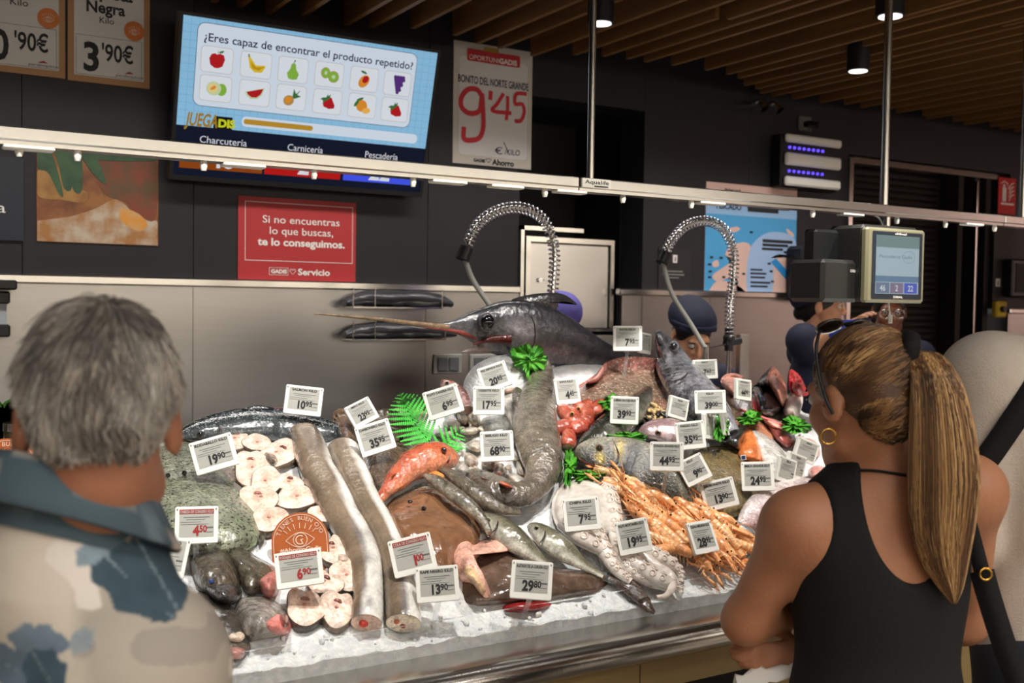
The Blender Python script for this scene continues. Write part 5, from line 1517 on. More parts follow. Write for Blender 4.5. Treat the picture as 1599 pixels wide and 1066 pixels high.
# monkfish with pale stomach at the front
t = thing('monkfish', surf(840, 900), 'brown monkfish with pink stomach flap behind the 29,80 label', 'fish')
mk_b = dome('body', '', '', [(724, 900), (738, 866), (760, 850), (792, 850), (818, 860), (850, 880), (890, 888), (930, 892), (958, 899), (946, 914), (925, 926), (880, 934), (830, 941), (780, 944), (740, 945), (722, 935)], .05, (112, 92, 78), vm('monk_skin', (30, .35), mottle=((18, .25), (80, .12)), noise=(26, srgb(84, 62, 50), .7), rough=.18, coat=.8), .012, parent=t)
dome('stomach_flap', '', '', [(702, 862), (710, 844), (728, 840), (740, 849), (757, 841), (790, 838), (814, 853), (800, 860), (768, 857), (750, 866), (742, 884), (758, 905), (770, 934), (758, 940), (738, 916), (720, 906), (706, 886)], .075, (232, 176, 156), m_flesh, .012, parent=t, peak=(738, 866), bscale=40)
dome('liver_edge', '', '', [(720, 872), (740, 880), (752, 898), (764, 925), (752, 930), (735, 908), (718, 892)], .085, (236, 196, 152), m_flesh, .01, parent=t, bscale=40)
dome('red_gut', '', '', [(788, 944), (815, 938), (850, 937), (862, 943), (845, 952), (812, 956), (786, 953)], .03, (140, 30, 30), m_flesh, .004, parent=t)
S_, C_, R_, th_2, _ = body_rings([(948, 903, 7), (965, 906, 10), (985, 918, 13), (1002, 935, 11), (1014, 950, 7), (1022, 957, 3)], .5, None, .012)
m_ = MB(); cc_ = np.tile((np.array(srgb(84, 64, 58))[None]*(0.6+.7*(np.arange(20) % 3 == 0))[:, None])[None], (len(S_), 1, 1)); loft(m_, R_, 0, cc_.reshape(-1, 3)); m_.build('tail_fin', m_ling, t)

# pale cuttlefish and squid pile
m_sq = vm('squid_white', (50, .3), noise=(30, srgb(200, 186, 170), .5), rough=.26, coat=.6, sss=.15)
SQ = [(733, 672, 17, 7, -10, (226, 216, 200)), (706, 664, 15, 10, 20, (178, 168, 154)), (724, 652, 13, 9, 40, (150, 132, 110)), (742, 696, 16, 10, 5, (230, 222, 208)), (735, 718, 14, 11, 60, (214, 194, 176)), (722, 732, 12, 9, 0, (226, 220, 212)),
      (704, 690, 12, 8, 30, (206, 202, 196)), (716, 706, 10, 7, 70, (214, 210, 204)), (756, 690, 14, 7, -30, (222, 212, 196)), (807, 708, 14, 9, 55, (226, 220, 210)), (815, 730, 15, 9, 65, (230, 222, 212)), (806, 748, 17, 9, 25, (226, 220, 210)),
      (792, 756, 15, 8, 15, (232, 226, 216)), (812, 762, 14, 7, 40, (222, 216, 206)), (780, 735, 12, 8, -20, (196, 184, 170)), (800, 690, 10, 7, 30, (210, 206, 198)), (765, 724, 14, 9, 10, (170, 154, 138)), (690, 676, 10, 8, 0, (196, 190, 182))]
WH = ['under the 6,95 label', 'beside the fern', 'below the 17,95 label', 'left of the 68,90 label', 'under the fern tip', 'next to the scorpionfish head', 'nearest to the fern stem', 'between fern and squid pile', 'above the 68,90 label', 'right of the 68,90 label', 'beside the ling, at mid height', 'in the bend of the ling', 'lowest in the bend of the ling', 'touching the ling skin at the bend', 'under the 68,90 label', 'right above the bend', 'dark toned below the 68,90 label', 'left of the 6,95 label stem']
for i, (px, py, rx, ry, ro, c_) in enumerate(SQ):
    ro = math.radians(ro)
    out = [(px+rx*math.cos(a)*math.cos(ro)-ry*math.sin(a)*math.sin(ro)*(1+.3*math.cos(a)), py+rx*math.cos(a)*math.sin(ro)+ry*math.sin(a)*math.cos(ro)*(1+.3*math.cos(a))) for a in np.linspace(0, 2*pi, 10, endpoint=False)]
    t = thing('baby_squid', surf(px, py, .01), 'pale baby squid %s' % WH[i], 'squid', 'pale baby squid around the 68,90 label')
    dome('mantle', '', '', out, .05, c_, m_sq, .003, parent=t, n=32, K=7)
    m_ = MB(); hx, hy = px+rx*.9*math.cos(ro), py+rx*.9*math.sin(ro)
    for k in range(4):
        a_ = ro+(k-1.5)*.4
        pts = [surf(hx, hy, .03), surf(hx+5*math.cos(a_), hy+5*math.sin(a_), .03), surf(hx+9*math.cos(a_+.4), hy+9*math.sin(a_+.4), .022)]
        tube(m_, smooth_path(pts, 8), np.linspace(.005, .0015, 8), 6, c=srgb(*c_))
    m_.build('tentacles', m_sq, t)
# grey fillets under the 17,95 label, pale skins right of it
dome('fish_fillet', 'grey skin fillet under the 17,95 label', 'fish cut', [(752, 655), (780, 648), (800, 655), (804, 672), (780, 682), (755, 676)], .05, (130, 128, 120), m_skin, .004)
dome('fish_fillet', 'pale skate wing beside the ling, right of the 17,95 label', 'fish cut', [(782, 620), (800, 612), (806, 640), (802, 672), (794, 662), (786, 640)], .05, (196, 190, 180), m_flesh, .003)
dome('fish_fillet', 'pale wedge of fish between 6,95 and 17,95 labels', 'fish cut', [(722, 640), (738, 632), (750, 650), (748, 668), (734, 664)], .05, (198, 186, 168), m_flesh, .003)
dome('fish_fillet', 'tan strip of fish beneath the 20,95 label', 'fish cut', [(780, 606), (800, 598), (812, 604), (800, 614), (784, 616)], .04, (170, 142, 120), m_flesh, .002)
fish('red_mullet', 'small reddish fish head standing up behind the 6,95 label', 'fish', [(690, 598, 6), (698, 601, 9), (710, 608, 11), (722, 620, 12), (730, 640, 10)], ((206, 176, 160), (150, 96, 88), (84, 52, 50)), thick=.7, h=.05, eye=(698, 598, 3, (190, 160, 150)))

# red stubby fish heads
RH = [(883, 645, 60), (907, 636, -20), (931, 638, -40), (894, 650, 80), (917, 650, 110), (905, 666, 150), (879, 667, 160), (888, 684, 95)]
m_rh = vm('red_head', (60, .4), noise=(40, srgb(150, 56, 40), .5))
for i, (px, py, an) in enumerate(RH):
    an = math.radians(an); dx, dy = math.cos(an), math.sin(an)
    lab = ('orange red fish piece '+['at the left under the 4,45 label', 'with a round eye, top of its pile', 'rightmost of its pile', 'second row left of its pile', 'in the centre of its pile', 'large one low in its pile', 'lower left of its pile', 'lowest of its pile'][i])
    fish('red_fish_piece', lab, 'fish cut', [(px-11*dx, py-11*dy, 6), (px-6*dx, py-6*dy, 11), (px+2*dx, py+2*dy, 12), (px+9*dx, py+9*dy, 11), (px+13*dx, py+13*dy, 9)], ((216, 128, 100), (190, 84, 58), (160, 62, 44)), thick=.85, h=.05, mat=m_rh, rough_amp=.004, group='orange red fish pieces in a pile', n=14,
         eye=(px-4*dx, py-4*dy, 2.4, (190, 150, 70)) if i in (1, 3) else None, cutend=(-1, (220, 170, 150), []))
# skate wing, reddish
def alf(Cc, uu, V):
    k = np.clip((V[:, 2:3]-1.415)*25, 0, 1)
    return Cc*(1-k)+np.array(srgb(214, 134, 126))*k
dome('skate', 'reddish skate with speckled back and curled wing behind the red fish pieces', 'fish', [(872, 645), (885, 615), (912, 596), (934, 581), (948, 565), (975, 557), (1010, 558), (1036, 563), (1042, 580), (1052, 612), (1058, 645), (1030, 656), (1000, 648), (972, 640), (945, 668), (900, 670)], .06, (138, 120, 98),
     vm('skate_skin', (60, .4), speck=(120, srgb(206, 190, 170), .6), noise=(14, srgb(140, 88, 72), .4), rough=.18, coat=.8), .012, colf=alf, rim=(196, 112, 104))
dome('skate_wing', 'pink curled edge of the skate wing beside the bare ice', 'fish cut', [(914, 600), (928, 588), (938, 574), (947, 566), (945, 580), (936, 594), (920, 602)], .085, (226, 160, 150), m_flesh, .002, base_h=.06)
# dark fish with pointed head
fish('dark_fish', 'dark fish with black pointed head passing behind the 39,90 label', 'fish', [(1014, 600, 3), (1010, 612, 11), (998, 630, 19), (976, 650, 24), (948, 672, 24), (920, 692, 18), (896, 712, 9)], ((120, 118, 104), (54, 56, 46), (18, 20, 20)), flip=-1, thick=.65, h=.03, eye=(1003, 615, 2.5), mat=vm('dark_fish_skin', (60, .2), rough=.14, coat=.9))
# big silver head
def tunny(CC, u, x, R):
    k = np.clip(1-np.abs(u-.52)/.08, 0, 1)*np.clip((x+.2)*1.5, 0, 1)
    return CC*(1-.75*k[..., None])
fish('amberjack', 'large upright silver fish head and body behind the 39,00 label', 'fish', [(1027, 518, 5), (1033, 532, 14), (1046, 556, 23), (1060, 580, 30), (1076, 604, 33), (1096, 628, 32), (1118, 652, 26), (1140, 678, 16)], ((150, 148, 152), (100, 99, 106), (36, 36, 42)), flip=-1, thick=.55, h=.03, lift=1.5,
     eye=(1052, 540, 6, (120, 120, 126)), gill=[(1044, 596), (1066, 590), (1082, 572)], mouth=[(1023, 524), (1030, 548), (1042, 572)], mat=vm('amberjack_skin', (34, .35), noise=(50, srgb(160, 158, 162), .4), rough=.16, coat=.9), pattern=tunny)
# gilthead
def gilt(CC, u, x, R):
    yel = np.array(srgb(196, 168, 40)); blk = np.array(srgb(40, 36, 34)); rd = np.array(srgb(176, 104, 70))
    k = np.exp(-((u-.425)/.022)**2)*np.clip((.75-np.abs(x+.1))*2, 0, 1); CC = CC*(1-.8*k[..., None])+yel*.8*k[..., None]
    k = np.exp(-((u-.50)/.035)**2)*np.clip((x+.7)*2, 0, 1); CC = CC*(1-k[..., None])+np.array(srgb(20, 18, 16))*k[..., None]; k = np.clip((.40-u)*6, 0, .75)*np.clip((x+.1)*2, 0, 1); CC = CC*(1-k[..., None])+np.array(srgb(54, 52, 44))*k[..., None]
    k = np.exp(-((u-.30)/.03)**2-((x-.5)/.25)**2); CC = CC*(1-k[..., None])+yel*k[..., None]
    return CC
fish('gilthead_bream', 'large grey gilthead bream with yellow cheek marks above the shrimps', 'fish', [(893, 709, 6), (905, 708, 17), (925, 709, 26), (950, 712, 32), (985, 721, 38), (1022, 738, 40), (1058, 762, 34), (1088, 786, 18), (1104, 800, 8)], ((176, 172, 154), (120, 118, 102), (70, 70, 60)), flip=-1, thick=.5, h=.03,
     eye=(936, 699, 4, (120, 84, 50)), gill=[(958, 688), (966, 712), (955, 733)], mouth=[(894, 706), (910, 720), (936, 730)], mat=vm('bream_skin', (120, .35)), pattern=gilt)
fish('pink_bream', 'pinkish bream head left of the 35,95 label with pargo name', 'fish', [(998, 676, 4), (1008, 673, 11), (1025, 671, 17), (1048, 674, 21), (1072, 682, 18), (1090, 694, 10)], ((206, 184, 184), (164, 132, 134), (124, 98, 98)), thick=.55, h=.04, eye=(1028, 676, 3.5, (140, 90, 70)), mouth=[(998, 676), (1010, 682), (1020, 686)])

# goose barnacles
def barnacle_proto():
    t = thing('goose_barnacle', (0, 0, 0), 'goose barnacle with dark stalk and yellowish shell', 'barnacle', 'goose barnacles in a heap right of the 39,90 label')
    m_ = MB(); tube(m_, smooth_path([(-.022, 0, .004), (-.008, .002, .006), (.004, 0, .006)], 8), np.linspace(.004, .0055, 8), 8, c=srgb(44, 38, 34)); m_.build('stalk', m_skin, t)
    m_ = MB(); V = []; tube(m_, [(.003, 0, .006), (.010, 0, .007), (.018, 0, .006), (.024, 0, .006)], [.0055, .007, .005, .001], 6, c=srgb(196, 170, 116)); m_.build('shell', m_skin, t)
    m_ = MB(); tube(m_, [(.001, 0, .006), (.004, 0, .006)], .0062, 8, c=srgb(150, 84, 50)); m_.build('collar', m_skin, t)
    return t
bp = barnacle_proto(); first = True
def place(root, px, py, h, ang, tilt=0.0, scale=1.0, label=None, flip=0.0):
    p = surf(px, py, h); p2 = surf(px+6*math.cos(ang), py+6*math.sin(ang), h)
    nn = unit(bed_n(p[0], p[1])+.25*unit(CAMP-p)); d = unit(p2-p); d = unit(d-nn*(d @ nn)+nn*tilt); b = unit(np.cross(nn, d)); nn = np.cross(d, b)
    R_ = Matrix((Vector((d[0], b[0], nn[0])), Vector((d[1], b[1], nn[1])), Vector((d[2], b[2], nn[2]))))
    if flip: R_ = R_ @ Matrix.Rotation(flip, 3, 'X')
    return root, p, R_.to_quaternion(), scale
for i in range(46):
    px = 1000+66*rs.random(); py = 640+28*rs.random()+(.15*(px-1000))*.6-6
    r_, p, q, s_ = place(bp, px, py, .045+.012*rs.random(), rs.uniform(0, 6.28), rs.uniform(-.3, .5), rs.uniform(.8, 1.25))
    if first: bp.location = p; bp.rotation_mode = 'QUATERNION'; bp.rotation_quaternion = q; bp['_o'] = [float(c) for c in p]; first = False
    else: dup(bp, p, q, s_)
dome('barnacle_tray', 'dark mound of stalks under the goose barnacles', 'seafood', [(996, 652), (1015, 638), (1045, 640), (1068, 655), (1062, 672), (1030, 672), (1002, 668)], .045, (60, 48, 38), m_dh, .01)['kind'] = 'stuff'

# ------------------------------------------------------------------ octopus
m_oct = vm('octopus_skin', (40, .15), mottle=((20, .14), (90, .08)), noise=(26, srgb(200, 182, 170), .4), rough=.24, coat=.7, sss=.1)
t = thing('octopus', surf(930, 820), 'pale octopus with suckered arms spread below the shrimps', 'octopus')
dome('mantle', '', '', [(864, 775), (878, 755), (900, 744), (930, 741), (956, 752), (966, 778), (966, 812), (952, 838), (925, 840), (895, 838), (872, 825), (862, 800)], .06, (236, 228, 218), m_oct, .01, parent=t, h0=.02)
dot(t, 'eye', 939, 747, 4, .07, (40, 44, 54), m_eye, .8)
arms = [[(945, 752, 13), (953, 780, 15), (960, 815, 14), (964, 850, 12), (975, 880, 11), (998, 900, 10), (1030, 914, 7), (1050, 920, 4)],
        [(975, 862, 12), (990, 878, 14), (1010, 893, 14), (1035, 906, 12), (1058, 916, 7), (1064, 926, 4)],
        [(985, 850, 11), (1005, 858, 13), (1025, 868, 13), (1048, 880, 11), (1062, 895, 7), (1064, 910, 4)],
        [(930, 830, 14), (938, 850, 14), (950, 870, 12), (962, 890, 9), (985, 908, 6)],
        [(880, 815, 14), (905, 835, 16), (925, 848, 14), (945, 862, 9), (958, 876, 5)],
        [(1000, 862, 9), (1022, 884, 10), (1046, 898, 9), (1050, 915, 7), (1040, 930, 5), (1025, 932, 3)]]
sk_n = 0
for j, A_ in enumerate(arms):
    S_, C_, R_, th_2, AN = body_rings(A_, .8, None, .03+.008*(j % 3), n=14)
    w_ = np.cos(np.linspace(0, 2*pi, 14, endpoint=False))
    cc_ = np.tile(lerp3(((236, 228, 220), (222, 212, 202), (196, 178, 168)), .5+.5*w_)[None], (len(S_), 1, 1)); cc_ = np.clip(cc_*(1+.4*vnoise(R_*40)[..., None]), 0, 1)
    m_ = MB(); loft(m_, R_, 0, cc_.reshape(-1, 3)); ar = m_.build('arm', m_oct, t)
    L = np.concatenate([[0], np.cumsum(np.linalg.norm(np.diff(C_, axis=0), axis=1))])
    s = .01
    while s < L[-1]-.008 and sk_n < 96:
        i = int(np.clip(np.searchsorted(L, s), 1, len(L)-2)); a, nn, w = AN[i]
        for sd in (-1, 1):
            ctr = C_[i]+w*(.36*sd*a+.1*a)+nn*w*.8*.86
            ax_ = unit(ctr-C_[i]); r_ = max(.42*w, .0032)
            u_ = unit(np.cross(ax_, T_ := unit(C_[i+1]-C_[i]))); v_ = np.cross(ax_, u_)
            ph = np.linspace(0, 2*pi, 12, endpoint=False)
            ringf = lambda rr, z: ctr+ax_*z+rr*(np.cos(ph)[:, None]*u_+np.sin(ph)[:, None]*v_)
            m_ = MB(); loft(m_, [ringf(r_*.9, -.002), ringf(r_, .002), ringf(r_*.85, .0035), ringf(r_*.5, .002), ringf(r_*.25, .0005)], 0, np.concatenate([np.tile(np.array(srgb(*c_)), (12, 1)) for c_ in ((214, 202, 192), (244, 236, 226), (236, 224, 210), (176, 150, 132), (120, 96, 84))]))
            m_.build('sucker', m_oct, ar); sk_n += 1
        s += max(.75*w, .007)*1.5

# ------------------------------------------------------------------ shrimps
m_shr = vm('shrimp_shell', (90, .25), noise=(40, srgb(226, 150, 96), .4), rough=.24, coat=.6, sss=.15)
def shrimp_proto():
    t = thing('langoustine', (0, 0, 0), 'orange langoustine in the heap right of the octopus', 'langoustine', 'orange langoustines in a heap')
    m_ = MB(); n = 60; u = np.linspace(0, 1, n)
    px_ = np.stack([-.048+.075*u, 0*u, .009-.006*(1-u)**2], 1)
    seg = .0082+.0030*u; saw = 1+.10*(1-((u*7) % 1))
    rings = []; ph = np.linspace(0, 2*pi, 12, endpoint=False)
    for i in range(n): rings.append(px_[i]+np.stack([0*ph, seg[i]*saw[i]*np.cos(ph), seg[i]*saw[i]*.95*np.sin(ph)], 1))
    c0 = np.array(srgb(244, 204, 150)); c1 = np.array(srgb(234, 164, 100))
    cc_ = np.concatenate([np.tile(c0*(((i*7/60) % 1))+c1*(1-((i*7/60) % 1)), (12, 1)) for i in range(n)])
    loft(m_, rings, 0, cc_); m_.build('abdomen', m_shr, t)
    m_ = MB(); tube(m_, smooth_path([(.026, 0, .010), (.036, 0, .0115), (.05, 0, .0115), (.062, 0, .011), (.073, 0, .012)], 16), np.interp(np.linspace(0, 1, 16), [0, .2, .55, .8, 1], [.0108, .0122, .011, .007, .001]), 12, c=srgb(234, 164, 106)); m_.build('head', m_shr, t)
    m_ = MB()
    for k in range(-2, 3):
        a = k*.32; V = [(-.047, 0, .005), (-.060*1, -.004+.014*math.sin(a)-.004, .004), (-.066+.004*abs(k), .020*math.sin(a), .003), (-.060, .014*math.sin(a)+.004, .004)]
        V2 = [(x, y, z-.0015) for x, y, z in V]
        m_.add(V+V2, [(0, 1, 2, 3), (7, 6, 5, 4), (0, 4, 5, 1), (1, 5, 6, 2), (2, 6, 7, 3), (3, 7, 4, 0)], 0, srgb(226, 132, 74))
    m_.build('tail_fan', m_shr, t)
    for sd in (-1, 1):
        m_ = MB(); tube(m_, smooth_path([(.05, sd*.006, .006), (.062, sd*.016, .004), (.078, sd*.015, .005), (.092, sd*.011, .005), (.108, sd*.009, .005)], 16), np.interp(np.linspace(0, 1, 16), [0, .45, .7, .85, 1], [.002, .0026, .0042, .0036, .0008]), 8, c=srgb(236, 170, 112)); m_.build('claw', m_shr, t)
        m_ = MB(); tube(m_, smooth_path([(.068, sd*.004, .013), (.085, sd*.012, .022), (.1, sd*.026, .02), (.115, sd*.04, .012)], 12), np.linspace(.0007, .00025, 12), 5, c=srgb(226, 150, 100)); m_.build('antenna', m_shr, t)
        m_ = MB(); sphere(m_, (.064, sd*.006, .0155), .0024, nu=8, nv=6); m_.build('eye', m_eye, t)
    m_ = MB()
    for sd in (-1, 1):
        for k in range(4):
            x_ = .03+.008*k; tube(m_, smooth_path([(x_, sd*.006, .005), (x_+.004, sd*.016, .008), (x_+.008, sd*.024, .001)], 6), [.0015, .0014, .0013, .001, .0008, .0005], 5, c=srgb(238, 190, 140))
    m_.build('walking_legs', m_shr, t)
    return t
sp = shrimp_proto(); first = True
poly = np.array([(955, 745), (985, 742), (1020, 753), (1060, 773), (1100, 798), (1130, 808), (1158, 838), (1160, 860), (1138, 866), (1110, 860), (1085, 854), (1072, 864), (1040, 850), (1020, 836), (1000, 805), (972, 775)], float)
def inside(p, poly):
    c = False; n = len(poly)
    for i in range(n):
        a, b = poly[i], poly[i-1]
        if (a[1] > p[1]) != (b[1] > p[1]) and p[0] < (b[0]-a[0])*(p[1]-a[1])/(b[1]-a[1])+a[0]: c = not c
    return c
dome('langoustine_bed', 'lower layer of orange langoustines filling the heap', 'langoustine', (poly-poly.mean(0))*.93+poly.mean(0), .03, (214, 146, 96), m_shr, .012, bscale=60)['kind'] = 'stuff'
k = 0; tries = 0; pts_ = []
while k < 54 and tries < 4000:
    tries += 1
    p_ = np.array([rs.uniform(955, 1160), rs.uniform(742, 882)])
    if not inside(p_, poly) or (pts_ and min(np.hypot(*(p_-q)) for q in pts_) < 14): continue
    pts_.append(p_); k += 1
pts_.sort(key=lambda p: p[1])
for p_ in pts_:
    ang = math.radians(38+rs.gauss(0, 9)) if p_[1] < 850 or p_[0] > 1090 else math.radians(30+rs.gauss(0, 40))
    if rs.random() < .55: ang += pi
    r_, p, q, s_ = place(sp, p_[0], p_[1], .036+rs.uniform(0, .016), ang, rs.uniform(-.12, .12), rs.uniform(1.1, 1.4), flip=rs.gauss(0, .7))
    if first: sp.location = p; sp.rotation_mode = 'QUATERNION'; sp.rotation_quaternion = q; sp['_o'] = [float(c) for c in p]; first = False
    else: dup(sp, p, q, s_)

# ------------------------------------------------------------------ right side
t = thing('brill', surf(1130, 750), 'olive brown flatfish behind the 24,95 label', 'fish')
dome('body', '', '', [(1064, 735), (1072, 714), (1090, 702), (1115, 696), (1138, 697), (1156, 707), (1178, 726), (1205, 748), (1212, 765), (1188, 786), (1160, 802), (1135, 808), (1105, 800), (1078, 775)], .045, (126, 108, 66), vm('brill_skin', (120, .4), noise=(30, srgb(90, 78, 46), .6), rough=.3), .005, parent=t, h0=.01)
dot(t, 'eye', 1122, 703, 3, .04, (40, 36, 30), m_eye, .8)
t = thing('salmon_half', surf(1185, 700), 'cut salmon half with black head skin, orange flesh and silver side', 'fish cut')
dome('silver_side', '', '', [(1166, 662), (1180, 664), (1200, 678), (1220, 698), (1240, 728), (1240, 758), (1215, 752), (1192, 728), (1180, 700)], .05, (214, 210, 204), vm('silver_skin', (70, .2), rough=.14, coat=.9), .004, parent=t, h0=.01)
dome('orange_flesh', '', '', [(1166, 664), (1178, 672), (1187, 690), (1191, 716), (1182, 724), (1152, 714), (1156, 692)], .058, (222, 124, 66), m_flesh, .005, parent=t, h0=.012)
dome('black_skin', '', '', [(1126, 690), (1140, 675), (1152, 666), (1168, 662), (1168, 674), (1160, 690), (1154, 704), (1138, 698)], .07, (44, 44, 44), m_skin, .003, parent=t, h0=.012)
dome('skin_fillet', 'brown skinned pinkish fillet behind the cut salmon half', 'fish cut', [(1136, 660), (1150, 650), (1172, 650), (1195, 664), (1215, 684), (1205, 690), (1180, 670), (1150, 668)], .045, (176, 120, 92), m_flesh, .004)
dome('dark_flatfish', 'grey brown fish skin strip between the silver fish and the black tuna', 'fish', [(1098, 600), (1122, 604), (1146, 622), (1160, 645), (1158, 660), (1140, 658), (1122, 640), (1105, 622)], .05, (96, 82, 66), m_skin, .004)
dome('pink_fish_cut', 'pale pink fish chunk left of the 44,90 label', 'fish cut', [(1126, 592), (1134, 584), (1150, 583), (1162, 590), (1158, 606), (1148, 620), (1138, 615), (1128, 603)], .07, (226, 164, 148), m_flesh, .006)
t = thing('tuna_block', surf(1195, 628), 'black skinned tuna block right of the 44,90 label', 'fish cut')
dome('skin', '', '', [(1174, 606), (1187, 599), (1203, 606), (1217, 624), (1222, 640), (1206, 651), (1184, 649), (1176, 630)], .075, (24, 25, 28), vm('tuna_skin', (40, .15), rough=.12, coat=1.0), .004, parent=t)
dome('red_end', '', '', [(1172, 622), (1180, 620), (1184, 645), (1176, 646), (1171, 634)], .08, (120, 34, 32), m_flesh, .003, parent=t, base_h=.03)
t = thing('tuna_slice', surf(1210, 605), 'upright pink tuna slice with grey skin behind the black tuna block', 'fish cut')
dome('flesh', '', '', [(1198, 588), (1207, 572), (1219, 585), (1228, 605), (1229, 622), (1222, 636), (1210, 618), (1201, 603)], .11, (226, 160, 140), m_flesh, .004, parent=t, h0=.01)
dome('skin', '', '', [(1182, 598), (1194, 582), (1206, 572), (1200, 590), (1202, 606), (1192, 606)], .10, (104, 104, 106), m_skin, .002, parent=t, h0=.0)
dome('red_fish_bone', 'ragged red fish bone piece behind the woman with the ponytail', 'fish cut', [(1232, 595), (1234, 577), (1242, 580), (1250, 588), (1258, 604), (1262, 616), (1245, 618), (1234, 610)], .11, (186, 56, 58), m_flesh, .03, bscale=70)
dome('tail_piece', 'white fish tail cut below the red bone piece', 'fish cut', [(1222, 634), (1230, 616), (1246, 608), (1254, 622), (1250, 642), (1245, 660), (1236, 652), (1224, 648)], .07, (216, 206, 196), m_flesh, .005)
dome('fish_cut', 'dark red meat cut above the narrow labels', 'fish cut', [(1198, 660), (1214, 662), (1232, 674), (1242, 684), (1236, 697), (1224, 698), (1208, 684), (1200, 670)], .055, (140, 66, 60), m_flesh, .006)
dome('fish_cut', 'pale pink fish cut above the dark red one', 'fish cut', [(1190, 652), (1206, 652), (1226, 664), (1234, 676), (1215, 674), (1198, 664)], .062, (220, 160, 146), m_flesh, .005)
for i, (o_, c_, w_) in enumerate((([(1245, 690), (1262, 684), (1278, 694), (1280, 712), (1260, 712)], (216, 150, 140), 'behind the tilted label beside the woman'), ([(1262, 735), (1278, 726), (1296, 736), (1298, 752), (1276, 756)], (222, 158, 150), 'below the tilted label beside the woman'),
                               ([(1246, 752), (1266, 746), (1286, 754), (1280, 768), (1256, 768)], (214, 140, 136), 'nearest to the black shoulder strap'))):
    dome('pink_fillet', 'small pink fish fillet %s' % w_, 'fish cut', o_, .05, c_, m_flesh, .006)
p0 = surf(1172, 644, .06); p1 = surf(1222, 664, .05)
m_ = MB(); tube(m_, [p0, p1], .004, 8, c=srgb(230, 120, 120)); n_ = unit(np.cross(p1-p0, (0, 0, 1))); 
for q_ in (p0, p1): tube(m_, [q_, q_-n_*.12], .004, 8, c=srgb(230, 120, 120))
tube(m_, [p0-n_*.12, p1-n_*.12], .004, 8, c=srgb(230, 120, 120))
o = m_.build('tray_rim', M('pink_tray', srgb(230, 120, 118), .3)); tag(o, 'pink rim of a tray between parsley and pink cuts', 'tray')
fish('pink_bream', 'big silvery pink bream by the bare shoulder of the woman', 'fish', [(1154, 822, 5), (1168, 812, 18), (1190, 798, 29), (1220, 784, 35), (1255, 774, 32), (1290, 770, 22)], ((232, 220, 216), (206, 178, 176), (164, 124, 122)), flip=-1, thick=.5, h=.02, mat=vm('bream_skin2', (110, .3), rough=.18, coat=.8), mouth=[(1156, 824), (1166, 826), (1174, 828)])
fish('silver_fish', 'thin silver fish tail under the pink bream', 'fish', [(1118, 812, 4), (1140, 820, 10), (1162, 832, 13), (1186, 848, 11), (1200, 860, 8)], ((196, 196, 196), (130, 134, 134), (70, 74, 76)), thick=.6, h=.015)

# ------------------------------------------------------------------ greenery
m_gr = M('plastic_fern', srgb(72, 190, 62), .4, noise=(30, srgb(48, 150, 48), .6))
m_let = M('lettuce', srgb(92, 172, 52), .4, noise=(30, srgb(44, 116, 32), .9), bump=(90, .7))
def fern(label, stem, npairs, maxlen, h0):
    t = thing('fern_frond', surf(*stem[-1], .01), label, 'fern')
    S = smooth_path(stem, 40); C = np.array([surf(a, b, h0) for a, b in S])
    m_ = MB(); tube(m_, C, np.linspace(.0012, .0022, 40), 6); m_.build('stem', M('fern_stem', srgb(36, 96, 40), .4), t)
    m_ = MB()
    for k in range(1, npairs+1):
        u = k/(npairs+.5); i = int(u*39); s = maxlen*min(1, 1.7*u)*(1-.15*u)
        d = unit(S[min(i+1, 39)]-S[max(i-1, 0)]); q = np.array([-d[1], d[0]])
        for sd in (-1, 1):
            dirp = unit(-d*.55+q*sd)
            nl = max(4, int(s/3)); base = S[i]
            for j in range(nl):
                f = j/nl; w = s*.105*(1-f)**.7+.6
                a = base+dirp*s*f; b = base+dirp*s*min(1, f+.9/nl)
                pr = np.array([-dirp[1], dirp[0]])
                L = [a+pr*w, b+pr*w*.35, b-pr*w*.35, a-pr*w]
                V = [surf(x, y, h0+.004+.006*math.sin(pi*f)) for x, y in L]
                nn = unit(CAMP-V[0])*.0012
                V = V+[v-nn for v in V]
                m_.add(V, [(0, 1, 2, 3), (7, 6, 5, 4), (0, 4, 5, 1), (1, 5, 6, 2), (2, 6, 7, 3), (3, 7, 4, 0)])
    m_.build('leaflets', m_gr, t, smooth=False)
fern('bright green plastic fern frond standing up beside the 35,95 label', [(624, 612), (634, 636), (650, 664), (672, 690)], 12, 46, .06)
fern('shorter green plastic fern frond behind the orange scorpionfish', [(724, 668), (708, 682), (692, 700), (684, 722)], 8, 36, .045)
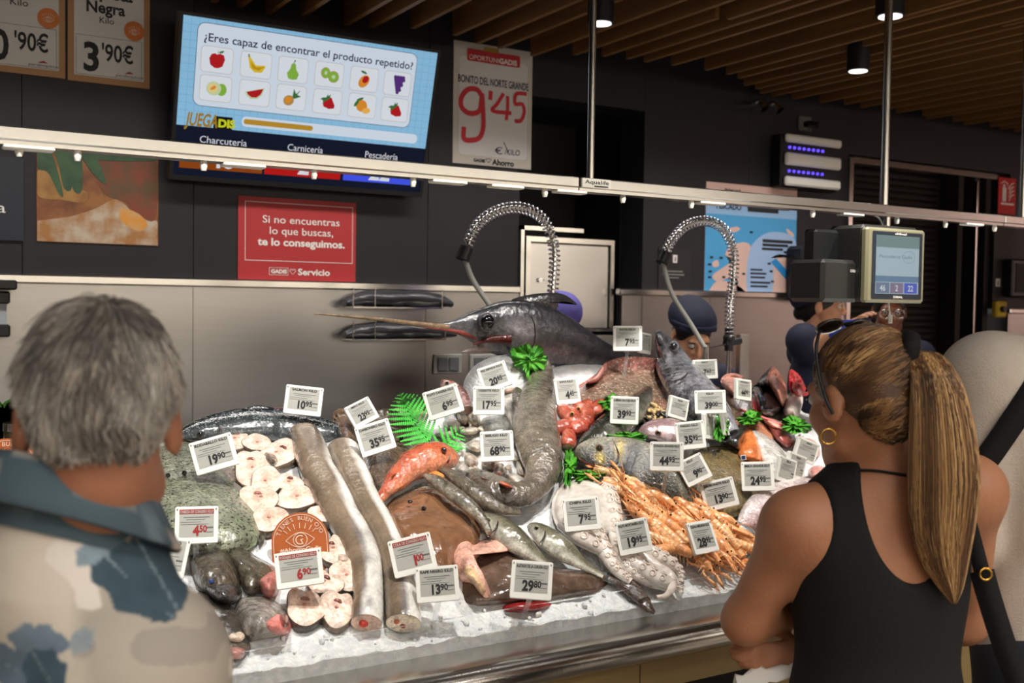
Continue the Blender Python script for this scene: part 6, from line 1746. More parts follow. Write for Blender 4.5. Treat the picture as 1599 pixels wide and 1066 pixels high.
def leafy(label, px, py, rx, ry, h, seed, name='lettuce_leaf'):
    n = 110; K = 9
    ph = np.linspace(0, 2*pi, n, endpoint=False)
    rad = 1+.16*np.sin(2*ph+seed*1.7)+.12*np.sin(3*ph+seed)+.07*np.sin(7*ph+2*seed)+.05*np.sin(13*ph+seed)+.04*np.sin(29*ph)
    V = []
    for k in range(K+1):
        u = k/K
        for a, q in zip(ph, rad):
            x = px+1.15*rx*u*q*math.cos(a); y = py+1.15*ry*u*q*math.sin(a)
            V.append(surf(x, y, h+.012*(1-u)+u**2*(.014*math.sin(5*a+seed)+.012*math.sin(11*a+2*seed)+.008*math.sin(23*a))+.006*math.sin(9*u+3*a)))
    V = np.array(V); nn = unit(CAMP-V.mean(0))*.0018
    m_ = MB()
    F = [(k*n+i, k*n+(i+1) % n, (k+1)*n+(i+1) % n, (k+1)*n+i) for k in range(K) for i in range(n)]
    N_ = len(V)
    F = [f[::-1] for f in F]+[tuple(i+N_ for i in f) for f in F]+[(K*n+i, K*n+(i+1) % n, N_+K*n+(i+1) % n, N_+K*n+i) for i in range(n)]
    m_.add(np.vstack([V, V-nn]), F); o = m_.build(name, m_let)
    return tag(o, label, 'greens')
def leafy_P(label, px, py, rx, ry, Yp, seed):
    global surf
    old = surf
    surf = lambda x, y, hh=0: P(x, y, Y=Yp-hh)
    try: return leafy(label, px, py, rx, ry, 0.0, seed)
    finally: surf = old
leafy_P('crinkled green lettuce leaf hanging under the gill of the swordfish', 828, 562, 22, 24, 2.80, 4)
leafy('green lettuce leaf between the ling and the gilthead bream', 889, 728, 9, 24, .06, 2)
leafy('green lettuce leaf lying between bream mouth and octopus', 918, 742, 28, 7, .05, 3)
leafy('green lettuce leaf tucked above the gilthead back', 982, 682, 24, 8, .075, 4)
leafy('green leaf behind the 39,90 label', 952, 628, 12, 12, .085, 5)
leafy('green parsley beside the pink tray rim', 1172, 652, 18, 9, .07, 6, 'parsley_sprig')
leafy('green parsley sprig close to the face of the woman with the ponytail', 1243, 664, 22, 11, .07, 7, 'parsley_sprig')
leafy('dark green leaf hanging behind the narrow label', 1124, 664, 10, 24, .1, 8)
leafy('light green leaf seen between the ponytail and the white shirt', 1500, 632, 18, 14, .03, 9)
# a plant and jar behind the man
p_ = surf(8, 665, .0)
t = thing('potted_plant', p_, 'green leafy plant with black holder at the left edge behind the man', 'plant')
m_ = MB()
for k in range(9):
    a = k*.7; b_ = P(6+3*math.cos(a), 690, Y=2.95); e_ = P(6+20*math.cos(a*1.3), 620+12*(k % 3), Y=2.95)
    pts = smooth_path([b_, (b_+e_)/2+np.array([0, 0, .03]), e_], 8); w = .016*np.sin(np.linspace(.2, pi, 8))
    for i in range(7):
        q0, q1 = pts[i], pts[i+1]; s_ = np.array([w[i], 0, 0]); s2 = np.array([w[i+1], 0, 0])
        m_.add([q0-s_, q0+s_, q1+s2, q1-s2, q0-s_+(0, .002, 0), q0+s_+(0, .002, 0), q1+s2+(0, .002, 0), q1-s2+(0, .002, 0)], [(0, 1, 2, 3), (7, 6, 5, 4), (0, 4, 5, 1), (1, 5, 6, 2), (2, 6, 7, 3), (3, 7, 4, 0)])
m_.build('leaves', m_let, t, smooth=False)
b_ = P(8, 690, Y=2.95); m_ = MB(); tube(m_, [b_-np.array([0, 0, .12]), b_], [.05, .06], 16); m_.build('pot', m_blackp, t)
b_ = P(28, 690, Y=2.9)
t = thing('jar', b_-np.array([0, 0, .1]), 'small glass jar with metal lid beside the plant at the left edge', 'jar')
m_ = MB(); tube(m_, [b_-np.array([0, 0, .1]), b_+np.array([0, 0, .03])], .033, 18); m_.build('glass', M('jar_dark', srgb(60, 56, 36), .12), t, sharp=40)
m_ = MB(); tube(m_, [b_+np.array([0, 0, .03]), b_+np.array([0, 0, .05])], .035, 18); m_.build('lid', m_steel2, t, sharp=40)
m_ = MB(); tube(m_, [b_-np.array([0, 0, .05]), b_-np.array([0, 0, .0])], .0335, 18); m_.build('paper_band', M('jar_band', srgb(150, 130, 60), .5), t, sharp=40)

# ------------------------------------------------------------------ electronic price labels
m_tag = M('label_frame', srgb(236, 235, 228), .4)
m_tags = M('label_screen', srgb(172, 172, 165), .5, spec=.2)
m_clear = M('clear_stem', (.92, .94, .95), .08, trans=.85, ior=1.3)
m_redink = M('red_ink', srgb(150, 28, 30), .5)
m_greyink = M('grey_ink', srgb(92, 92, 92), .5)
TW, TH = .098, .084
def price_label(cx, cy, w, h, roll, yaw, pint, pcent, title, label, red=False, pitch=-10, stem=True, H=None, lift=.02, tcol=None):
    """cx, cy, w, h: where the label shows; yaw/pitch turn it away from the viewer"""
    D = FO*TH*math.cos(math.radians(pitch))/h
    d = ray(cx, cy)
    c = CAMP+d*D
    s = 1.0
    # stay clear of the heap
    lim = surf(cx, cy+h*.5, {1041: .15, 1109: .16, 1084: .11, 975: .10}.get(cx, .078)); Dl = (lim-CAMP) @ FW
    if D > Dl: s = Dl/D; D = Dl; c = CAMP+d*D
    n = -unit(d); r = unit(np.cross(UP, n)*1.0); u = np.cross(n, r)
    Ry_ = lambda v, ax, a: v*math.cos(a)+np.cross(ax, v)*math.sin(a)+ax*(ax @ v)*(1-math.cos(a))
    ro, ya, pt = math.radians(-roll), math.radians(yaw), math.radians(pitch)
    r2, u2 = Ry_(r, u, ya), u
    u3 = Ry_(u2, r2, pt)
    nn = np.cross(r2, u3)
    r4, u4 = Ry_(r2, n, ro), Ry_(u3, n, ro)
    pl = Plane(c, r4, u4)
    W, Hh = TW*s, TH*s
    cosw = abs(math.cos(ya))
    if cosw > .8: W = w*D/FO/cosw
    base = surf(cx, cy+h*.5+14, .0)
    t = thing('price_label', c-pl.u*Hh/2, label, 'price label', 'electronic price labels among the fish')
    def slab(m_, a0, b0, a1, b1, l0, l1, bev=.002):
        V = []; 
        pts = []
        rad = .004*s
        for x, y, st in ((a1-rad, b0+rad, -90), (a1-rad, b1-rad, 0), (a0+rad, b1-rad, 90), (a0+rad, b0+rad, 180)):
            for k in range(4):
                a = math.radians(st+k*30); pts.append((x+rad*math.cos(a), y+rad*math.sin(a)))
        m = len(pts)
        ins = [(a0+a1)/2, (b0+b1)/2]
        ring = lambda z, k: [pl.at(ins[0]+(a-ins[0])*k, ins[1]+(b-ins[1])*k, z) for a, b in pts]
        V = ring(l0, 1)+ring(l1-.001, 1)+ring(l1, .985)
        F = [tuple(range(m))[::-1], tuple(range(2*m, 3*m))]+[(i+o, (i+1) % m+o, (i+1) % m+m+o, i+m+o) for o in (0, m) for i in range(m)]
        m_.add(V, F)
    m_ = MB(); slab(m_, -W/2, -Hh/2, W/2, Hh/2, -.011, 0); m_.build('frame', m_tag, t, smooth=False)
    x0, x1, y0, y1 = -W*.40, W*.40, -Hh*.33, Hh*.42
    m_ = MB(); pl.rect(m_, x0, y0, x1, y1, .0006); m_.build('screen', m_tags, t, smooth=False)
    ink = m_redink if red else m_ink
    m_ = MB(); sw_, sh = x1-x0, y1-y0
    if red:
        b_ = MB(); pl.rect(b_, x0, y1-.17*sh, x1, y1, .0009); b_.build('title_band', m_redink, t, smooth=False)
    tb = MB()
    if title: pl.text(tb, title, 0, y1-.14*sh, .105*sh, .0013, w=min(sw_*.95, len(title)*.075*sw_), align='c', bold=.03)
    if tb.n: tb.build('title', m_tags if red else m_ink, t, smooth=False)
    g = MB()
    for yy, a, b, hh in ((.70, .12, .88, .022), (.62, .2, .75, .018), (.53, .04, .62, .015), (.45, .04, .85, .015)):
        pl.rect(g, x0+a*sw_, y0+yy*sh, x0+b*sw_, y0+(yy+hh)*sh, .001)
    pl.rect(g, x0+.78*sw_, y0+.30*sh, x0+.98*sw_, y0+.36*sh, .001); pl.rect(g, x0+.78*sw_, y0+.16*sh, x0+.97*sw_, y0+.18*sh, .001)
    for k in (-1, 1): pl.rect(g, k*W*.45-.0012, Hh*.39, k*W*.45+.0012, Hh*.44, .001)
    g.build('small_print', m_greyink, t, smooth=False)
    if pint:
        p_ = MB()
        gv = text_geo(pint, .045)[0]; wi = (gv[:, 0].max()-gv[:, 0].min())*.36*sh/.729*.82
        pl.text(p_, pint, x0+.60*sw_-.02*sw_-(.0), y0+.06*sh, .36*sh, .0014, w=wi, align='r', bold=.045)
        pl.text(p_, pcent, x0+.58*sw_, y0+.18*sh, .24*sh, .0014, w=.22*sw_, bold=.03)
        p_.build('price', ink, t, smooth=False)
    # clear holder down to the ice
    bot = pl.at(0, -Hh*.45, -.008)
    mid = pl.at(0, -Hh*.8, -.012)
    foot = np.array([bot[0]+.01, bot[1]+.04, 0]); foot[1] = min(max(foot[1], 2.0), 2.85); foot[2] = float(bed_z(foot[0], foot[1]))-.005
    if foot[2] > bot[2]-.01: foot[2] = bot[2]-.02
    m_ = MB()
    a_ = pl.r*.006
    for k, (q0, q1) in enumerate(((bot, foot),)):
        nrm = unit(np.cross(q1-q0, pl.r))*.0012
        V = [q0-a_-nrm, q0+a_-nrm, q1+a_-nrm, q1-a_-nrm, q0-a_+nrm, q0+a_+nrm, q1+a_+nrm, q1-a_+nrm]
        m_.add(V, [(0, 1, 2, 3), (7, 6, 5, 4), (0, 4, 5, 1), (1, 5, 6, 2), (2, 6, 7, 3), (3, 7, 4, 0)])
    m_.build('holder', m_clear, t, smooth=False)
    return t
LB = [
 (474, 625, 58, 45, 7, 0, '10', '95', 'SALMON KILO', 'white price label reading 10,95 above the salmon', 0),
 (565, 644, 42, 38, -27, 14, '23', '95', 'MERO KILO', 'tilted price label reading 23,95 behind the 35,95 one', 0),
 (586, 683, 55, 48, -17, 0, '35', '95', 'CARBONERO KILO', 'price label reading 35,95 above the right fish trunk', 0),
 (334, 708, 66, 52, -15, 0, '19', '90', 'RODABALLO KILO', 'slanted price label reading 19,90 between turbot and steaks', 0),
 (307, 819, 65, 57, 1, 0, '4', '50', 'CABEZA DE CONGRIO KILO', 'price label with red figures 4,50 on the front turbot', 1),
 (262, 868, 60, 62, 12, 0, '', '', 'CHON KILO', 'price label half hidden by the flowered shirt', 0),
 (467, 887, 73, 55, -6, 0, '6', '90', 'RODAJAS DE CONGRIO KILO', 'price label with red figures 6,90 on the orange sign', 1),
 (644, 866, 68, 58, -13, 0, '1', '00', 'COLA DE CONGRIO KILO', 'price label with red figures 1,00 in front of the ray', 1),
 (683, 911, 67, 54, -4, 0, '13', '90', 'RAPE NEGRO KILO', 'price label reading 13,90 in the front row below the 1,00 one', 0),
 (830, 905, 65, 58, 4, 0, '29', '80', 'ALISTADO DE LA CORUÑA KILO', 'price label reading 29,80 on the monkfish', 0),
 (908, 802, 57, 51, -6, 0, '7', '95', 'CHEPA KILO', 'price label reading 7,95 on the octopus', 0),
 (989, 837, 52, 52, -12, 0, '19', '95', 'PULPO MONTANERA KILO', 'price label reading 19,95 between octopus and langoustines', 0),
 (1098, 838, 38, 50, -12, 34, '28', '95', 'CIGALA MEDIANA KILO', 'turned price label reading 28,95 on the langoustines', 0),
 (1123, 771, 53, 45, -15, 0, '13', '90', 'SALMONETE KILO', 'price label reading 13,90 in front of the brill', 0),
 (1183, 743, 50, 45, -3, 0, '24', '95', 'BRECA GRANDE KILO', 'price label reading 24,95 right of the brill', 0),
 (1041, 712, 52, 45, 0, 0, '44', '95', 'DORADA GRANDE KILO', 'price label reading 44,95 on the gilthead bream', 0),
 (1084, 733, 42, 42, -27, 10, '9', '90', 'KILO', 'tilted price label reading 9,90 behind the 44,95 one', 0),
 (1078, 679, 45, 43, -7, 0, '35', '95', 'PARGO KILO', 'price label reading 35,95 above the 9,90 one', 0),
 (1110, 666, 18, 38, 8, 66, '', '', 'KILO', 'price label turned nearly edge on in front of dark green leaf', 0),
 (1134, 660, 8, 38, 2, 82, '', '', '', 'price label seen edge on beside dark green leaf', 0),
 (1109, 627, 48, 36, -2, 0, '39', '00', 'KILO', 'price label reading 39,00 below the silver fish head', 0),
 (1060, 637, 30, 33, 16, 40, '', '', 'KILO', 'blank looking price label leaning over the goose barnacles', 0),
 (975, 640, 44, 43, 2, 0, '39', '90', 'LUBINA SALVAJE KILO', 'price label reading 39,90 on the dark pointed fish', 0),
 (886, 610, 38, 41, -5, 20, '4', '45', 'RAYA KILO', 'price label reading 4,45 above the red fish pieces', 0),
 (980, 528, 45, 39, 0, 0, '7', '95', 'RAYA KILO', 'price label reading 7,95 standing high behind the skate', 0),
 (1009, 536, 11, 32, 12, 64, '', '', 'KILO', 'narrow price label half behind the high 7,95 one', 0),
 (1101, 576, 38, 30, -3, 0, '7', '65', 'KILO', 'price label reading 7,65 in front of the bent-over worker', 0),
 (1162, 608, 25, 32, 8, 52, '44', '90', 'ATUN KILO', 'turned price label reading 44,90 on the pink chunk', 0),
 (772, 588, 46, 40, -19, 0, '20', '95', 'PEZ ESPADA KILO', 'slanted price label reading 20,95 in front of the ice dome', 0),
 (763, 625, 49, 44, 0, 0, '17', '95', 'COGOTE KILO', 'upright price label reading 17,95 below the 20,95 one', 0),
 (692, 627, 56, 45, -17, 0, '6', '95', 'PULPO CANGEJA KILO', 'slanted price label reading 6,95 behind the fern', 0),
 (776, 696, 52, 47, -3, 0, '68', '90', 'BESUGO KILO', 'price label reading 68,90 among baby squid', 0),
 (1229, 734, 22, 38, 18, 52, '', '', 'KILO', 'first of two narrow labels right of the 24,95 label', 0),
 (1244, 728, 22, 38, 20, 52, '', '', 'KILO', 'second of two narrow labels right of the 24,95 label', 0),
 (1260, 704, 34, 34, 22, 36, '', '', 'KILO', 'tilted price label right in front of the chest of the woman', 0),
]
for L in LB:
    price_label(L[0], L[1], L[2], L[3], L[4], L[5], L[6], L[7], L[8], L[9], bool(L[10]))

# orange arched promotion signs
def promo(cx, cy, wpx, top, roll, label, D):
    c = CAMP+ray(cx, cy)*D
    n = -unit(ray(cx, cy)); r = unit(np.cross(UP, n)); u = np.cross(n, r)
    a = math.radians(-roll); r, u = r*math.cos(a)+u*math.sin(a), u*math.cos(a)-r*math.sin(a)
    pl = Plane(c, r, u); s = wpx*D/FO
    t = thing('promotion_sign', c-u*s*.6, label, 'sign', 'orange arched promotion signs')
    out = [(-s/2, -s*.62), (s/2, -s*.62)]+[(s/2*math.cos(k*pi/20), .02*s+s/2*math.sin(k*pi/20)) for k in range(21)]
    m_ = MB(); k = len(out)
    V = [pl.at(x, y, 0) for x, y in out]+[pl.at(x, y, -.004) for x, y in out]
    m_.add(V, [tuple(range(k)), tuple(range(k, 2*k))[::-1]]+[(i, k+i, k+(i+1) % k, (i+1) % k) for i in range(k)])
    m_.build('board', M('promo_orange', srgb(178, 92, 40), .4), t, smooth=False)
    m_ = MB()
    inn = [np.array(p)*.93+np.array([0, .0]) for p in out]
    pl.line(m_, inn[1:]+[inn[0]], s*.012, .001)
    txt = 'TIENES BUEN OJO'
    for i, ch in enumerate(txt):
        if ch == ' ': continue
        ang = math.radians(158-i*136/(len(txt)-1)); R_ = s*.365
        pl.text(m_, ch, R_*math.cos(ang), .02*s+R_*math.sin(ang), s*.075, .0012, align='c', rot=ang-pi/2, bold=.01)
    eye(pl, m_, 0, .04*s, s*.5, .0012)
    pl.text(m_, '#AhorroGadis', 0, -.16*s, s*.075, .0012, w=s*.72, align='c', bold=.035)
    m_.build('lettering', flat('promo_cream', 226, 196, 172), t, smooth=False)
    f = pl.at(0, -s*.5, -.004); g = np.array([f[0]+.01, f[1]+.03, 0]); g[1] = max(g[1], 2.0); g[2] = float(bed_z(g[0], g[1]))-.005
    m_ = MB(); tube(m_, [f, g], .004, 6); m_.build('holder', m_clear, t)
promo(469, 846, 88, 796, -3, 'orange arched sign with line drawn eye behind the red 6,90 label', 2.36)
promo(10, 730, 88, 687, -6, 'orange arched sign with line drawn eye cut by the left edge', 2.36)
price_label(8, 768, 74, 56, -5, 0, '', '', 'KILO', 'price label under the orange sign cut by the left edge', True)
# small blue clips
for px, py, lab in ((233, 757, 'small blue and white clip on the rear turbot'), (1161, 714, 'tiny blue clip on the orange salmon flesh')):
    p = surf(px, py, .075); s = ((p-CAMP) @ FW)/FO
    n = -unit(ray(px, py)); r = unit(np.cross(UP, n)); pl = Plane(p, r*.98+np.cross(n, r)*.15, np.cross(n, r))
    t = thing('origin_clip', p, lab, 'clip', 'blue clips on fish')
    w_, h_ = (11*s, 7*s) if px < 500 else (4*s, 4*s)
    m_ = MB(); V = [pl.at(a, b, l) for l in (-.004, 0) for a, b in ((-w_, -h_), (w_, -h_), (w_, h_), (-w_, h_))]; m_.add(V, [(3, 2, 1, 0), (4, 5, 6, 7), (0, 1, 5, 4), (1, 2, 6, 5), (2, 3, 7, 6), (3, 0, 4, 7)])
    m_.build('plate', m_tag, t, smooth=False)
    m_ = MB(); pl.rect(m_, -w_*.75, -h_*.7, w_*.75, h_*.7, .0008); m_.build('field', flat('clip_blue', 42, 44, 92), t, smooth=False)
    if px < 500:
        m_ = MB(); pl.text(m_, 'MSC', 0, -h_*.3, h_*.6, .0014, align='c'); m_.build('mark', m_offw, t, smooth=False)

# ------------------------------------------------------------------ people
from mathutils.bvhtree import BVHTree
m_skn = M('skin_tan', srgb(178, 124, 92), .45, noise=(14, srgb(160, 104, 76), .5), sss=.12, bump=(160, .12))
m_skn2 = M('skin_light', srgb(206, 154, 120), .45, noise=(14, srgb(190, 132, 100), .5), sss=.12)
m_skn3 = M('skin_brown', srgb(136, 84, 58), .4, noise=(14, srgb(116, 70, 48), .5), sss=.1)
m_skn4 = M('skin_red', srgb(172, 118, 90), .5, noise=(12, srgb(154, 98, 72), .6), sss=.12, bump=(160, .12))
m_navycl = M('navy_cloth', srgb(30, 34, 58), .8, bump=(220, .2), noise=(8, srgb(24, 27, 46), .6))
m_blackcl = M('black_cloth', srgb(14, 14, 15), .85, bump=(260, .15))
m_hairblk = M('hair_black', srgb(26, 20, 18), .4)
m_hairv = M('hair_strands', (.8, .8, .8), .42, vcol=True)
m_lip = M('lips', srgb(160, 82, 74), .4)

def strands(m_, Pts, rad, colr):
    """Pts (N,K,3), rad (N,K), colr (N,3): three sided tapered hairs"""
    N_, K, _ = Pts.shape
    T = np.gradient(Pts, axis=1); T = unit_rows(T)
    ref = np.array([.31, .47, .82])
    A = unit_rows(np.cross(T, ref)); B = np.cross(T, A)
    ph = np.array([0, 2*pi/3, 4*pi/3])
    R = Pts[:, :, None, :]+rad[:, :, None, None]*(np.cos(ph)[None, None, :, None]*A[:, :, None, :]+np.sin(ph)[None, None, :, None]*B[:, :, None, :])
    V = R.reshape(-1, 3)
    idx = np.arange(N_*K*3).reshape(N_, K, 3)
    q = []
    for j in range(3):
        j2 = (j+1) % 3
        q.append(np.stack([idx[:, :-1, j], idx[:, :-1, j2], idx[:, 1:, j2], idx[:, 1:, j]], -1).reshape(-1, 4))
    F = np.concatenate(q)
    m_.add(V, F.tolist(), 0, np.repeat(colr, K*3, axis=0))

def hand(wr, d, nrm, side, curl=.5, s=1.0, spread=1.0):
    """palm, four unequal bent fingers and a thumb; d along the hand, nrm out of the palm, side = thumb side"""
    wr = np.asarray(wr, float); d = unit(d); nrm = unit(np.asarray(nrm, float)-d*(np.asarray(nrm) @ d)); t = np.cross(nrm, d); t = t*(1 if t @ np.asarray(side) > 0 else -1)
    out = [cap(wr-d*.01, .024*s, wr+d*.03*s, .026*s, .012)]
    Rm = np.stack([t, d, nrm], 1)
    out.append(ell(wr+d*.055*s, np.array([.040, .048, .015])*s, Rm, .01))
    for k, (o, L) in enumerate(((.030, .072), (.010, .082), (-.010, .076), (-.029, .060))):
        b = wr+d*.092*s+t*o*s*spread
        dd = unit(d+t*o*2.0*spread)
        p = wr+d*.06*s+t*o*s*.9
        for j, f in enumerate((.45, .32, .25)):
            b2 = b+dd*L*f*s
            out.append(cap(p if j == 0 else b, (.0095, .0086, .0078)[j]*s, b2, (.0086, .0078, .0066)[j]*s, .003))
            b = b2; a = curl*(.9+.25*j); dd = unit(dd*math.cos(a)+nrm*math.sin(a))
    b = wr+d*.02*s+t*.026*s
    b2 = b+(t*.55+d*.75+nrm*.3)*.042*s; b3 = b2+(t*.1+d*.9+nrm*.35)*.032*s
    out += [cap(b, .013*s, b2, .0108*s, .008), cap(b2, .0105*s, b3, .008*s, .003)]
    return out

def head_prims(fem=False):
    w = .95 if fem else 1.0
    return [ell((0, -.012, .035), (.074, .092, .084)), ell((0, .030, -.03), (.060*w, .060, .080)), ell((0, .058, -.090), (.024*w, .020, .020), k=.03), cap((-.045*w, .01, -.07), .022, (-.012, .06, -.092), .016, .03), cap((.045*w, .01, -.07), .022, (.012, .06, -.092), .016, .03),
            ell((-.034, .060, -.022), (.024, .022, .022), k=.025), ell((.034, .060, -.022), (.024, .022, .022), k=.025),
            cap((-.036, .078, .030), .010, (.036, .078, .030), .010, .02), cap((0, .088, .018), .008, (0, .108, -.020), .0105, .012), ell((-.010, .098, -.024), (.008, .009, .007), k=.008), ell((.010, .098, -.024), (.008, .009, .007), k=.008),
            ell((-.031, .099, .011), (.017, .013, .010), k=.012, op='sub'), ell((.031, .099, .011), (.017, .013, .010), k=.012, op='sub'),
            cap((-.018, .084, -.056), .0065, (.018, .084, -.056), .0065, .012), cap((-.014, .083, -.066), .007, (.014, .083, -.066), .007, .012), cap((-.02, .096, -.061), .0022, (.02, .096, -.061), .0022, .003, op='sub'),
            ell((-.078, -.008, -.004), (.009, .020, .033), Rz(.35), k=.008), ell((.078, -.008, -.004), (.009, .020, .033), Rz(-.35), k=.008),
            ell((-.089, .0, .004), (.007, .010, .017), k=.006, op='sub'), ell((.089, .0, .004), (.007, .010, .017), k=.006, op='sub')]

def skel(T, a, s):
    R = Rz(-math.radians(a)); T = np.array([T[0], T[1], 0.0])
    J = {}
    for k, v in dict(hips=(0, 0, .90), waist=(0, .005, 1.05), chest=(0, 0, 1.20), neck=(0, -.012, 1.385), shL=(-.172, -.005, 1.325), shR=(.172, -.005, 1.325), elL=(-.215, -.02, 1.06), elR=(.215, -.02, 1.06), wrL=(-.215, .06, .83), wrR=(.215, .06, .83),
                     hpL=(-.085, 0, .86), hpR=(.085, 0, .86), knL=(-.095, .015, .47), knR=(.095, .015, .47), anL=(-.1, -.015, .085), anR=(.1, -.015, .085), toL=(-.11, .13, .035), toR=(.11, .13, .035), head=(0, .02, 1.53)).items():
        J[k] = R @ (np.array(v)*s)+T
    J['R'] = R; J['s'] = s
    return J
def torso(J, wide=1.0, bust=0.0):
    R, s = J['R'], J['s']
    fr = R @ np.array([0, 1, 0]); rt = R @ np.array([1, 0, 0])
    q = [ell(J['hips'], np.array([.158, .115, .13])*s*np.array([wide, 1, 1]), R, .08), ell(J['waist'], np.array([.132, .098, .15])*s*np.array([wide, 1, 1]), R, .08), ell(J['chest'], np.array([.150, .108, .155])*s*np.array([wide, 1, 1]), R, .08),
         cap(J['shL']+rt*.03*s, .056*s, J['neck']-np.array([0, 0, .035])*s, .062*s, .06), cap(J['shR']-rt*.03*s, .056*s, J['neck']-np.array([0, 0, .035])*s, .062*s, .06)]
    if bust: q += [ell(J['chest']+fr*.085*s+rt*x*s+np.array([0, 0, .01]), np.array([.06, .05, .06])*s, R, .05) for x in (-.065, .065)]
    return q
def arm(J, S, r=1.0, fore=True):
    s = J['s']*r
    q = [ell(J['sh'+S], np.array([.056, .056, .058])*s, k=.05), cap(J['sh'+S], .052*s, J['el'+S], .041*s, .04)]
    if fore: q += [cap(J['el'+S], .040*s, J['wr'+S], .026*s, .03)]
    return q
def legs(J):
    s = J['s']; q = []
    for S in 'LR': q += [cap(J['hp'+S], .088*s, J['kn'+S], .056*s, .05), cap(J['kn'+S], .055*s, J['an'+S], .038*s, .04)]
    return q
def feet(J):
    s = J['s']; return [c for S in 'LR' for c in (cap(J['an'+S]-np.array([0, 0, .03]), .042*s, J['to'+S], .034*s, .03), ell(J['an'+S]+np.array([0, 0, -.05]), (.042, .05, .035), k=.03))]
def grow(root, name, prims, mat, vox, k=.02, inflate=0.0, colf=None):
    V, F = sdf_mesh(prims, vox, k, inflate)
    m_ = MB(); m_.add(V, F, 0, None if colf is None else colf(V)); return m_.build(name, mat, root)
def bvh(o):
    V = [o.matrix_world @ v.co for v in o.data.vertices] if False else [Vector(np.array(v.co)+np.array(o['_o'])) for v in o.data.vertices]
    return BVHTree.FromPolygons(V, [tuple(p.vertices) for p in o.data.polygons])
def hit(tree, px, py, back=.002):
    d = Vector(unit(ray(px, py))); h = tree.ray_cast(Vector(CAMP), d)
    if h[0] is None: return None
    return np.array(h[0]-d*back)
def ribbon(m_, pts, wdt, nrm=None, th=.002, c=None):
    pts = np.asarray(pts, float); T = unit_rows(np.gradient(pts, axis=0))
    out = []
    for i in range(len(pts)):
        n = unit(CAMP-pts[i]) if nrm is None else unit(nrm)
        a = unit(np.cross(n, T[i])); n = np.cross(T[i], a)
        out.append(np.array([pts[i]+a*wdt/2, pts[i]+a*wdt/2+n*th, pts[i]-a*wdt/2+n*th, pts[i]-a*wdt/2]))
    loft(m_, out, 0, c)
def face_parts(root, Hc, R, s=1.0, iris=(60, 40, 28), closed=False, brow=(40, 28, 22), lid=None, smile=False):
    W = lambda v: Hc+R @ (np.array(v)*s)
    for x in (-.031, .031):
        m_ = MB(); sphere(m_, W((x, .0835, .011)), .0118*s, col=srgb(226, 220, 214)); e_ = m_.build('eye', M('eye_white', srgb(220, 214, 208), .15), root)
        m_ = MB(); sphere(m_, W((x, .0915, .009 if not closed else .004)), .0058*s, nu=10, nv=7); m_.build('iris', M('iris_%d' % iris[0], srgb(*iris), .1), e_)
        m_ = MB(); tube(m_, smooth_path([W((x-.02*np.sign(x)*-1*-1, .088, .026)), W((x, .095, .031)), W((x+.02*np.sign(x), .085, .026))], 10), np.array([.002]*3+[.003]*4+[.002]*2+[.0012])*s, 6, c=srgb(*brow)); m_.build('eyebrow', m_hairv, root)
        m_ = MB(); tube(m_, smooth_path([W((x-.015, .0895, .012 if not closed else .006)), W((x, .0965, .0165 if not closed else .004)), W((x+.015, .0895, .012 if not closed else .006))], 8), .0016*s, 5, c=srgb(30, 22, 18)); m_.build('eyelashes', m_hairv, root)
    z0 = .006 if smile else 0
    m_ = MB(); tube(m_, smooth_path([W((-.022, .082, -.0595+z0)), W((-.008, .0905, -.0575)), W((0, .0915, -.0585)), W((.008, .0905, -.0575)), W((.022, .082, -.0595+z0))], 14), np.array([.0012, .003, .004, .0042, .0042, .004, .004, .004, .004, .0042, .0042, .004, .003, .0012])*s, 8); m_.build('lips', m_lip, root)

# ---------------------------------------------------------------- man in the flowered shirt
Hc = P(155, 662, D=1.13); aT = 62
t = thing('person', (*P(108, 800, D=1.16)[:2], 0), 'man with grey hair seen from behind in a beige shirt with blue leaves', 'person')
J = skel(P(112, 800, D=1.16), aT, 1.0)
for S, sg in (('L', -1), ('R', 1)):
    J['sh'+S] = J['R'] @ np.array([sg*.128, -.005, 1.262])+np.array([*P(112, 800, D=1.16)[:2], 0]); J['el'+S] = J['R'] @ np.array([sg*.175, .0, 1.0])+np.array([*P(112, 800, D=1.16)[:2], 0])
J['neck'] = np.array([J['neck'][0], J['neck'][1], 1.385])*.6+.4*np.array([Hc[0], Hc[1], 1.385]); J['chest'] = J['chest']-np.array([0, 0, .04])
HR = Rz(-math.radians(12)) @ Rx(math.radians(-4))
J['wrR'] = J['R'] @ np.array([.17, .26, 1.0])+np.array([*P(108, 800, D=1.16)[:2], 0])
nb = (J['neck']+Hc+HR @ np.array([0, -.03, -.1]))/2
prims = torso(J, 1.05)+arm(J, 'L')+arm(J, 'R')+legs(J)+feet(J)+xf(head_prims(), HR, Hc)+[cap(Hc+HR @ np.array([0, -.025, -.05]), .056, J['neck']-np.array([0, 0, .02]), .060, .03)]
fr = J['R'] @ np.array([0, 1, 0]); rt = J['R'] @ np.array([1, 0, 0])
prims += hand(J['wrR'], fr*.9+np.array([0, 0, -.3]), -rt, np.array([0, 0, 1]), .5)+hand(J['wrL'], fr*.5+np.array([0, 0, -.8]), rt, fr, .5)
grow(t, 'body', prims, m_skn4, .0055)
face_parts(t, Hc, HR, 1.0)
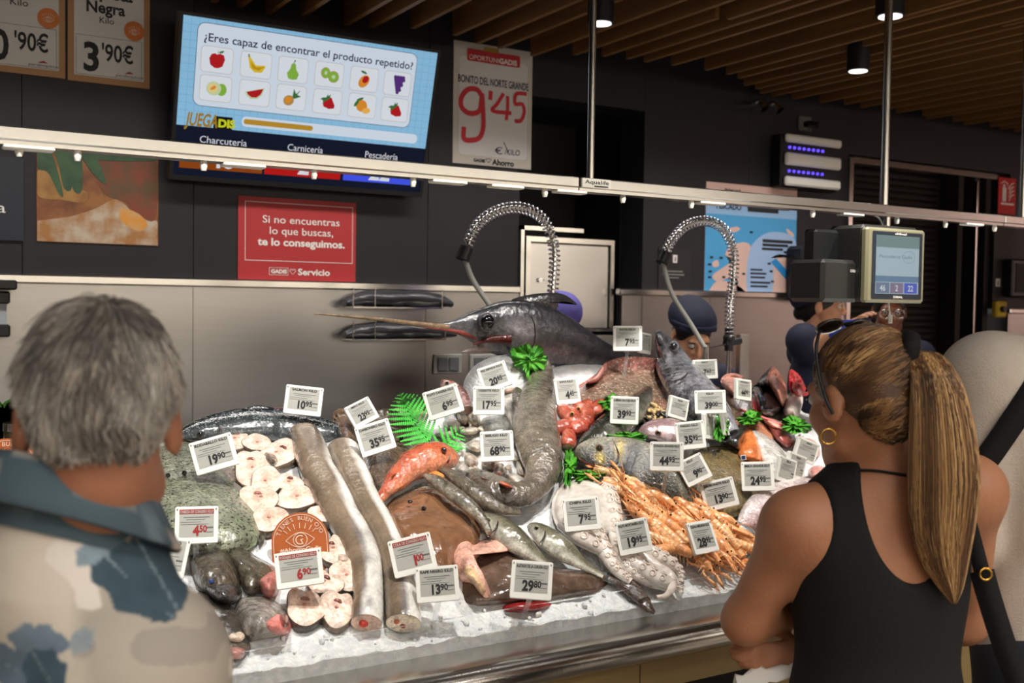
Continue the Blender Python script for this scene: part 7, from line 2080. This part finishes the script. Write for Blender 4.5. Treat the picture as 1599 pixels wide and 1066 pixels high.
# shirt
sp_ = torso(J, 1.12)+arm(J, 'L', 1.22, False)+arm(J, 'R', 1.22, False)
up = np.array([0, 0, 1.0])
sp_ += [cap(J['neck']-np.array([0, 0, .04]), .086, J['neck']+np.array([0, 0, .02]), .070, .03), ell(J['neck']+np.array([0, 0, .075]), (.064, .064, .062), k=.006, op='sub'), cut(J['hips']-np.array([0, 0, .06]), (0, 0, -1))]
for S in 'LR': sp_.append(cut(J['el'+S]+unit(J['sh'+S]-J['el'+S])*.015, unit(J['el'+S]-J['sh'+S]))) if False else None
sp_ = [q for q in sp_ if q is not None]
LEAF = [((205, 905), 92, 46, 42), ((245, 895), 70, 50, 60), ((150, 855), 42, 20, -40), ((60, 1000), 50, 26, 8), ((15, 1040), 52, 30, 30), ((70, 1050), 44, 34, 60), ((10, 792), 20, 8, 0), ((265, 810), 30, 28, 70), ((128, 1000), 18, 24, 40)]
LCOL = [(58, 78, 90), (62, 82, 94), (128, 146, 158), (112, 130, 146), (98, 116, 132), (70, 92, 106), (96, 116, 134), (116, 126, 138), (150, 160, 166)]
def shirt_col(V):
    base = np.array(srgb(206, 196, 182)); c = np.tile(base, (len(V), 1))
    n1 = vnoise(V*9)[:, None]; n2 = vnoise(V*23+4)[:, None]
    c = c*(1-np.clip(n1*2.2, 0, .32))
    c = np.where(n2 > .22, c*np.array([.80, .80, .82]), c)
    c = np.where(n2 < -.28, np.array(srgb(218, 210, 202)), c)
    v = V-CAMP; z = v @ FW; px = 799.5+FO*(v @ RT)/z; py = 533-FO*(v @ UP)/z
    # printed leaves, each with a pointed tip and a pale midrib
    for (cx, cy), L_, W_, an in zip([l[0] for l in LEAF], [l[1] for l in LEAF], [l[2] for l in LEAF], [l[3] for l in LEAF]):
        i = [l[0] for l in LEAF].index((cx, cy)); a = math.radians(an)
        x = ((px-cx)*math.cos(a)+(py-cy)*math.sin(a))/L_; y = (-(px-cx)*math.sin(a)+(py-cy)*math.cos(a))/W_
        ins = (np.abs(x) < 1) & (np.abs(y) < (1-x*x)**.8*(1+.12*np.sin(x*9))) 
        c[ins] = np.array(srgb(*LCOL[i]))*(1+.3*vnoise(V[ins]*60)[:, None])
        rib = ins & (np.abs(y) < .035)
        c[rib] = np.array(srgb(120, 138, 148))
    return np.clip(c, 0, 1)
def shirt_col2(V):
    c = shirt_col(V)
    return c
m_shirt = M('shirt_cloth', (.8, .8, .8), .85, vcol=True, bump=(14, .35))
sh_o = grow(t, 'shirt', sp_, m_shirt, .0032, inflate=.010, colf=shirt_col2)
# collar: a folded band standing round the neck
m_ = MB(); nk = J['neck']+np.array([0, 0, .030]); ph = np.linspace(0, 2*pi, 64, endpoint=False)
cen_up = nk+np.array([0, 0, .030])-fr*.004
def cr_(rx, ry, dz, tilt): 
    return np.array([nk+rt*rx*math.cos(p)+fr*ry*math.sin(p)+up*(dz-tilt*math.sin(p)) for p in ph])
rings = [cr_(.090, .086, -.035, .036), cr_(.078, .074, .02, .034), cr_(.077, .073, .038, .034), cr_(.081, .077, .044, .034), cr_(.089, .085, .036, .036), cr_(.102, .098, .008, .042), cr_(.112, .108, -.012, .046), cr_(.109, .105, -.016, .046), cr_(.098, .094, -.002, .04)]
CV = np.concatenate(rings); ccol = np.tile(np.array(srgb(74, 92, 102)), (len(CV), 1)); nn_ = vnoise(CV*24)[:, None]; ccol = np.where(nn_ > .26, np.array(srgb(196, 186, 176)), ccol); ccol = np.where(nn_ < -.25, np.array(srgb(108, 124, 134)), ccol)
loft(m_, rings, 0, ccol, caps=False); m_.build('collar', m_shirt, t)
grow(t, 'trousers', legs(J)+[ell(J['hips'], np.array([.165, .122, .12]), J['R'], .06), cut(J['hips']+np.array([0, 0, .06]), (0, 0, 1))], M('trousers_navy', srgb(50, 54, 64), .8), .008, inflate=.012)
grow(t, 'shoes', feet(J), m_blackp, .007, inflate=.006)
# grey hair: scalp mass and strands
hp = [ell((0, -.016, .046), (.077, .096, .087), k=.03), ell((0, -.056, -.004), (.050, .042, .050), k=.03), ell((0, .105, -.02), (.1, .085, .10), k=.02, op='sub'), ell((-.096, .012, -.030), (.046, .052, .055), k=.012, op='sub'), ell((.096, .012, -.030), (.046, .052, .055), k=.012, op='sub'), cut((0, -.05, -.040), (0, -.25, -1))]
V, F = sdf_mesh(hp, .005)
m_ = MB(); m_.add(Hc+V @ HR.T, F, 0, np.array(srgb(112, 106, 100))); hair_ = m_.build('hair', m_hairv, t)
Fa = np.array(F); fn = np.cross(V[Fa[:, 2]]-V[Fa[:, 0]], V[Fa[:, 3]]-V[Fa[:, 1]]); VN = np.zeros_like(V)
for j in range(4): np.add.at(VN, Fa[:, j], fn)
VN = unit_rows(VN)
sgn = np.sign(np.sum(VN*(V-np.array([0, -.02, .03])), 1).mean()); VN *= sgn
NH = 13000
idx = RNG.choice(len(V), NH); p0 = V[idx]+RNG.normal(size=(NH, 3))*.002; n0 = VN[idx]
crown = np.array([.012, -.050, .130]); d0 = p0-crown
d0 = d0-n0*np.sum(d0*n0, 1)[:, None]; d0 = unit_rows(d0)
cl = np.stack([vnoise(p0*28), vnoise(p0*28+9), vnoise(p0*28+17)], 1)
d0 = d0+.8*np.cross(n0, d0)*np.exp(-np.linalg.norm(p0-crown, axis=1)/.05)[:, None]+RNG.normal(size=(NH, 3))*.10+cl*.9+np.array([0, 0, -.25])
d0 = d0-n0*np.sum(d0*n0, 1)[:, None]; d0 = unit_rows(d0)
Lh = RNG.uniform(.018, .050, NH)*np.clip((p0[:, 2]+.045)/.10, .14, 1)*np.where((np.abs(p0[:, 0]) > .05) & (p0[:, 2] < .045), .45, 1); tt = np.linspace(0, 1, 6)
lift_ = RNG.uniform(.1, 1.0, NH)**2
Pt = p0[:, None, :]+d0[:, None, :]*(Lh[:, None]*tt[None])[..., None]+n0[:, None, :]*((.002+.006*tt[None]*lift_[:, None])-(Lh[:, None]*tt[None])**2*4.6)[..., None]+cl[:, None, :]*(Lh[:, None]*tt[None]**2*.5)[..., None]
pal = np.array([srgb(*c) for c in ((196, 192, 184), (170, 165, 157), (138, 132, 126), (222, 219, 212), (104, 98, 93), (182, 172, 158))])
tone = vnoise(p0*18)*2.2+vnoise(p0*45+3)*1.6+RNG.normal(size=NH)*.35
ci = np.clip(np.digitize(tone, (-.75, -.35, -.05, .3, .7)), 0, 5); colr = pal[np.array([4, 2, 5, 1, 0, 3])[ci]]
side = np.clip((np.abs(p0[:, 0])-.045)/.04, 0, 1)[:, None]; colr = np.clip(colr*(1-.35*side)+pal[3]*.35*side, 0, 1)
m_ = MB(); strands(m_, Hc+(Pt @ HR.T), np.tile(np.array([.0007, .0008, .0008, .0007, .0005, .0002]), (NH, 1)), colr); m_.build('hair_strands', m_hairv, hair_)

# ---------------------------------------------------------------- woman with the ponytail
Dw = 1.85; T0 = P(1378, 760, D=Dw); aT = 20
t = thing('person', (T0[0], T0[1], 0), 'woman in black tank top with long blond ponytail, arms crossed', 'person')
J = skel(T0, aT, 1.0)
Hc = P(1345, 626, D=Dw-.02); HR = Rz(-math.radians(3)) @ Rx(math.radians(-10))
fr = J['R'] @ np.array([0, 1, 0]); rt = J['R'] @ np.array([1, 0, 0]); T3 = np.array([T0[0], T0[1], 0])
J['shL'] = P(1243, 822, D=Dw-.03); J['elL'] = P(1166, 968, D=Dw+.04); J['wrL'] = T3+fr*.20+rt*.02+up*1.07
J['elR'] = T3+rt*.225+fr*.08+up*1.06; J['wrR'] = P(1262, 1032, D=Dw+.10)
prims = torso(J, 1.0)+arm(J, 'L', .98)+arm(J, 'R', .95)+legs(J)+feet(J)+xf(head_prims(True), HR, Hc)+[cap(Hc+HR @ np.array([0, -.025, -.05]), .048, J['neck']-np.array([0, 0, .02]), .053, .03)]
hd = unit(P(1140, 1022, D=Dw+.06)-J['wrR'])
prims += hand(J['wrR'], hd, FW-UP*.2, UP, .55, .9, .6)+hand(J['wrL'], rt, -fr, up, .5, .95)
wb = grow(t, 'body', prims, m_skn, .005)
face_parts(t, Hc, HR, .97)
tp = torso(J, 1.02, 1)
tp += [ell(J['neck']-fr*.115-up*.03, np.array([.088, .13, .165]), J['R'], .012, 'sub'), ell(J['neck']+fr*.10-up*.03, np.array([.09, .11, .13]), J['R'], .012, 'sub'), ell(J['neck']+up*.06, (.085, .085, .1), None, .01, 'sub')]
for S, sg in (('L', -1), ('R', 1)): tp.append(ell(J['shoulder'] if 'shoulder' in J else (T3+rt*sg*.205+up*1.31-fr*.0), np.array([.078, .16, .135]), J['R'], .012, 'sub'))
tp.append(cut(J['hips']-up*.05, (0, 0, -1)))
tank = grow(t, 'tank_top', tp, m_blackcl, .005, inflate=.008)
grow(t, 'trousers', legs(J)+[ell(J['hips'], np.array([.16, .118, .12]), J['R'], .06), cut(J['hips']+up*.02, (0, 0, 1))], m_blackcl, .008, inflate=.010)
grow(t, 'shoes', feet(J), m_blackp, .007, inflate=.006)
# tissue in the hand is a thing of its own
m_ = MB(); tc = P(1196, 1032, D=Dw+.06)
g_ = []
for i in range(9):
    row = []
    for j in range(9):
        q = tc+RT*(i-4)*.014+FW*(j-4)*.006-UP*(.012+.02*abs(j-4)/4)+UP*(i-4)*.004
        row.append(q+.018*vnoise(np.array([q*60]))[0]*np.array([1, 1, 1]))
    g_.append(row)
g_ = np.array(g_).reshape(-1, 3); n_ = 81
m_.add(np.vstack([g_, g_-np.array([0, 0, .0015])]), [(i*9+j, (i+1)*9+j, (i+1)*9+j+1, i*9+j+1) for i in range(8) for j in range(8)]+[(n_+i*9+j+1, n_+(i+1)*9+j+1, n_+(i+1)*9+j, n_+i*9+j) for i in range(8) for j in range(8)])
o = m_.build('paper_tissue', M('tissue_white', srgb(232, 228, 222), .8)); tag(o, 'crumpled white paper tissue held under the elbow of the woman in black', 'tissue')
# hair
tie_l = HR.T @ (P(1420, 548, D=Dw-.03)-Hc)
hp = [ell((0, -.014, .042), (.0785, .0965, .0875), k=.02), ell((0, -.06, -.015), (.058, .045, .06), k=.03), ell((0, .104, -.028), (.09, .078, .108), k=.012, op='sub'), ell((-.09, .018, -.03), (.032, .040, .052), k=.008, op='sub'), ell((.09, .018, -.03), (.032, .040, .052), k=.008, op='sub'), cut((0, -.05, -.062), (0, -.55, -1))]
V, F = sdf_mesh(hp, .0045)
def wcol(V): return np.array(srgb(84, 58, 38))*(1+.5*vnoise(V*np.array([60, 20, 60]))[:, None])
m_ = MB(); m_.add(Hc+V @ HR.T, F, 0, np.clip(wcol(V), 0, 1)); hair_ = m_.build('hair', m_hairv, t)
N_ = 6500; idx = RNG.choice(len(V), N_); p0 = V[idx]
c0 = np.array([0, -.014, .042]); rE = np.array([.0805, .0985, .0895])
tt = np.linspace(0, 1, 9)
end = tie_l+RNG.normal(size=(N_, 3))*.006
Pt = p0[:, None]*(1-tt[None, :, None])+end[:, None]*tt[None, :, None]
v_ = (Pt-c0)/rE; ln = np.linalg.norm(v_, axis=-1, keepdims=True)
low = (p0[:, 2] < .0)[:, None, None]
k_ = 1+RNG.uniform(.012, .06, (N_, 1, 1))
Pn = c0+v_/np.maximum(ln, 1e-6)*rE*k_
blend = np.clip((ln-.2)/.5, 0, 1)*np.sin(np.clip(tt, 0, 1)*pi)[None, :, None]**.3
Pt = np.where(ln < 1.0, Pn*blend+Pt*(1-blend), Pt); c2 = np.array([0, -.06, -.015]); r2 = np.array([.0605, .0475, .0625]); v2 = (Pt-c2)/r2; l2 = np.linalg.norm(v2, axis=-1, keepdims=True)
Pt = np.where(l2 < 1.0, c2+v2/np.maximum(l2, 1e-6)*r2*(1.015+.04*RNG.uniform(0, 1, (N_, 1, 1))), Pt); Pt[:, 0] = p0*1.005; Pt[:, -1] = end
wp = np.array([srgb(*c) for c in ((84, 60, 42), (120, 88, 58), (168, 126, 82), (216, 176, 122), (60, 44, 34))])
pr = vnoise(p0*np.array([60, 20, 60]))
ci = np.where(pr > .22, 3, np.where(pr > .06, 2, np.where(pr > -.1, 1, np.where(pr > -.25, 0, 4))))
colr = wp[ci]*(1+RNG.uniform(-.2, .2, (N_, 1)))
m_ = MB(); strands(m_, Hc+Pt @ HR.T, np.tile(np.array([.0005, .0008, .0008, .0008, .0008, .0008, .0008, .0008, .0007]), (N_, 1)), np.clip(colr, 0, 1)); m_.build('hair_strands', m_hairv, hair_)
tieW = P(1419, 551, D=Dw-.075); ax_ = unit(RT*.95-UP*.15+fwd0*.25) if False else unit(RT*.93-UP*.12-FW*.3)
m_ = MB(); u_ = unit(np.cross(ax_, (0, 0, 1))); v_ = np.cross(ax_, u_); ph = np.linspace(0, 2*pi, 24, endpoint=False)
loft(m_, [tieW+ax_*(.016*math.cos(b))+(.027+.012*math.sin(b))*(np.cos(ph)[:, None]*u_+np.sin(ph)[:, None]*v_) for b in np.linspace(0, 2*pi, 13)], caps=False); m_.build('hair_tie', m_blackcl, hair_)
tail = smooth_path([(1418, 549, 16, Dw-.045), (1440, 552, 26, Dw-.085), (1460, 590, 37, Dw-.125), (1470, 660, 48, Dw-.135), (1474, 740, 54, Dw-.135), (1472, 810, 50, Dw-.13), (1474, 870, 38, Dw-.125), (1484, 915, 20, Dw-.12), (1490, 942, 4, Dw-.12)], 30)
Ct = np.array([P(a, b, D=d) for a, b, w, d in tail]); Wt = tail[:, 2]*tail[:, 3]/FO
m_ = MB(); ph = np.linspace(0, 2*pi, 20, endpoint=False); fwd = -unit(FW)
loft(m_, [Ct[i]+Wt[i]*.93*(np.cos(ph)[:, None]*RT+.55*np.sin(ph)[:, None]*fwd) for i in range(30)], 0, np.array(srgb(84, 60, 40))); pony = m_.build('ponytail', m_hairv, t)
N_ = 5200; th0 = RNG.uniform(0, 2*pi, N_); rr = np.sqrt(RNG.uniform(.55, 1.06, N_)); e_ = RNG.uniform(.72, 1.0, N_)
ts = np.linspace(0, 1, 14); Pt = np.zeros((N_, 14, 3)); wob = RNG.normal(size=N_)*.25
for k in range(14):
    f = e_*ts[k]*29
    C_ = np.stack([np.interp(f, np.arange(30), Ct[:, j]) for j in range(3)], 1); w = np.interp(f, np.arange(30), Wt)
    th_k = th0+wob*math.sin(ts[k]*3)
    Pt[:, k] = C_+(w*rr*np.cos(th_k))[:, None]*RT+(w*rr*.55*np.sin(th_k))[:, None]*fwd
pr = np.sin(th0*5)*.8+vnoise(np.stack([th0*9, th0*0, th0*0], 1))*2+RNG.normal(size=N_)*.5
ci = np.where(pr > .7, 3, np.where(pr > .0, 2, np.where(pr > -.8, 1, 0)))
m_ = MB(); strands(m_, Pt, np.tile(np.concatenate([np.full(12, .0008), [.0006, .0002]]), (N_, 1)), np.clip(wp[ci]*(1+RNG.uniform(-.15, .15, (N_, 1))), 0, 1)); m_.build('pony_strands', m_hairv, pony)
# earring, necklace, sunglasses pushed into the hair
tr = bvh(wb)
ec = Hc+HR @ np.array([-.088, -.004, -.045])
m_ = MB(); loft(m_, [ec+np.array([0, 0, -.013])+.013*(math.cos(b)*unit(RT)+math.sin(b)*up)+.0018*(np.cos(np.linspace(0, 2*pi, 8, endpoint=False))[:, None]*(math.cos(b)*unit(RT)+math.sin(b)*up)+np.sin(np.linspace(0, 2*pi, 8, endpoint=False))[:, None]*fwd) for b in np.linspace(0, 2*pi, 25)], caps=False); m_.build('earring', M('gold', srgb(220, 170, 80), .2, metal=1.0), t)
nk = [hit(tr, *p, back=.003) for p in ((1304, 752), (1318, 740), (1335, 735), (1352, 734), (1370, 735), (1390, 738), (1415, 742))]; nk = [p for p in nk if p is not None]
if len(nk) > 2:
    m_ = MB(); tube(m_, smooth_path(nk, 24), .0024, 6); m_.build('necklace', m_blackcl, t)
sg = thing('sunglasses', Hc+HR @ np.array([0, .02, .14]), 'dark sunglasses pushed up into the hair of the woman with the ponytail', 'sunglasses')
for sd in (-1, 1):
    m_ = MB(); tube(m_, smooth_path([Hc+HR @ np.array(v) for v in ((sd*.060, .025, .122), (sd*.076, .018, .095), (sd*.085, .008, .050), (sd*.087, -.004, .005), (sd*.086, -.016, -.02))], 16), .0032, 6); m_.build('temple_arm', m_blackp, sg)
    m_ = MB(); sphere(m_, Hc+HR @ np.array([sd*.034, .022, .136]), (.030, .007, .022), R=HR @ Rx(1.1)); m_.build('lens', M('lens_dark', srgb(30, 26, 24), .08, coat=1.0), sg)
m_ = MB(); tube(m_, smooth_path([Hc+HR @ np.array(v) for v in ((-.060, .025, .122), (-.034, .03, .142), (0, .03, .140), (.034, .03, .142), (.060, .025, .122))], 16), .003, 6); m_.build('bridge', m_blackp, sg)
# bag on its strap
bg = thing('shoulder_bag', P(1600, 1200, D=Dw+.02), 'black shoulder bag whose strap with gold ring hangs behind the woman in black', 'bag')
sp0 = smooth_path([P(*p, D=d) for *p, d in ((1497, 772, Dw-.06), (1508, 800, Dw-.07), (1522, 850, Dw-.06), (1541, 920, Dw-.05), (1566, 1000, Dw-.04), (1592, 1075, Dw-.03), (1610, 1160, Dw-.02))], 24)
m_ = MB(); ribbon(m_, sp0[:11], .026, th=.004); ribbon(m_, sp0[10:], .040, th=.005); m_.build('strap', m_blackcl, bg)
m_ = MB(); rc = P(1539, 896, D=Dw-.07); loft(m_, [rc+.010*(math.cos(b)*RT+math.sin(b)*UP)+.0022*(np.cos(np.linspace(0, 2*pi, 8, endpoint=False))[:, None]*(math.cos(b)*RT+math.sin(b)*UP)+np.sin(np.linspace(0, 2*pi, 8, endpoint=False))[:, None]*fwd) for b in np.linspace(0, 2*pi, 17)], caps=False); m_.build('ring', MATS['gold'], bg)
bc = sp0[-1]; m_ = MB(); V, F = sdf_mesh([ell(bc+np.array([0, 0, -.13]), (.13, .06, .15), Rz(-.3), .02)], .01); m_.add(V, F); m_.build('pouch', m_blackcl, bg)

# ---------------------------------------------------------------- shopper in white knit at the right edge
Dp = 2.02; T0 = P(1705, 760, D=Dp); aT = 40
t = thing('person', (T0[0], T0[1], 0), 'person in cream white knit top with black strap over the back, at the right edge', 'person')
J = skel(T0, aT, 1.14); fr = J['R'] @ np.array([0, 1, 0]); rt = J['R'] @ np.array([1, 0, 0])
J['wrL'] = J['elL']+fr*.2-up*.08
Hc = J['neck']+up*.15+fr*.07; HR = J['R'] @ Rx(-.35)
prims = torso(J, 1.05)+arm(J, 'L')+arm(J, 'R')+legs(J)+feet(J)+xf(head_prims(), HR, Hc)+[cap(Hc+HR @ np.array([0, -.025, -.05]), .055, J['neck']-np.array([0, 0, .02]), .06, .03)]+hand(J['wrL'], fr, up*-1, rt, .5)+hand(J['wrR'], fr*.3-up, -rt, fr, .5)
grow(t, 'body', prims, m_skn2, .007); face_parts(t, Hc, HR)
kn = [q for q in torso(J, 1.14)+arm(J, 'L', 1.2)+arm(J, 'R', 1.2)]+[ell(J['neck']+up*.09, (.075, .075, .07), None, .01, 'sub'), cut(J['hips']-up*.08, (0, 0, -1))]
kt = grow(t, 'knit_top', kn, M('cream_knit', srgb(214, 204, 192), .9, bump=(260, .25), noise=(12, srgb(200, 188, 174), .6)), .0065, inflate=.012)
grow(t, 'trousers', legs(J)+[ell(J['hips'], np.array([.175, .13, .13]), J['R'], .06), cut(J['hips']+up*.04, (0, 0, 1))], M('trousers_navy', srgb(50, 54, 64), .8), .009, inflate=.012)
grow(t, 'shoes', feet(J), m_blackp, .008, inflate=.006)
hh = xf([ell((0, -.014, .042), (.082, .1, .09), k=.02), ell((0, -.06, -.015), (.06, .048, .07), k=.03), ell((0, .104, -.028), (.09, .078, .108), k=.012, op='sub'), ell((-.09, .018, -.03), (.03, .03, .04), k=.008, op='sub'), ell((.09, .018, -.03), (.03, .03, .04), k=.008, op='sub'), cut((0, -.05, -.09), (0, 0, -1))], HR, Hc)
grow(t, 'hair', hh, M('hair_brown', srgb(70, 54, 42), .5), .006)
tr = bvh(kt)
sp1 = [hit(tr, *p, back=.004) for p in ((1534, 726), (1552, 686), (1592, 652))]; sp1 = [p for p in sp1 if p is not None]
if len(sp1) > 1:
    T3 = np.array([T0[0], T0[1], 0]); uvs = np.array([[(p-T3) @ rt, p[2]] for p in sp1])
    A_, B_ = uvs[0], uvs[-1]; B_ = A_+(B_-A_)*max(1.0, (.11-A_[0])/max(B_[0]-A_[0], .02))
    pts = []
    for k in np.linspace(-.25, 1.0, 22):
        u_, z_ = A_+(B_-A_)*k; z_ = z_ + (.03*math.sin(pi*k) if 0 < k < 1 else 0)
        h_ = tr.ray_cast(Vector(T3+rt*u_+up*z_-fr*.6), Vector(fr))
        if h_[0] is not None: pts.append(np.array(h_[0])-fr*.004)
    m_ = MB(); pts = np.array(pts)
    for _ in range(3): pts[1:-1] = .25*pts[:-2]+.5*pts[1:-1]+.25*pts[2:]
    pts -= fr*.004
    ribbon(m_, pts, .045, nrm=-fr, th=.004); m_.build('back_strap', m_blackcl, t)

# ---------------------------------------------------------------- staff behind the counter
def worker(label, hpx, D, aT, ah, pitch, s=1.0, skin=None, arms=None, cap_mat=None, hair=None, closed=False, smile=False, lean=(0, 0), glasses=False, hairmat=None, bun=False):
    Hc = P(*hpx, D=D)
    R_ = Rz(-math.radians(aT)); fr = R_ @ np.array([0, 1, 0]); rt = R_ @ np.array([1, 0, 0])
    T0 = Hc-fr*(.02+lean[0])-rt*lean[1]
    s = s*(Hc[2]+lean[0]*.25)/1.53
    t = thing('person', (T0[0], T0[1], 0), label, 'person')
    J = skel(T0, aT, s)
    sh_ = fr*lean[0]*.75+rt*lean[1]*.75
    for k in ('neck', 'shL', 'shR'): J[k] = J[k]+sh_-up*lean[0]*.2
    for k in ('chest', 'elL', 'elR', 'wrL', 'wrR'): J[k] = J[k]+sh_*.6
    J['neck'] = J['neck']*.6+(Hc-up*.145-fr*.02)*.4
    if arms:
        for k, v in arms.items(): J[k] = np.asarray(v, float)
    else:
        for S in 'LR': J['wr'+S] = J['el'+S]+fr*.22-up*.02-rt*(.08 if S == 'R' else -.08)
    HR = Rz(-math.radians(ah)) @ Rx(math.radians(-pitch))
    prims = torso(J)+arm(J, 'L', .95)+arm(J, 'R', .95)+legs(J)+feet(J)+xf(head_prims(True), HR, Hc)+[cap(Hc+HR @ np.array([0, -.025, -.05]), .048, J['neck']-np.array([0, 0, .02]), .054, .03)]
    for S, sd in (('L', rt), ('R', -rt)): prims += hand(J['wr'+S], unit(J['wr'+S]-J['el'+S]), -up*.8+.2*fr, sd, .4, .95)
    grow(t, 'body', prims, skin, .0055); face_parts(t, Hc, HR, .97, closed=closed, smile=smile)
    un = torso(J, 1.08)+[q for S in 'LR' for q in (ell(J['sh'+S], .06*s, k=.04), cap(J['sh'+S], .056*s, J['sh'+S]*.35+J['el'+S]*.65, .052*s, .04))]+[ell(J['neck']+up*.075+fr*.03, (.062, .07, .08), None, .008, 'sub'), cut(J['hips']-up*.12, (0, 0, -1))]
    grow(t, 'uniform', un, m_navycl, .007, inflate=.008)
    grow(t, 'trousers', legs(J)+[ell(J['hips'], np.array([.16, .118, .12]), J['R'], .06)], m_navycl, .01, inflate=.008); grow(t, 'shoes', feet(J), m_white, .009, inflate=.006)
    hh = xf([ell((0, -.014, .036), (.079, .097, .086), k=.02), ell((0, -.055, -.02), (.056, .045, .06), k=.03), ell((0, .108, -.04), (.09, .078, .112), k=.012, op='sub'), ell((-.09, .018, -.04), (.03, .032, .05), k=.008, op='sub'), ell((.09, .018, -.04), (.03, .032, .05), k=.008, op='sub')]+([ell((.0, -.10, -.03) if bun is True else bun, (.035, .03, .035), k=.01)] if bun else []), HR, Hc)
    grow(t, 'hair', hh, hairmat or m_hairblk, .0055)
    cp = xf([ell((0, -.022, .078), (.090, .106, .068), Rx(.12), k=.03), ell((0, -.075, .055), (.082, .078, .078), k=.04), cap((-.06, .045, .052), .018, (.06, .045, .052), .018, .03), cut((0, 0, .040), Rx(.42) @ np.array([0, 0, -1]))], HR, Hc)
    c_ = grow(t, 'cap', cp, cap_mat or m_navycl, .005, inflate=.003)
    m_ = MB(); ph = np.linspace(0, 2*pi, 40, endpoint=False); bz = [(.0935, .112, .045), (.0955, .114, .058), (.0935, .111, .071), (.088, .106, .07), (.089, .107, .046)]
    loft(m_, [Hc+(HR @ (np.stack([a*np.cos(ph), -.022+b*np.sin(ph), z+.36*b*np.sin(ph)], 1)).T).T for a, b, z in bz], closed=True); m_.build('cap_band', cap_mat or m_navycl, c_)
    if glasses:
        m_ = MB()
        for sd in (-1, 1):
            cc = np.array([sd*.033, .103, .008]); q = [Hc+HR @ (cc+np.array([.026*math.cos(b), 0, .022*math.sin(b)])) for b in np.linspace(0, 2*pi, 24)]
            tube(m_, q, .0016, 6); tube(m_, [Hc+HR @ np.array([sd*.059, .102, .012]), Hc+HR @ np.array([sd*.082, .0, .012])], .0014, 6)
        tube(m_, [Hc+HR @ np.array([-.008, .106, .012]), Hc+HR @ np.array([.008, .106, .012])], .0016, 6)
        m_.build('eyeglasses', m_chrome, t)
    return t, J, Hc
worker('worker in navy cap and uniform looking down behind the silver fish head', (1079, 524), 4.4, 195, 196, 36, skin=m_skn2, closed=True, lean=(.16, 0), bun=True)
b_ = P(1262, 548, D=4.85); w_ = P(1318, 512, D=4.7)
worker('smiling worker in navy cap reaching an arm out below the hanging scale', (1283, 480), 4.95, 120, 140, 2, skin=m_skn2, smile=True, bun=True, arms=dict(shR=P(1256, 532, D=4.86), elR=b_, wrR=w_, elL=P(1300, 600, D=5.1), wrL=P(1330, 590, D=4.9)))
worker('worker with round glasses and navy cap seen under the hanging scale', (1388, 488), 5.3, 205, 222, 8, skin=m_skn3, glasses=True)
worker('worker in violet cap with fair hair bent down behind the swordfish back', (866, 512), 4.3, 20, 12, 6, skin=m_skn2, cap_mat=M('violet_cap', srgb(92, 84, 160), .7), hairmat=M('hair_fair', srgb(170, 150, 96), .5), bun=(.062, -.055, -.012), lean=(.12, 0))
# blue sheet held up
a = P(1297, 500, D=4.62); b = P(1360, 498, D=4.58)
m_ = MB(); u_ = unit(b-a); 
g_ = []
for i in range(8):
    for j in range(4):
        q = a+(b-a)*i/7-up*(.075*j/3)+fwd*(.012*math.sin(i*.9)-.02*j/3); g_.append(q)
g_ = np.array(g_); n_ = 32
m_.add(np.vstack([g_, g_-fwd*.002]), [(i*4+j, (i+1)*4+j, (i+1)*4+j+1, i*4+j+1) for i in range(7) for j in range(3)]+[(n_+i*4+j+1, n_+(i+1)*4+j+1, n_+(i+1)*4+j, n_+i*4+j) for i in range(7) for j in range(3)])
o = m_.build('blue_sheet', M('blue_paper', srgb(30, 62, 170), .5)); tag(o, 'bright blue sheet held by the smiling worker', 'paper')

for _o in bpy.data.objects:
    if '_o' in _o: del _o['_o']
